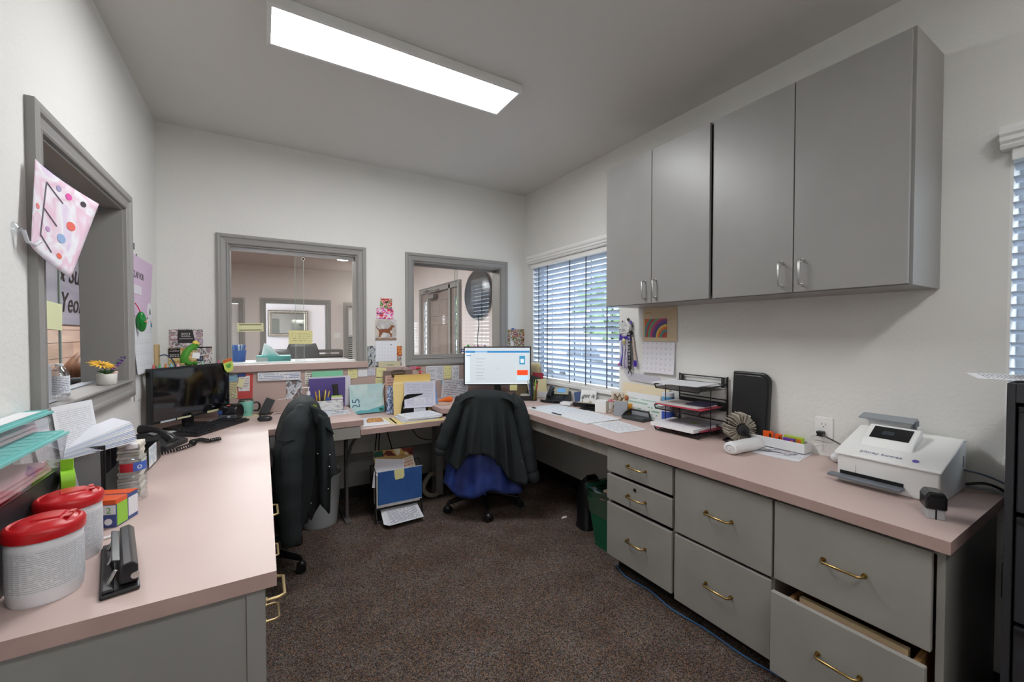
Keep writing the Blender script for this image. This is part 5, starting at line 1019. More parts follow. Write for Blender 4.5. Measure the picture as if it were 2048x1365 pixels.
# desk calendar pads / papers
o=page('desk_pad','long printed calendar sheet lying on the right counter, far half','paper',.36,.31,printed((224,228,232),(120,130,150),18,14,93,grid=5,strength=.45),(1.925,2.53,ZT+.0012),(R(-90),0,R(-87)))
o=page('desk_pad','black-edged backing board under the calendar sheets','desk pad',.70,.325,mat((206,196,176),.7),(1.930,2.36,ZT+.0004),(R(-90),0,R(-89)))
o=page('desk_pad','near printed calendar sheet with curled corner on the right counter','paper',.36,.30,printed((226,229,232),(130,136,150),16,12,94,grid=5,strength=.45),(1.935,2.19,ZT+.0034),(R(-90),0,R(-92)),th=.003)
t=T('pen_strip','two black binder edges along the front of the calendar sheets','clip',(1.80,2.36,ZT+.006),R(90)); O('strip',MB().box(-.05,.05,-.008,.008,0,.004).box(.27,.31,-.01,.008,0,.003),BLACK,t)
page('paper_sheet','loose white printed sheet on the right counter before the three-tier tray','paper',.216,.28,printed((228,230,232),(130,136,150),18,12,95,strength=.5),(1.905,1.865,ZT+.001),FLAT(R(-8)))
# cheque scanner dock (black)
t=T('card_scanner','low black document scanner with grey top beside the loose sheet','scanner',(2.165,1.95,ZT),R(-84)); O('base',MB().box(-.085,.085,-.05,.05,0,.022),mat((54,60,62),.4),t,bevel=.004); O('guard',MB().tube([(-.08,.045,.02),(-.075,.045,.055),(.065,.045,.055),(.075,.045,.02)],.006,8),BLKPL,t,smooth=True); O('back_plate',MB().box(-.072,.066,.043,.047,.02,.052),mat((150,152,158),.4),t); O('arm',MB().tube([(-.085,-.04,.012),(-.088,0,.035),(-.08,.045,.05)],.010,8),BLKPL,t,smooth=True)
# wall pocket folders
ww=XR-.004
def rpage(name,label,cat,y0,y1,z0,z1,m,dx=.002,rx=0,ry=0,**k): return page(name,label,cat,y1-y0,z1-z0,m,(XR-dx,(y0+y1)/2,(z0+z1)/2),(R(rx),R(ry),R(-90)),**k)
rpage('manila_folder','cream folder leaning on the wall behind the canister','folder',1.78,2.19,.764,.985,mat((226,212,182),.7),dx=.022,rx=-5)
rpage('envelope','white and green envelope leaning before the cream folder','envelope',1.82,2.12,.764,.90,printed((226,230,230),(80,170,130),5,3,6,.05,.1,.6,thr=.52),dx=.045,rx=-9)
rpage('envelope','plain white envelope standing highest before the cream folder','envelope',1.84,2.14,.78,.925,mat((226,228,230),.7),dx=.036,rx=-8)
rpage('envelope','lower white window envelope with green bars near the black scanner','envelope',1.80,2.02,.764,.855,printed((222,226,224),(50,150,100),4,3,96,.05,.1,.7,thr=.55),dx=.062,rx=-10)
t=T('paper_slip','grey lilac paper trapezoid pinned above the cream folder','paper',(XR-.004,2.0,1.03),R(-90)); O('slip',MB().prism([(-.19,.035),(.13,.018),(.16,-.035),(-.14,-.022)],-.006,-.003,lambda a,b,h:(a,h,b)),mat((190,188,198),.7),t)
# canister, three tier tray
t=T('wipes_canister','tall blue and white cylindrical canister behind the three-tier tray','canister',(2.235,1.752,ZT)); O('can',MB().lathe([(.036,0),(.038,.004),(.038,.20),(.036,.204),(.001,.204)],(0,0,0),26,cap=False),mat((214,216,222),.35),t,smooth=True); O('blue_band',MB().lathe([(.0386,.135),(.0386,.180)],(0,0,0),26,cap=False),mat((92,160,206),.4),t,smooth=True); O('dark_blue_band',MB().lathe([(.0386,.02),(.0386,.085)],(0,0,0),26,cap=False),mat((56,84,180),.4),t,smooth=True)
t=T('letter_tray','black wire three-tier letter tray against the wall','letter tray',(2.17,1.545,ZT),R(-90)) 
W2=.155; 
def tier(z,parent,tilt=.012):
    f=MB(); f.tube([(-W2,-.125,z+.016),(-W2,.115,z+.016+tilt),(W2,.115,z+.016+tilt),(W2,-.125,z+.016)],.004,6)
    f.tube([(-W2,-.125,z+.016),(-W2+.01,-.128,z-.004),(W2-.01,-.128,z-.004),(W2,-.125,z+.016)],.004,6)
    for i in range(15): x=-W2+.02*i+.015; f.tube([(x,-.125,z),(x,.112,z+tilt)],.0012,4)
    for i in range(11): y=-.12+.022*i; f.tube([(-W2,y,z+.001),(W2,y,z+.001)],.0012,4)
    f.tube([(-W2,.113,z+.014),(-W2,.115,z+.065),(W2,.115,z+.065),(W2,.113,z+.014)],.004,6)
    return O('tray_shelf',f,BLKPL,parent)
for z in (.010,.135,.262): tier(z,t)
O('back_plate',MB().box(-W2+.012,-W2+.03,.108,.114,.27,.325).box(W2-.03,W2-.012,.108,.114,.27,.325).box(-W2,W2,.112,.116,.135,.185),mat((34,34,36),.4),t); [O('upright',MB().cyl((x,.117,0),(x,.117,.335),.0045),BLKPL,t,smooth=True) for x in (-W2-.004,W2+.004)]
O('front_strut',MB().cyl((W2-.004,-.03,.015),(W2-.004,-.03,.27),.003).cyl((-W2+.004,-.03,.015),(-W2+.004,-.03,.27),.003),BLKPL,t)
def traypaper(label,z,w,h,m,dx,dy,rz,th=.004,name='paper_sheet',cat='paper'):
    page(name,label,cat,w,h,m,(2.165+dx,1.545+dy,ZT+z),(R(-90),0,R(-90+rz)),th=th)
traypaper('white sheets drooping from the top tier of the black tray',.292,.29,.235,printed((226,228,232),(160,164,176),16,12,97,strength=.35),-.03,.015,6); traypaper('white folder at the wall end of the top tier',.286,.25,.10,WHITE,.06,-.02,-4)
traypaper('thin red-edged folder in the middle tier of the black tray',.160,.30,.22,mat((196,60,84),.6),-.012,.0,2); traypaper('cream printed sheets on the red folder in the middle tier',.1665,.27,.20,printed((216,208,206),(150,150,150),16,12,98,strength=.3),-.012,.015,3,.005); traypaper('dark blue booklet on the middle tier',.174,.12,.15,mat((50,44,84),.5),.03,-.06,8,.006,'booklet','booklet')
traypaper('thick white paper pile curling out of the bottom tier',.042,.28,.23,PAPER,-.035,.02,3,.020); traypaper('red-edged folder under the glossy sleeve in the bottom tier',.036,.14,.2,mat((176,70,90),.6),.02,-.075,-8,.006); traypaper('grey glossy sleeve on the bottom tier',.056,.22,.18,mat((150,152,160),.3),.04,.0,0,.003); traypaper('small green label on the glossy sleeve in the bottom tier',.0595,.045,.025,mat((120,170,60),.5),-.0,-.03,0,.001,'label','label')
traypaper('pink slip sticking out left of the bottom tier',.0012,.06,.09,mat((220,90,110),.6),-.02,.175,10,.001)
# rolodex
t=T('rotary_file','rotary card file with fanned cream cards before the black binder','card file',(2.19,1.262,ZT),R(-35))
O('base',MB().tube([(-.06,-.05,.006),(-.07,.02,.006),(-.04,.05,.006),(.05,.05,.006),(.07,0,.006),(.05,-.05,.006)],.006,8,closed=True),BLKPL,t,smooth=True); [O('hub',MB().cyl((0,s*.042,.075),(0,s*.055,.075),.030,n=24),mat((36,36,38),.5),t,bevel=.002) for s in (-1,1)]; O('bracket',MB().tube([(.0,-.058,.075),(.035,-.058,.035),(.055,-.054,.008)],.007,8).tube([(.0,.058,.075),(.035,.058,.035),(.055,.054,.008)],.007,8),BLKPL,t,smooth=True)
protos=[None]*4
for i in range(48):
    a=R(360/48*i); k=(i*7)%4
    if protos[k] is None: protos[k]=O('index_card',MB().box(.030,.074,-.038,.038,-.0008,.0008),mat(((214,206,190),(176,166,148),(232,226,214),(140,132,120))[k],.85),t); o=protos[k]
    else: o=protos[k].copy(); COL.objects.link(o)
    o.location=(0,0,.0785); o.rotation_euler=(0,-a+R(rnd.uniform(-2.5,2.5)),R(rnd.uniform(-2,2))); o.scale=((1.0 if (i<8 or i>15) else 1.10)*rnd.uniform(.95,1.03),1,1)
for i in range(7):
    a=R(-22-7*i); o=O('blue_divider',MB().box(.05,.079,-.030,.034,-.001,.001),mat((130,190,206),.6) if i%2 else mat((236,236,232),.7),t); o.location=(0,0,.0785); o.rotation_euler=(0,-a,0)
# binder against the wall
t=T('leather_binder','black zip leather binder standing against the wall','binder',(XR-.035,1.242,ZT),(R(-4),0,R(-90)))
def rr(w,h,r,corners): 
    P=[]
    for (cx,cz,a0,ok) in corners:
        if ok: P+=[(cx+r*math.cos(R(a0+90*i/6)),cz+r*math.sin(R(a0+90*i/6))) for i in range(7)]
        else: P.append((cx+r*(1 if cx>0 else -1),cz+r*(1 if a0 in (0,90) else -1)))
    return P
w_,h_=.200,.372; r_=.05; hw_=w_/2
poly=rr(w_,h_,r_,[(hw_-r_,h_-r_,0,True),(-hw_+.012,h_-.012,90,False),(-hw_+.012,.012,180,False),(hw_-r_,.0+r_,270,False)])
poly=[(hw_-r_+r_*math.cos(R(90*i/8)),h_-r_+r_*math.sin(R(90*i/8))) for i in range(9)]+[(-hw_,h_),(-hw_,0),(hw_,0)]
O('cover',MB().prism(poly,-.022,.0,lambda a,b,h:(a,h,b)),bumpy('black_leather',(30,30,31),.35,90,.25,.001),t,bevel=.004); inn=[(a*.90-.004,b*.93+.012) for a,b in poly]
O('padded_panel',MB().prism(inn,-.027,-.021,lambda a,b,h:(a,h,b)),bumpy('black_leather_panel',(38,38,40),.3,60,.3,.001),t,bevel=.006); O('zip',MB().tube([(a*.995,-.011,b+.001) for a,b in poly[:10]],.003,6),mat((20,20,22),.5),t)
# white case
t=T('plastic_roll','rolled white plastic bag bundle lying before the white tray of packets','roll',(2.035,1.145,ZT+.0310),R(-4)); Mx=Euler((0,R(90),0)).to_matrix()
O('case',MB().lathe([(.026,-.112),(.034,-.108),(.038,-.095),(.037,-.03),(.038,.04),(.037,.10),(.033,.112),(.024,.115)],(0,0,0),24,sx=.80,M=Mx),WPLAST,t,smooth=True); O('spiral_end',MB().tube([(-.1135,.0022*i*math.cos(i*.8)/1.0,.0017*i*math.sin(i*.8)) for i in range(2,13)],.0012,5),mat((170,170,176),.6),t)
# envelopes under white tray and tray of packets
page('envelope','large white envelope under the white tray of packets','envelope',.235,.20,mat((230,230,234),.7),(2.185,1.04,ZT+.0006),FLAT(R(8)))
page('envelope','white window envelope with a black stripe on the large envelope','envelope',.22,.105,printed((226,226,232),(50,48,54),3,2,99,.04,.1,.7,thr=.5),(2.17,1.055,ZT+.0022),FLAT(R(-78)))
page('leaflet','dark striped leaflet poking out from the white tray of packets','paper',.20,.06,photo([(226,226,230),(50,46,52),(232,232,236),(200,120,150)],8,2),(2.17,1.075,ZT+.0038),FLAT(R(-70)))
t=T('packet_tray','white open plastic tray holding orange and green packets','tray',(2.255,1.085,ZT+.0062),R(-90)); m=MB(); a=.122;b=.036
m.box(-a,a,-b,b,0,.004).box(-a-.004,-a,-b,b,0,.048).box(a,a+.004,-b,b,0,.048).box(-a-.004,a+.004,-b-.004,-b,0,.048).box(-a-.004,a+.004,b,b+.004,0,.048); O('tray_walls',m,WPLAST,t,bevel=.002)
for i,(x,w,c,h,l) in enumerate(((-.055,.045,(240,96,24),.068,'orange packet with a black square at the left of the white tray'),(-.005,.028,(236,88,22),.062,'second orange packet in the middle of the white tray'),(.045,.050,(110,60,160),.052,'purple and orange packet in the white tray'),(.055,.085,(180,206,60),.060,'lime green packet at the back of the white tray'))):
    q=T('snack_packet',l,'packet',(2.248 if i<3 else 2.272,1.085-x,ZT+.011),R(-90)); O('packet',MB().box(-w/2,w/2,-.009,.009,0,h),mat(c,.45),q,bevel=.001)
    O('printed_square',MB().box(w*.2,w*.42,-.0105,-.0092,h*.45,h*.85),mat((50,36,24) if i<2 else (232,120,40),.5),q)
tag(O('wrapped_sweet',MB().ball((0,0,0),.012,8,6,1.6,.8,1),mat((150,130,150),.3)),'shiny purple wrapped sweet in the white tray','sweet',None,(2.272,1.13,ZT+.062)); tag(O('wrapped_sweet',MB().ball((0,0,0),.010,8,6,1.4,.9,1),mat((226,226,232),.3)),'clear wrapped sweet at the left of the white tray','sweet',None,(2.255,1.19,ZT+.055))
# outlet
def outlet(label,loc,plug=True,rz=R(-90)):
    t=T('wall_outlet',label,'outlet',loc,rz); O('cover_plate',MB().box(-.037,.037,-.005,.0,-.058,.058),WHITE,t,bevel=.002)
    for z in (.022,-.022): s=O('socket',MB().cyl((0,-.005,z),(0,-.0068,z),.0165,n=18),WHITE,t); 
    O('slot',MB().box(-.008,-.006,-.0074,-.0066,.020,.030).box(.006,.008,-.0074,-.0066,.021,.029).cyl((0,-.0066,.012),(0,-.0074,.012),.0025),DGREY,t)
    return t
outlet('white wall outlet with a black plug between the packets and the mailing machine',(XR-.0006,.912,.888))
t=T('plug_adapter','black plug with bundled white cable in the wall outlet above the counter','plug',(XR-.0066,.918,.866),R(-90)); O('plug',MB().box(-.014,.014,-.03,-.0005,-.010,.014),BLKPL,t,bevel=.003); O('white_cable',MB().ctube([(-.01,-.03,-.0),(-.03,-.045,-.015),(-.01,-.05,-.05),(.02,-.045,-.04),(.02,-.04,-.08),(.05,-.045,-.09)],.004,6),mat((214,210,204),.5),t,smooth=True); O('black_cable',MB().ctube([(.012,-.028,0),(.07,-.035,-.02),(.14,-.05,-.045),(.17,-.06,-.07)],.0035,6),BLKPL,t,smooth=True)
t=T('power_brick','white round cable adapter on the counter beside the mailing machine','adapter',(2.235,.835,ZT)); O('adapter',MB().ball((0,0,.022),.024,12,8,1.3,1,.9),WPLAST,t,smooth=True); O('tan_tab',MB().box(-.03,-.015,-.055,-.03,0,.03),mat((180,140,90),.6),t)
# mailing machine ------------------------------------------------
t=T('mailing_machine','white mailing machine with small dark screen on the right counter','mailing machine',(2.11,.588,ZT),R(-90)); # local x -> -y world, local y -> +x world
mw=.150
prof=[(-.142,0),(.145,0),(.158,.02),(.158,.178),(.10,.187),(-.145,.112),(-.142,.045)]
O('body',MB().prism(prof,-mw+.004,mw,lambda a,b,h:(h,a,b)),mat((232,232,230),.35),t,bevel=.008,seg=3)
O('top_cover',MB().prism([(-.152,.108),(-.150,.116),(.10,.192),(.160,.186),(.160,.178),(.10,.184)],-mw-.004,mw+.004,lambda a,b,h:(h,a,b)),mat((240,240,238),.3),t,bevel=.003)
O('seam',MB().box(-.085,-.0845,-.1435,-.1418,.045,.106),DGREY,t)
O('screen_housing',MB().prism([(-.060,.140),(.055,.176),(.055,.212),(.040,.214),(-.040,.170)],-.085,.070,lambda a,b,h:(h-.015,a,b)),mat((238,238,236),.35),t,bevel=.004)
sl=math.atan2(.044,.080); O('screen',MB().cbox((-.022,-.002,.1920),(.118,.072,.002),(sl,0,0)),mat((30,32,34),.1),t); O('screen_icon',MB().cbox((-.030,-.004,.1926),(.036,.024,.0014),(sl,0,0)),mat((60,66,74),.1),t)
O('feed_slot',MB().box(-.135,.055,-.1450,-.1418,.030,.045),BLKPL,t); O('feed_shelf',MB().box(-.165,.060,-.185,-.142,.022,.032),GREYM if False else mat((112,118,126),.4),t,bevel=.004)
O('intake_arm',MB().box(-.130,.030,.105,.15,.186,.215),mat((236,236,236),.35),t,bevel=.003); O('grey_flap',MB().cbox((-.065,.10,.236),(.175,.060,.006),(R(14),0,0)),mat((146,152,158),.35),t,bevel=.002); O('flap_wing',MB().prism([(-.14,.228),(.015,.228),(.0,.192),(-.105,.192)],.095,.10,lambda a,b,h:(a,h,b)),mat((226,228,230),.35),t); O('hinge',MB().box(.015,.025,.09,.13,.200,.238),mat((90,96,104),.4),t,bevel=.002)
ln=textobj('lettering','pitney bowes',.021,mat((140,142,168),.5),t,(-.02,-.112,.1292),(math.atan(.304),0,0),sx=1.1)
O('round_logo',MB().cyl((.078,-.112,.1270),(.078,-.113,.1295),.009,n=18),mat((110,100,190),.4),t)
O('button',MB().cyl((.105,-.04,.1455),(.105,-.0405,.1480),.011,n=18),mat((214,214,216),.4),t)
O('side_slot',MB().box(mw-.0015,mw+.0015,.11,.12,.09,.13),mat((130,134,142),.4),t)
# stamp
t=T('self_inking_stamp','black and silver self-inking stamp near the front edge of the right counter','stamp',(1.835,.425,ZT),R(-62)); O('frame',MB().prism([(-.022,0),(.022,0),(.020,.052),(-.020,.052)],-.026,.026,lambda a,b,h:(a,h,b)),mat((190,192,196),.3,.3),t,bevel=.002); O('slot',MB().box(-.002,.002,-.0275,-.0262,.0,.03),BLKPL,t); O('handle',MB().prism([(-.026,.030),(.026,.030),(.026,.070),(.018,.086),(-.018,.086),(-.026,.070)],-.031,.031,lambda a,b,h:(a,h,b)),mat((28,28,32),.2),t,bevel=.006); O('grip_panel',MB().box(-.018,.018,-.0325,-.0312,.04,.07),mat((16,16,18),.4),t,bevel=.002)
# cables at the counter end
tag(O('power_cable',MB().ctube([(2.23,.43,.78),(2.26,.40,.775),(2.29,.37,.77),(2.255,.325,.75),(2.20,.300,.55),(2.12,.297,.3),(2.10,.297,.0)],.006,8),mat((150,152,156),.5),smooth=True),'thick grey cable running over the end of the right counter','cable')
tag(O('power_cable',MB().ctube([(2.22,.43,.79),(2.25,.38,.80),(2.285,.33,.765),(2.272,.285,.70),(2.22,.280,.45),(2.16,.283,.2),(2.14,.280,.0)],.005,8),BLKPL,smooth=True),'black cable beside the grey cable at the counter end','cable')
tag(O('power_cable',MB().ctube([(2.225,.436,.84),(2.25,.39,.83),(2.28,.335,.80),(2.288,.30,.755),(2.29,.27,.70),(2.292,.262,.0)],.0035,8),mat((92,104,124),.5),smooth=True),'thin blue grey cable leaving the back of the mailing machine','cable')
outlet('lower wall outlet beside the black filing cabinet',(XR-.0006,.318,.60)); t=T('power_adapter','black power adapter hanging below the lower wall outlet','adapter',(XR-.03,.318,.47)); O('block',MB().box(-.022,.0285,-.04,.025,-.07,.06),BLKPL,t,bevel=.004)
# ---------- right wall calendar + ribbon corsage ----------
o=rpage('wall_calendar','June wall calendar picture page with a rainbow print','calendar',1.733,2.014,1.292,1.520,mat((206,186,156),.7),dx=.004)
textobj('lettering','June',.03,mat((196,150,60),.6),o,(-.095,-.0014,.083)); pc=MB(); 
cols=[(176,60,60),(60,140,140),(214,110,50),(226,190,90),(60,60,130),(120,60,130),(190,70,110),(90,160,120)]
for k in range(11):
    q=MB(); r0=.022+.017*k; P=[]
    for j in range(13):
        a=R(90*j/12+90); P.append((.062+r0*math.cos(a)*1.0,-.088+r0*math.sin(a)))
    for j in range(12,-1,-1):
        a=R(90*j/12+90); P.append((.062+(r0+.0165)*math.cos(a),-.088+(r0+.0165)*math.sin(a)))
    P2=[(min(max(x,-.122),.062),min(max(z,-.088),.040)) for x,z in P]
    q.prism(P2,-.0030+.0001*k,-.0016,lambda a,b,h:(a,h,b)); O('print_band',q,mat(cols[k%8],.5),o)
O('print_ground',MB().box(-.122,.062,-.0016,-.0008,-.088,.040),mat((180,90,60),.5),o)
dl=MB().tube([(.075+.026*math.cos(R(a)),-.0012,.055+.03*math.sin(R(a))) for a in range(180,361,20)],.0012,4); 
for i in range(5): dl.tube([(.078+.012*i-.004,-.0012,.075),(.078+.012*i,-.0012,.10)],.001,4)
O('line_drawing',dl,mat((206,170,110),.6),o)
rpage('calendar_page','June calendar day grid page below the rainbow print','calendar',1.745,2.008,1.076,1.285,printed((222,220,226),(110,112,124),5,7,72,grid=6,strength=.6),dx=.010,rise=.012); 
t=T('ribbon_corsage','white mum corsage with purple bow and long ribbons hanging by the window','corsage',(XR-.012,2.155,1.30),R(-90))
fl=MB(); rn=random.Random(3)
for i in range(90):
    a=rn.random()*6.28; f=rn.random(); r=.054*f**.5; p=Vector((r*math.cos(a),-.030+.016*(f),.085+r*math.sin(a))); d=Vector((math.cos(a)*f,-.9+.5*f,math.sin(a)*f)).normalized(); s=d.cross(Vector((.2,.5,1))).normalized()
    fl.add([p-s*.006,p+d*.020*.5-s*.009,p+d*.02,p+d*.020*.5+s*.009,p+s*.006],[(0,1,2,3,4)])
O('mum_flower',fl,mat((244,244,244),.7),t,solid=.0008); O('flower_core',MB().ball((0,-.012,.085),.050,14,8,1,.5,1),mat((222,222,220),.7),t,smooth=True)
for x,z,c in ((-.035,.125,(40,40,44)),(-.052,.07,(46,46,50)),(.02,.145,(40,40,44)),(.05,.10,(44,44,48)),(.045,.125,(84,60,150)),(.052,.05,(40,38,44))): O('loop_ribbon',MB().cbox((x,-.008,z),(.022,.006,.018),(0,R(40),0)),mat(c,.5),t)
bw=MB()
for s in (-1,1): bw.prism([(0,.02),(s*.05,.045),(s*.056,-.01),(s*.03,.0),(0,.008)],-.024,-.018,lambda a,b,h:(a,h,b))
O('purple_bow',bw,mat((66,40,150),.4),t); O('bow_knot',MB().ball((0,-.026,.014),.009,8,6),mat((58,34,136),.4),t,smooth=True)
def rib(x0,x1,z0,z1,w,c,nm,y=-.014): 
    return O(nm,MB().grid(lambda u,v:(x0+(x1-x0)*v+(u-.5)*w,y-.004*math.sin(9*v+3*u),z0+(z1-z0)*v),2,10),c,t,solid=.0008)
SIL=mat((206,202,210),.3,.4)
rib(-.03,-.055,.02,-.19,.012,mat((176,170,220),.5),'ribbon'); rib(-.022,-.042,.02,-.20,.016,mat((54,60,150),.5),'ribbon',-.010); rib(-.01,-.018,.0,-.205,.018,SIL,'ribbon',-.018); rib(.004,.0,.0,-.21,.020,mat((150,120,190),.4),'ribbon',-.012); rib(.016,.016,-.0,-.205,.018,SIL,'ribbon',-.020); rib(.028,.030,.0,-.21,.020,mat((60,44,140),.5),'ribbon',-.010)
rib(.045,.050,.06,-.215,.026,mat((36,34,38),.5),'black_ribbon',-.022); rib(.055,.088,.02,-.15,.022,mat((190,172,160),.6),'ribbon',-.008)
for i,ch in enumerate('HOMECOMING'): textobj('lettering',ch,.021,WHITE,t,(.046+.0005*i,-.0285,.040-.0245*i),(R(90),0,0))
O('trinket',MB().ball((-.004,-.028,-.012),.018,12,8,.9,.5,1.3),mat((206,196,150),.3,.5),t,smooth=True)
pb=MB(); 
for i in range(10): a=R(36*i); pb.cbox((.092+.010*math.cos(a),-.014,-.170+.014*math.sin(a)),(.018,.008,.006),(0,-a,0))
O('purple_rosette',pb,mat((84,50,170),.3),t); O('pink_trinket',MB().ball((-.062,-.012,-.185),.012,8,6),mat((200,90,140),.4),t,smooth=True); O('ribbon_tail',MB().cbox((.042,-.022,-.228),(.008,.002,.04),(0,R(20),0)).cbox((.058,-.022,-.228),(.008,.002,.04),(0,R(-25),0)),mat((40,38,42),.5),t)
# ================= floor things =================
t=T('waste_bin','round clear grey plastic bin with liner under the raised counter','waste bin',(.335,3.165,0),R(0)); GB=fresh('smoke_grey_bin',(172,174,176),.25); GB.node_tree.nodes['Principled BSDF'].inputs['Alpha'].default_value=.78
O('bin_wall',MB().lathe([(.105,0),(.11,.006),(.112,.02),(.140,.35),(.143,.352),(.143,.362),(.138,.362)],(0,0,0),36,cap=False,sy=.9),GB,t,smooth=True); O('bin_bottom',MB().lathe([(.105,.004),(.001,.004)],(0,0,0),30,cap=False,sy=.9),GB,t)
ln_=MB(); ln_.grid(lambda u,v:((.137-.03*v+.004*math.sin(14*math.pi*u+9*v))*math.cos(2*math.pi*u),.9*(.137-.03*v+.004*math.sin(14*math.pi*u+9*v))*math.sin(2*math.pi*u),.375+.012*math.sin(6*math.pi*u)-.30*v),60,10); O('bin_liner',ln_,glassmat('liner_film',.35,(.85,.86,.87)),t,smooth=True)
t=T('waste_bin','green rectangular bin with clear liner beside the grey drawers','waste bin',(1.885,1.865,0)); m=MB()
def rbox(z,w,d,r=.03,n=5):
    P=[]
    for sx,sy,a0 in ((1,1,0),(-1,1,90),(-1,-1,180),(1,-1,270)):
        for i in range(n): a=R(a0+90*i/(n-1)); P.append((sx*(w-r)+r*math.cos(a),sy*(d-r)+r*math.sin(a),z))
    return P
def loftr(levels,mb=None):
    mb=mb or MB(); L_=[rbox(*l) for l in levels]; n=len(L_[0]); vs=[p for l in L_ for p in l]; fs=[]
    for j in range(len(L_)-1):
        for i in range(n): k=(i+1)%n; fs.append((j*n+i,j*n+k,(j+1)*n+k,(j+1)*n+i))
    return mb.add(vs,fs)
O('bin_shell',loftr([(.0,.085,.105),(.30,.118,.140),(.365,.122,.145),(.37,.127,.15),(.372,.122,.145),(.30,.112,.135),(.01,.08,.1)]),mat((16,92,66),.45),t,smooth=True); O('bin_bottom',MB().box(-.08,.08,-.1,.1,.0,.008),mat((16,92,66),.45),t)
O('liner',loftr([(.215,.118,.140),(.29,.122,.146),(.372,.130,.153),(.385,.126,.149),(.33,.115,.138)]),glassmat('liner_film_clear',.28,(.86,.95,.92)),t,smooth=True)
for i,(c,x,y,rz,l) in enumerate((((226,150,160),-.055,-.03,20,'pink crumpled paper in the green bin'),((206,180,160),.03,.03,-30,'tan crumpled paper in the green bin'))):
    q=T('waste_paper',l,'paper',(1.885+x,1.865+y,.335),R(rz)); O('sheet',MB().grid(lambda u,v:((u-.5)*.13,(v-.5)*.11,.018*math.sin(5*u+2*i)*math.cos(4*v)),6,6),mat(c,.8),q,solid=.001)
O('dark_bag',MB().cbox((.06,.10,.36),(.08,.03,.05),(0,0,R(20))),mat((20,26,26),.5),t)
t=T('space_heater','black rounded tower heater standing behind the green bin','heater',(1.955,2.165,0),R(-10)); O('body',loftr([(.0,.10,.075,.05),(.02,.10,.075,.05),(.03,.095,.07,.05),(.22,.090,.068,.05),(.30,.075,.06,.05),(.33,.05,.045,.04),(.335,.02,.02,.015)]),BLKPL,t,smooth=True); O('carry_handle',MB().tube([(-.05,0,.325),(-.03,0,.35),(.03,0,.35),(.05,0,.325)],.010,8),BLKPL,t,smooth=True); O('knob',MB().cyl((.0,-.045,.31),(.0,-.055,.315),.008),mat((120,120,124),.4),t)
tag(O('paper_scrap',MB().prism([(-.03,-.008),(.0,-.014),(.025,-.004),(.03,.010),(.0,.012),(-.02,.004)],.0,.003),WHITE),'small white paper scrap on the carpet before the heater','paper',None,(1.87,2.36,.001))
tag(O('network_cable',MB().ctube([(1.745,1.72,.006),(1.70,1.60,.006),(1.715,1.45,.006),(1.69,1.30,.006),(1.705,1.12,.006),(1.70,.95,.006),(1.72,.8,.006)],.0035,6),mat((60,110,160),.5),smooth=True),'thin blue cable along the foot of the grey drawers','cable')
# blue file rack
t=T('file_crate','black wire file stand with a sloping lower shelf under the low desk','file stand',(.835,3.04,0),R(-1)); wf=MB(); a=.165
for x in (-a,a):
    wf.tube([(x,-.09,.0),(x,-.085,.37),(x,.0,.40),(x,.085,.37),(x,.09,0)],.0035,6); wf.tube([(x,-.09,.10),(x,.09,.10)],.003,5); wf.tube([(x,-.13,.02),(x,-.085,.12)],.003,5)
for y,z in ((-.085,.10),(.085,.10),(-.085,.365),(.085,.365),(-.09,.01),(.09,.01),(-.13,.035)): wf.tube([(-a,y,z),(a,y,z)],.003,5)
for i in range(12): x=-a+.03*i; wf.tube([(x,-.13,.035),(x,.09,.10)],.0015,4)
for i in range(12): x=-a+.03*i; wf.tube([(x,-.12,.0),(x,.09,.003)],.0015,4)
O('wire_frame',wf,BLKPL,t)
BL=bumpy('blue_cloth',(48,92,156),.7,300,.3,.0006,stretch=(1,1,1),rgb2=(36,78,140),vscale=7)
t=T('file_folder','blue hanging folder with a yellow tab in the wire file stand','folder',(.838,2.938,.135),R(-1)); O('cover',MB().box(-.157,.157,-.004,.004,0,.235),BL,t,bevel=.001); O('rod',MB().tube([(-.165,0,.237),(.165,0,.237)],.003,6),mat((190,190,190),.4,.6),t); O('yellow_tab',MB().prism([(-.045,.235),(.025,.235),(.028,.185),(.018,.168),(-.036,.165),(-.042,.185)],-.0062,-.0045,lambda a,b,h:(a,h,b)),YEL(12),t); O('bottom_edge',MB().box(-.157,.157,-.0046,.0046,-.003,.003),mat((196,196,200),.6),t)
for i,(c,l) in enumerate((((236,236,232),'white'),((214,206,190),'cream'),((230,230,234),'pale grey'),((60,60,62),'charcoal'),((222,222,226),'off-white'),((206,190,160),'tan'))):
    tag(O('file_folder',MB().box(-.155,.155,-.005,.005,0,.232-.004*i),mat(c,.7)),l+' folder behind the blue folder in the wire file stand','folder',None,(.830,2.956+.0165*i,.112+.002*i),(0,0,R(-1)))
page('magazine','dark red and green magazine standing highest in the wire file stand','magazine',.29,.26,photo([(60,24,22),(110,36,30),(196,160,90),(226,214,190),(50,20,20)],10,4),(.825,3.068,.352),(R(-3),R(2),R(-1))); o=bpy.data.objects['magazine']; O('green_panel',MB().box(-.142,-.08,-.0016,-.0009,.08,.126),mat((16,76,66),.5),o)
page('manila_folder','tan folder before the dark magazine in the wire file stand','folder',.27,.23,mat((186,150,92),.7),(.820,3.058,.320),(R(-6),R(4),R(-1)))
page('paper_sheet','white gridded form sticking out slanted from the wire file stand','paper',.216,.20,printed((226,224,232),(140,130,170),12,10,101,grid=8,strength=.3),(.775,3.010,.330),(R(-14),R(10),R(-1))); page('paper_sheet','cream and orange page sticking out at the right of the wire file stand','paper',.16,.18,printed((228,214,196),(206,110,80),8,8,102),(.90,3.02,.325),(R(-12),R(-12),R(-1)))
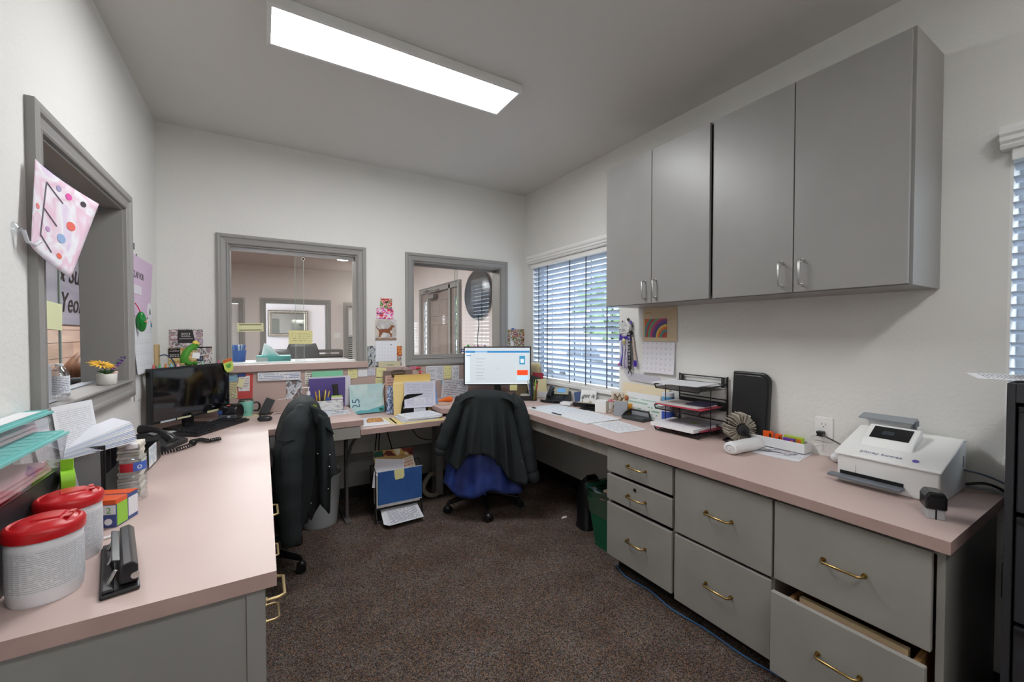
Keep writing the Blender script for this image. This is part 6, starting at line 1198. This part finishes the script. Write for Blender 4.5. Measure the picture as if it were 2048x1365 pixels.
t=T('paper_stack','white printed papers on the lower shelf of the wire file stand','papers',(.84,2.925,.062),(R(20),0,R(-1)))
for i in range(4): page('sheet',None,None,.25,.15,printed((210,210,216) if i==3 else (226,226,230),(90,92,110),14,16,103+i),(.006*i-.012,-.012-.006*i,.003*i),(R(-90),0,R(2*i-3)),parent=t,th=.0018)
# under-desk cables
for i,(pts,l,c) in enumerate((([(.80,3.40,.655),(.775,3.42,.45),(.76,3.45,.2),(.70,3.42,.01)],'left black cable hanging under the low desk',(16,16,18)),([(.815,3.38,.655),(.80,3.40,.5),(.80,3.42,.3),(.82,3.40,.02)],'middle black cable hanging under the low desk',(20,20,22)),([(.845,3.36,.655),(.865,3.38,.52),(.90,3.40,.40),(.93,3.42,.25),(.95,3.40,.02)],'right black cable hanging under the low desk',(18,18,20)),([(1.02,3.30,.655),(1.03,3.28,.58),(1.08,3.25,.50),(1.16,3.2,.48),(1.24,3.15,.50)],'brown grey cable loop under the corner of the low desk',(96,88,80)),([(.28,3.40,.006),(.45,3.36,.006),(.60,3.40,.006),(.72,3.45,.05)],'black cable lying on the carpet by the steel leg',(20,20,22)))):
    tag(O('power_cable',MB().ctube(pts,.0045,6),mat(c,.5),smooth=True),l,'cable')
t=T('cable_reel','pale coiled hose or cable loop on the carpet left of the black-jacketed chair','cable',(1.17,3.20,.11)); O('loop',MB().tube([(.07*math.cos(R(a)),.02*math.sin(R(a*2)),.09*math.sin(R(a))) for a in range(60,330,15)],.020,8),mat((150,142,128),.6),t,smooth=True)
# ================= chairs =================
def office_chair(label,loc,rz,starz=0,h=.92,bw=.44,arm=True):
    t=T('office_chair',label,'chair',loc,rz); 
    for k in range(5):
        a=starz+2*math.pi*k/5; L=MB(); 
        L.tube([(0,0,.115),(.12*math.cos(a),.12*math.sin(a),.105),(.28*math.cos(a),.28*math.sin(a),.078)],[.026,.022,.016],8); o=O('base_leg',L,BLKPL,t,smooth=True)
        c=Vector((.29*math.cos(a),.29*math.sin(a),.027)); ax=Vector((-math.sin(a+.5),math.cos(a+.5),0)); w=MB()
        for s in (-1,1): w.cyl(c+ax*s*.006,c+ax*s*.026,.0265,n=18)
        w.cyl(c+Vector((0,0,.01)),c+Vector((0,0,.055)),.008); 
        hood=MB().ball(c+Vector((0,0,.012)),.026,12,8,1,1,.9); O('caster',w,mat((20,20,22),.3),t,bevel=.002); O('caster_hood',hood,mat((30,30,33),.35),t,smooth=True)
    O('column',MB().cyl((0,0,.09),(0,0,.20),.028).cyl((0,0,.20),(0,0,.40),.018).cyl((0,0,.10),(0,0,.14),.05,.04),mat((24,24,26),.3,.3),t,smooth=True)
    O('seat',MB().grid(lambda u,v:((u-.5)*.48*(1-.12*(2*v-1)**2),-.20+.46*v,.455+.012*math.cos((u-.5)*3)-.04*max(0,v-.8)),10,10),mat((24,24,26),.8),t,solid=.07,smooth=True)
    O('tilt_mechanism',MB().box(-.09,.09,-.12,.1,.375,.415),BLKPL,t,bevel=.006)
    O('backrest',MB().grid(lambda u,v:((u-.5)*bw*(1-.25*max(0,v-.7)*2*abs(2*u-1)),-.235-.05*v-.02*math.cos((u-.5)*3),.53+(h-.53)*v),10,10),mat((24,24,26),.8),t,solid=.05,smooth=True)
    O('back_bracket',MB().tube([(0,-.10,.395),(0,-.27,.41),(0,-.30,.50),(0,-.30,.62)],.022,8),BLKPL,t,smooth=True)
    if arm:
        for s in (-1,1): O('armrest',MB().tube([(s*.20,-.02,.42),(s*.27,-.02,.45),(s*.28,-.02,.60),(s*.28,-.06,.655)],.016,8).box(min(s*.25,s*.31),max(s*.25,s*.31),-.16,.10,.655,.68),BLKPL,t,smooth=False,bevel=.004)
    return t
c2=office_chair('black rolling office chair under the black jacket, facing the lit monitor',(1.462,2.862,0),R(-27),starz=R(-82),h=.90)
c1=office_chair('black rolling office chair tucked under the left counter, under the other jacket',(-.06,2.76,0),R(90),starz=R(-36-90),h=.93,bw=.44,arm=False)
CL=bumpy('jacket_cloth',(40,45,47),.8,220,.3,.0008,rgb2=(36,41,43),vscale=4,spec=.3); CLD=bumpy('jacket_lining',(18,19,21),.8,200,.2,.001); BLUE=bumpy('blue_satin',(50,70,140),.45,30,.3,.002,rgb2=(30,44,104),vscale=9)
# jacket on chair 2 : local frame x right, y away from camera
t=T('jacket','black jacket hanging over the back of the chair in the middle','jacket',(1.368,2.600,0),R(-27))
def lerp(a,b,f): return a+(b-a)*f
def pw(xs,ys,x):
    for i in range(len(xs)-1):
        if x<=xs[i+1]: return lerp(ys[i],ys[i+1],(x-xs[i])/(xs[i+1]-xs[i]))
    return ys[-1]
hemx=[-1,-.88,-.72,-.42,-.40,-.05,.12,.16,.62,.86,1.0]; hemz=[.50,.43,.40,.50,.515,.50,.49,.44,.29,.28,.36]
def jk(u,v):
    s=2*u-1; top=.945-.012*s*s-.05*s**6-.02*max(0,s); z1=pw(hemx,hemz,s)
    wt=.205; wb=.315
    if v<.16:   # over the top towards the seat side
        f=v/.16; a=math.pi*(1-f); return (s*wt*.98,-.0+.055*math.cos(math.pi-a) if False else .055*math.cos(math.pi*f),top-.05+.05*math.sin(math.pi*f) if f>0 else top-.18)
    f=(v-.16)/.84; z=top-.05-(top-.05-z1)*f; w=lerp(wt,wb,f**.75)
    y=-.055-.035*f+.034*min(1,f*1.6)*(abs(((s*2.6+.3)%1)-.5)*4-1)*(.5+.5*f)+.010*f*math.sin(s*23+f*2)+.10*(abs(s)**3)*(1-.4*f)
    return (s*w+.012*f*math.sin(s*7),y,z)
O('body_cloth',MB().grid(lambda u,v:jk(u,v),56,34),CL,t,solid=.006,smooth=True)
def sleeve(pts,rad,par,name='sleeve',m=CL,wr=.004,sq=1):
    K=28; P=[];RR=[]
    for i in range(K+1):
        f=i/K*(len(pts)-1); k=min(int(f),len(pts)-2); g=f-k; g=g*g*(3-2*g) if len(pts)>2 else g
        P.append(Vector(pts[k]).lerp(Vector(pts[k+1]),f-k)); RR.append(lerp(rad[k],rad[k+1],f-k)+wr*math.sin(i*1.9)*math.sin(i*.7))
    return O(name,MB().tube(P,RR,14,cap=False),m,par,smooth=True,solid=.003)
sleeve([(.17,.0,.905),(.225,-.02,.83),(.262,-.03,.68),(.29,-.045,.52),(.315,-.055,.36)],[.025,.046,.050,.046,.036],t); sleeve([(-.165,.0,.905),(-.212,-.015,.82),(-.265,-.03,.70),(-.315,-.04,.57),(-.335,-.045,.50)],[.025,.044,.048,.044,.036],t)
O('cuff',MB().tube([(.315,-.055,.365),(.325,-.06,.325),(.338,-.06,.30)],[.042,.045,.03],12),CL,t,smooth=True)
for i,(x,z) in enumerate(((.236,.462),)): O('snap_button',MB().ball((x,-.115,z),.004,8,6),CHROME,t,smooth=True)
O('back_seam',MB().tube([(x,jk((x/.26+1)/2,.5)[1]-.004,.62) for x in (-.10,-.05,0,.05,.10)],.0015,4),CLD,t) if False else None
t=T('blue_garment','blue satin garment hanging below the black jacket on the middle chair','garment',(1.372,2.606,0),R(-27))
def bl(u,v):
    s=2*u-1; zb=.20+.03*math.sin(s*5+.5)+.05*max(0,-s-.6)+.03*abs(s); z=lerp(.66,zb,v); w=lerp(.20,.285,v)
    return (s*w-.035,-.032-.03*v+.016*v*math.sin(s*11)+.10*abs(s)**3*(1-.3*v),z)
O('cloth',MB().grid(bl,44,18),BLUE,t,solid=.004,smooth=True); O('centre_seam',MB().tube([(-.02,bl(.53,v)[1]-.004,lerp(.5,.205,v)) for v in (0,.25,.5,.75,1)],.003,5),BLUE,t)
# jacket on chair 1 (seen from the side)
t=T('jacket','black jacket draped over the chair beside the left counter','jacket',(.192,2.70,0),0)
def j1(u,v):
    a=2*math.pi*u; 
    zs=[.975,.965,.93,.86,.76,.62,.50,.40,.30,.24]; k=v*(len(zs)-1); i=min(int(k),len(zs)-2); f=k-i
    rx=[.0005,.045,.080,.108,.128,.118,.108,.095,.085,.075]; ry=[.10,.17,.215,.235,.235,.22,.215,.205,.195,.185]; cx=[.015,.015,.01,.0,-.01,-.02,-.025,-.035,-.045,-.055]
    z=lerp(zs[i],zs[i+1],f); X=lerp(rx[i],rx[i+1],f); Y_=lerp(ry[i],ry[i+1],f); c_=lerp(cx[i],cx[i+1],f)
    w=1+.10*v*math.sin(7*a+4*v)+.05*v*math.sin(13*a+2)
    z+=(.05*math.cos(2*a+.6)+.02*math.sin(5*a))*max(0,v-.7)*2
    return (c_+X*w*math.cos(a),Y_*w*math.sin(a),z)
O('body_cloth',MB().grid(lambda u,v:j1(u,v),60,32),CL,t,smooth=True)
sleeve([(.0,-.16,.935),(-.045,-.225,.86),(-.085,-.255,.72),(-.090,-.27,.55),(-.085,-.28,.40),(-.075,-.285,.25)],[.035,.066,.070,.066,.056,.045],t)
def lap(u,v):
    x=lerp(.03,.125,u)+.045*v*(1-u*.3)-.02*max(0,v-.6); z=lerp(.925,.60 if u>.6 else .42,v)-.05*u*(1-v); z+= -.12*max(0,v-.5)*(1-abs(2*u-1))
    return (x,-.20-.05*math.sin(u*3)-.03*v+.015*math.sin(9*u+4*v),z)
O('front_panel',MB().grid(lap,16,20),CL,t,solid=.005,smooth=True)
O('collar',MB().grid(lambda u,v:(lerp(.02,.11,u)+.03*v,-.215-.02*math.sin(3*u)-.02*v,lerp(.955,.845,v)-.06*u**2),8,6),CL,t,solid=.006,smooth=True)
O('lower_panel',MB().grid(lambda u,v:(lerp(.0,.10,u)-.02*v,-.17+.01*math.sin(8*u+3*v),lerp(.62,.40-.05*(1-abs(2*u-1))*2,v)),10,10),CLD,t,solid=.004,smooth=True)
for i,(x,z) in enumerate(((.055,.70),(.115,.685),(.112,.62),(.105,.50),(.02,.44))): O('snap_button',MB().ball((x,-.275,z),.0045,8,6),CHROME,t,smooth=True)
O('pocket_seam',MB().tube([(-.135,-.268,.80),(-.10,-.312,.795),(-.055,-.31,.80)],.003,5).tube([(-.115,-.318,.80),(-.118,-.326,.70),(-.115,-.328,.64)],.0025,5),CLD,t)
O('green_tag',MB().cbox((.05,-.20,.945),(.022,.004,.014),(0,R(40),0)),mat((150,170,40),.5),t)
# ================= person beyond the left window =================
def skin(name,verts,edges,m,parent,sub=2,root=0):
    me=bpy.data.meshes.new(name); me.from_pydata([v[:3] for v in verts],edges,[]); me.materials.append(m); o=bpy.data.objects.new(name,me); COL.objects.link(o); o.parent=parent
    if not me.skin_vertices: 
        bm=bmesh.new(); bm.from_mesh(me); bm.verts.layers.skin.verify(); bm.to_mesh(me); bm.free()
    for i,v in enumerate(verts):
        r=v[3]; me.skin_vertices[0].data[i].radius=(r if isinstance(r,tuple) else (r,r)); me.skin_vertices[0].data[i].use_root=(i==root)
    s=o.modifiers.new('skin','SKIN'); s.use_smooth_shade=True; q=o.modifiers.new('sub','SUBSURF'); q.levels=sub; q.render_levels=sub
    return o
t=T('person','person with long brown hair in a peach top, seated facing away behind the left window','person',(-1.03,3.92,0),R(12))
PE=mat((206,140,106),.8); SKN=mat((216,170,144),.6); HAIR=bumpy('brown_hair',(122,84,58),.5,60,.6,.004,stretch=(1,1,.06),rgb2=(92,60,42),vscale=30)
V=[(0,0,.50,(.15,.11)),(0,.0,.62,(.135,.10)),(0,-.01,.78,(.15,.10)),(0,-.01,.89,(.14,.08)),(-.15,-.01,.91,.055),(-.20,.02,.76,.045),(-.19,.12,.64,.036),(-.14,.26,.67,.028),(.15,-.01,.91,.055),(.20,.02,.76,.045),(.19,.12,.64,.036),(.14,.26,.67,.028),(-.09,.12,.49,.085),(-.10,.40,.49,.065),(-.10,.42,.28,.052),(-.10,.42,.09,.040),(-.10,.52,.05,.036),(.09,.12,.49,.085),(.10,.40,.49,.065),(.10,.42,.28,.052),(.10,.42,.09,.040),(.10,.52,.05,.036),(0,0,.965,.05),(0,.01,1.01,.045)]
Ed=[(0,1),(1,2),(2,3),(3,4),(4,5),(5,6),(6,7),(3,8),(8,9),(9,10),(10,11),(0,12),(12,13),(13,14),(14,15),(15,16),(0,17),(17,18),(18,19),(19,20),(20,21),(3,22),(22,23)]
O('dummy',MB().box(0,.001,0,.001,0,.001),PE) if False else None
skin('body',V,Ed,PE,t)
hd=MB(); hd.ball((0,.015,1.115),.092,20,14,.84,1.0,1.18); hd.ball((0,.105,1.10),.014,8,6,.8,1.2,1.3); O('head',hd,SKN,t,smooth=True)
O('eye',MB().ball((-.03,.098,1.122),.010,8,6).ball((.03,.098,1.122),.010,8,6),mat((240,240,240),.3),t,smooth=True); O('mouth',MB().ball((0,.10,1.065),.018,8,6,1,.4,.35),mat((176,90,84),.5),t,smooth=True); O('ear',MB().ball((-.08,.01,1.11),.018,8,6,.4,.8,1.3).ball((.08,.01,1.11),.018,8,6,.4,.8,1.3),SKN,t,smooth=True)
O('hair',MB().grid(lambda u,v:((lambda a,zz,r:(r*math.cos(a)*.9,-.012+r*math.sin(a),zz+.006*math.sin(9*a)))(R(165+210*u),1.232-.36*v,(.004+.108*math.sin(min(1,v*2.6)*math.pi/2))*(1+.12*v))),24,16),HAIR,t,solid=.02,smooth=True)
for s in (-1,1):
    vs=[(s*.14,.26,.67,.026),(s*.135,.31,.675,(.032,.014))]; ed=[(0,1)]
    for k in range(4): n=len(vs); vs+=[(s*(.115+.014*k),.345,.678,.009),(s*(.113+.015*k),.372+.006*(k in(1,2)),.670,.008),(s*(.112+.015*k),.392+.008*(k in(1,2)),.660,.007)]; ed+=[(1,n),(n,n+1),(n+1,n+2)]
    n=len(vs); vs+=[(s*.105,.30,.672,.010),(s*.09,.325,.668,.009),(s*.084,.345,.664,.008)]; ed+=[(0,n),(n,n+1),(n+1,n+2)]
    skin('hand',vs,ed,SKN,t,1,1)
t=T('office_chair','black chair of the seated person behind the left window','chair',(-1.065,3.79,0),R(12)); O('backrest',MB().grid(lambda u,v:((u-.5)*.42*(1-.2*v*abs(2*u-1)),-.02-.02*math.cos(u*3-1.5)-.04*v,.56+.50*v),10,8),mat((26,28,36),.6),t,solid=.04,smooth=True); O('seat',MB().box(-.22,.22,-.0,.44,.36,.405),BLACK,t,bevel=.015); O('post',MB().cyl((0,.2,.05),(0,.2,.36),.025),BLKPL,t)
b=MB()
for k in range(5): a=2*math.pi*k/5; b.tube([(0,.2,.09),(.25*math.cos(a),.2+.25*math.sin(a),.03)],.02,6)
O('base',b,BLKPL,t)
# ================= outside =================
S(O('ground_outside',MB().box(2.6,40,-20,40,-.35,-.30),bumpy('car_park_asphalt',(150,150,150),.9,20,.2,.003,rgb2=(136,136,138),vscale=2)))
S(O('ground_kerb',MB().box(2.61,4.0,-20,40,-.30,-.15),mat((196,194,190),.8)))
def car(label,x,y,rz,c):
    t=T('car',label,'car',(x,y,-.30),rz); side=[(-2.2,.35),(-2.25,.7),(-2.1,.95),(-1.5,1.02),(-.9,1.42),(.6,1.48),(1.35,1.05),(2.1,.92),(2.25,.6),(2.2,.32)]
    O('body',MB().prism(side,-.85,.85,lambda a,b,h:(a,h,b)),mat(c,.25,.2),t,bevel=.08,seg=3)
    O('window',MB().prism([(-1.35,1.02),(-.85,1.36),(-.1,1.40),(-.1,1.02)],-.86,.86,lambda a,b,h:(a,h,b)).prism([(0,1.02),(0,1.40),(.55,1.41),(1.15,1.04)],-.86,.86,lambda a,b,h:(a,h,b)),mat((40,46,54),.1),t)
    for sx in (-1.4,1.4):
        for sy in (-1,1): w=O('wheel',MB().cyl((sx,sy*.88,.32),(sx,sy*.66,.32),.32,n=24),mat((26,26,28),.8),t,bevel=.03); O('hub_cap',MB().cyl((sx,sy*.885,.32),(sx,sy*.87,.32),.18,n=16),mat((180,182,186),.3,.8),w)
    return t
car('silver blue car parked outside beyond the blinds',7.4,7.4,R(70),(150,166,190)); car('white car parked outside further left behind the blinds',9.6,13.6,R(72),(222,224,228))
t=T('street_sign','white sign with round mark outside the blinds window','sign',(4.6,4.05,.55),R(-48)); O('board',MB().box(-.35,.35,-.02,.02,-.25,.28),mat((226,228,232),.6),t); O('post',MB().box(-.03,.03,.02,.06,-.85,.2),GREYM,t)
O('round_mark',MB().lathe([(.16,0),(.20,0),(.20,.008),(.16,.008)],(-.12,-.02,.06),28,cap=False,M=Euler((R(90),0,0)).to_matrix()),mat((90,100,116),.5),t); textobj('lettering','SEA',.12,mat((236,238,240),.5),t,(-.12,-.03,.06)); textobj('lettering','CITY',.15,mat((150,158,172),.5),t,(.0,-.024,-.17))
LEAF=bumpy('foliage',(150,176,120),.8,8,.4,.02,rgb2=(118,148,96),vscale=3)
def tree(label,x,y,h,r,sd):
    q=random.Random(sd); t=T('tree',label,'tree',(x,y,-.3)); O('trunk',MB().tube([(0,0,0),(.05,.02,h*.3),(-.03,.05,h*.6)],[.16,.12,.08],8),mat((96,80,66),.9),t,smooth=True); m=MB(); 
    for i in range(500):
        a=q.random()*6.28; b=math.acos(2*q.random()-1); rr_=r*(.55+.5*q.random()); p=Vector((rr_*math.sin(b)*math.cos(a),rr_*math.sin(b)*math.sin(a),h*.68+rr_*.8*math.cos(b))); s=.13*r*(.5+q.random()); d1=Vector((q.uniform(-1,1),q.uniform(-1,1),q.uniform(-1,1))).normalized()*s; d2=d1.cross(Vector((q.uniform(-1,1),q.uniform(-1,1),q.uniform(-1,1)))).normalized()*s*.7
        m.add([p-d1,p-d2,p+d1,p+d2],[(0,1,2,3)])
    O('foliage',m,LEAF,t)
tree('leafy tree straight outside the blinds window',14,13.5,4.2,2.1,1); tree('leafy tree further right outside the blinds window',17,9.0,4.6,2.2,2); tree('leafy tree furthest left outside the blinds window',10,20,4.4,2.3,4); tree('tree outside the near right window',12,-1.5,4.5,2.2,3)
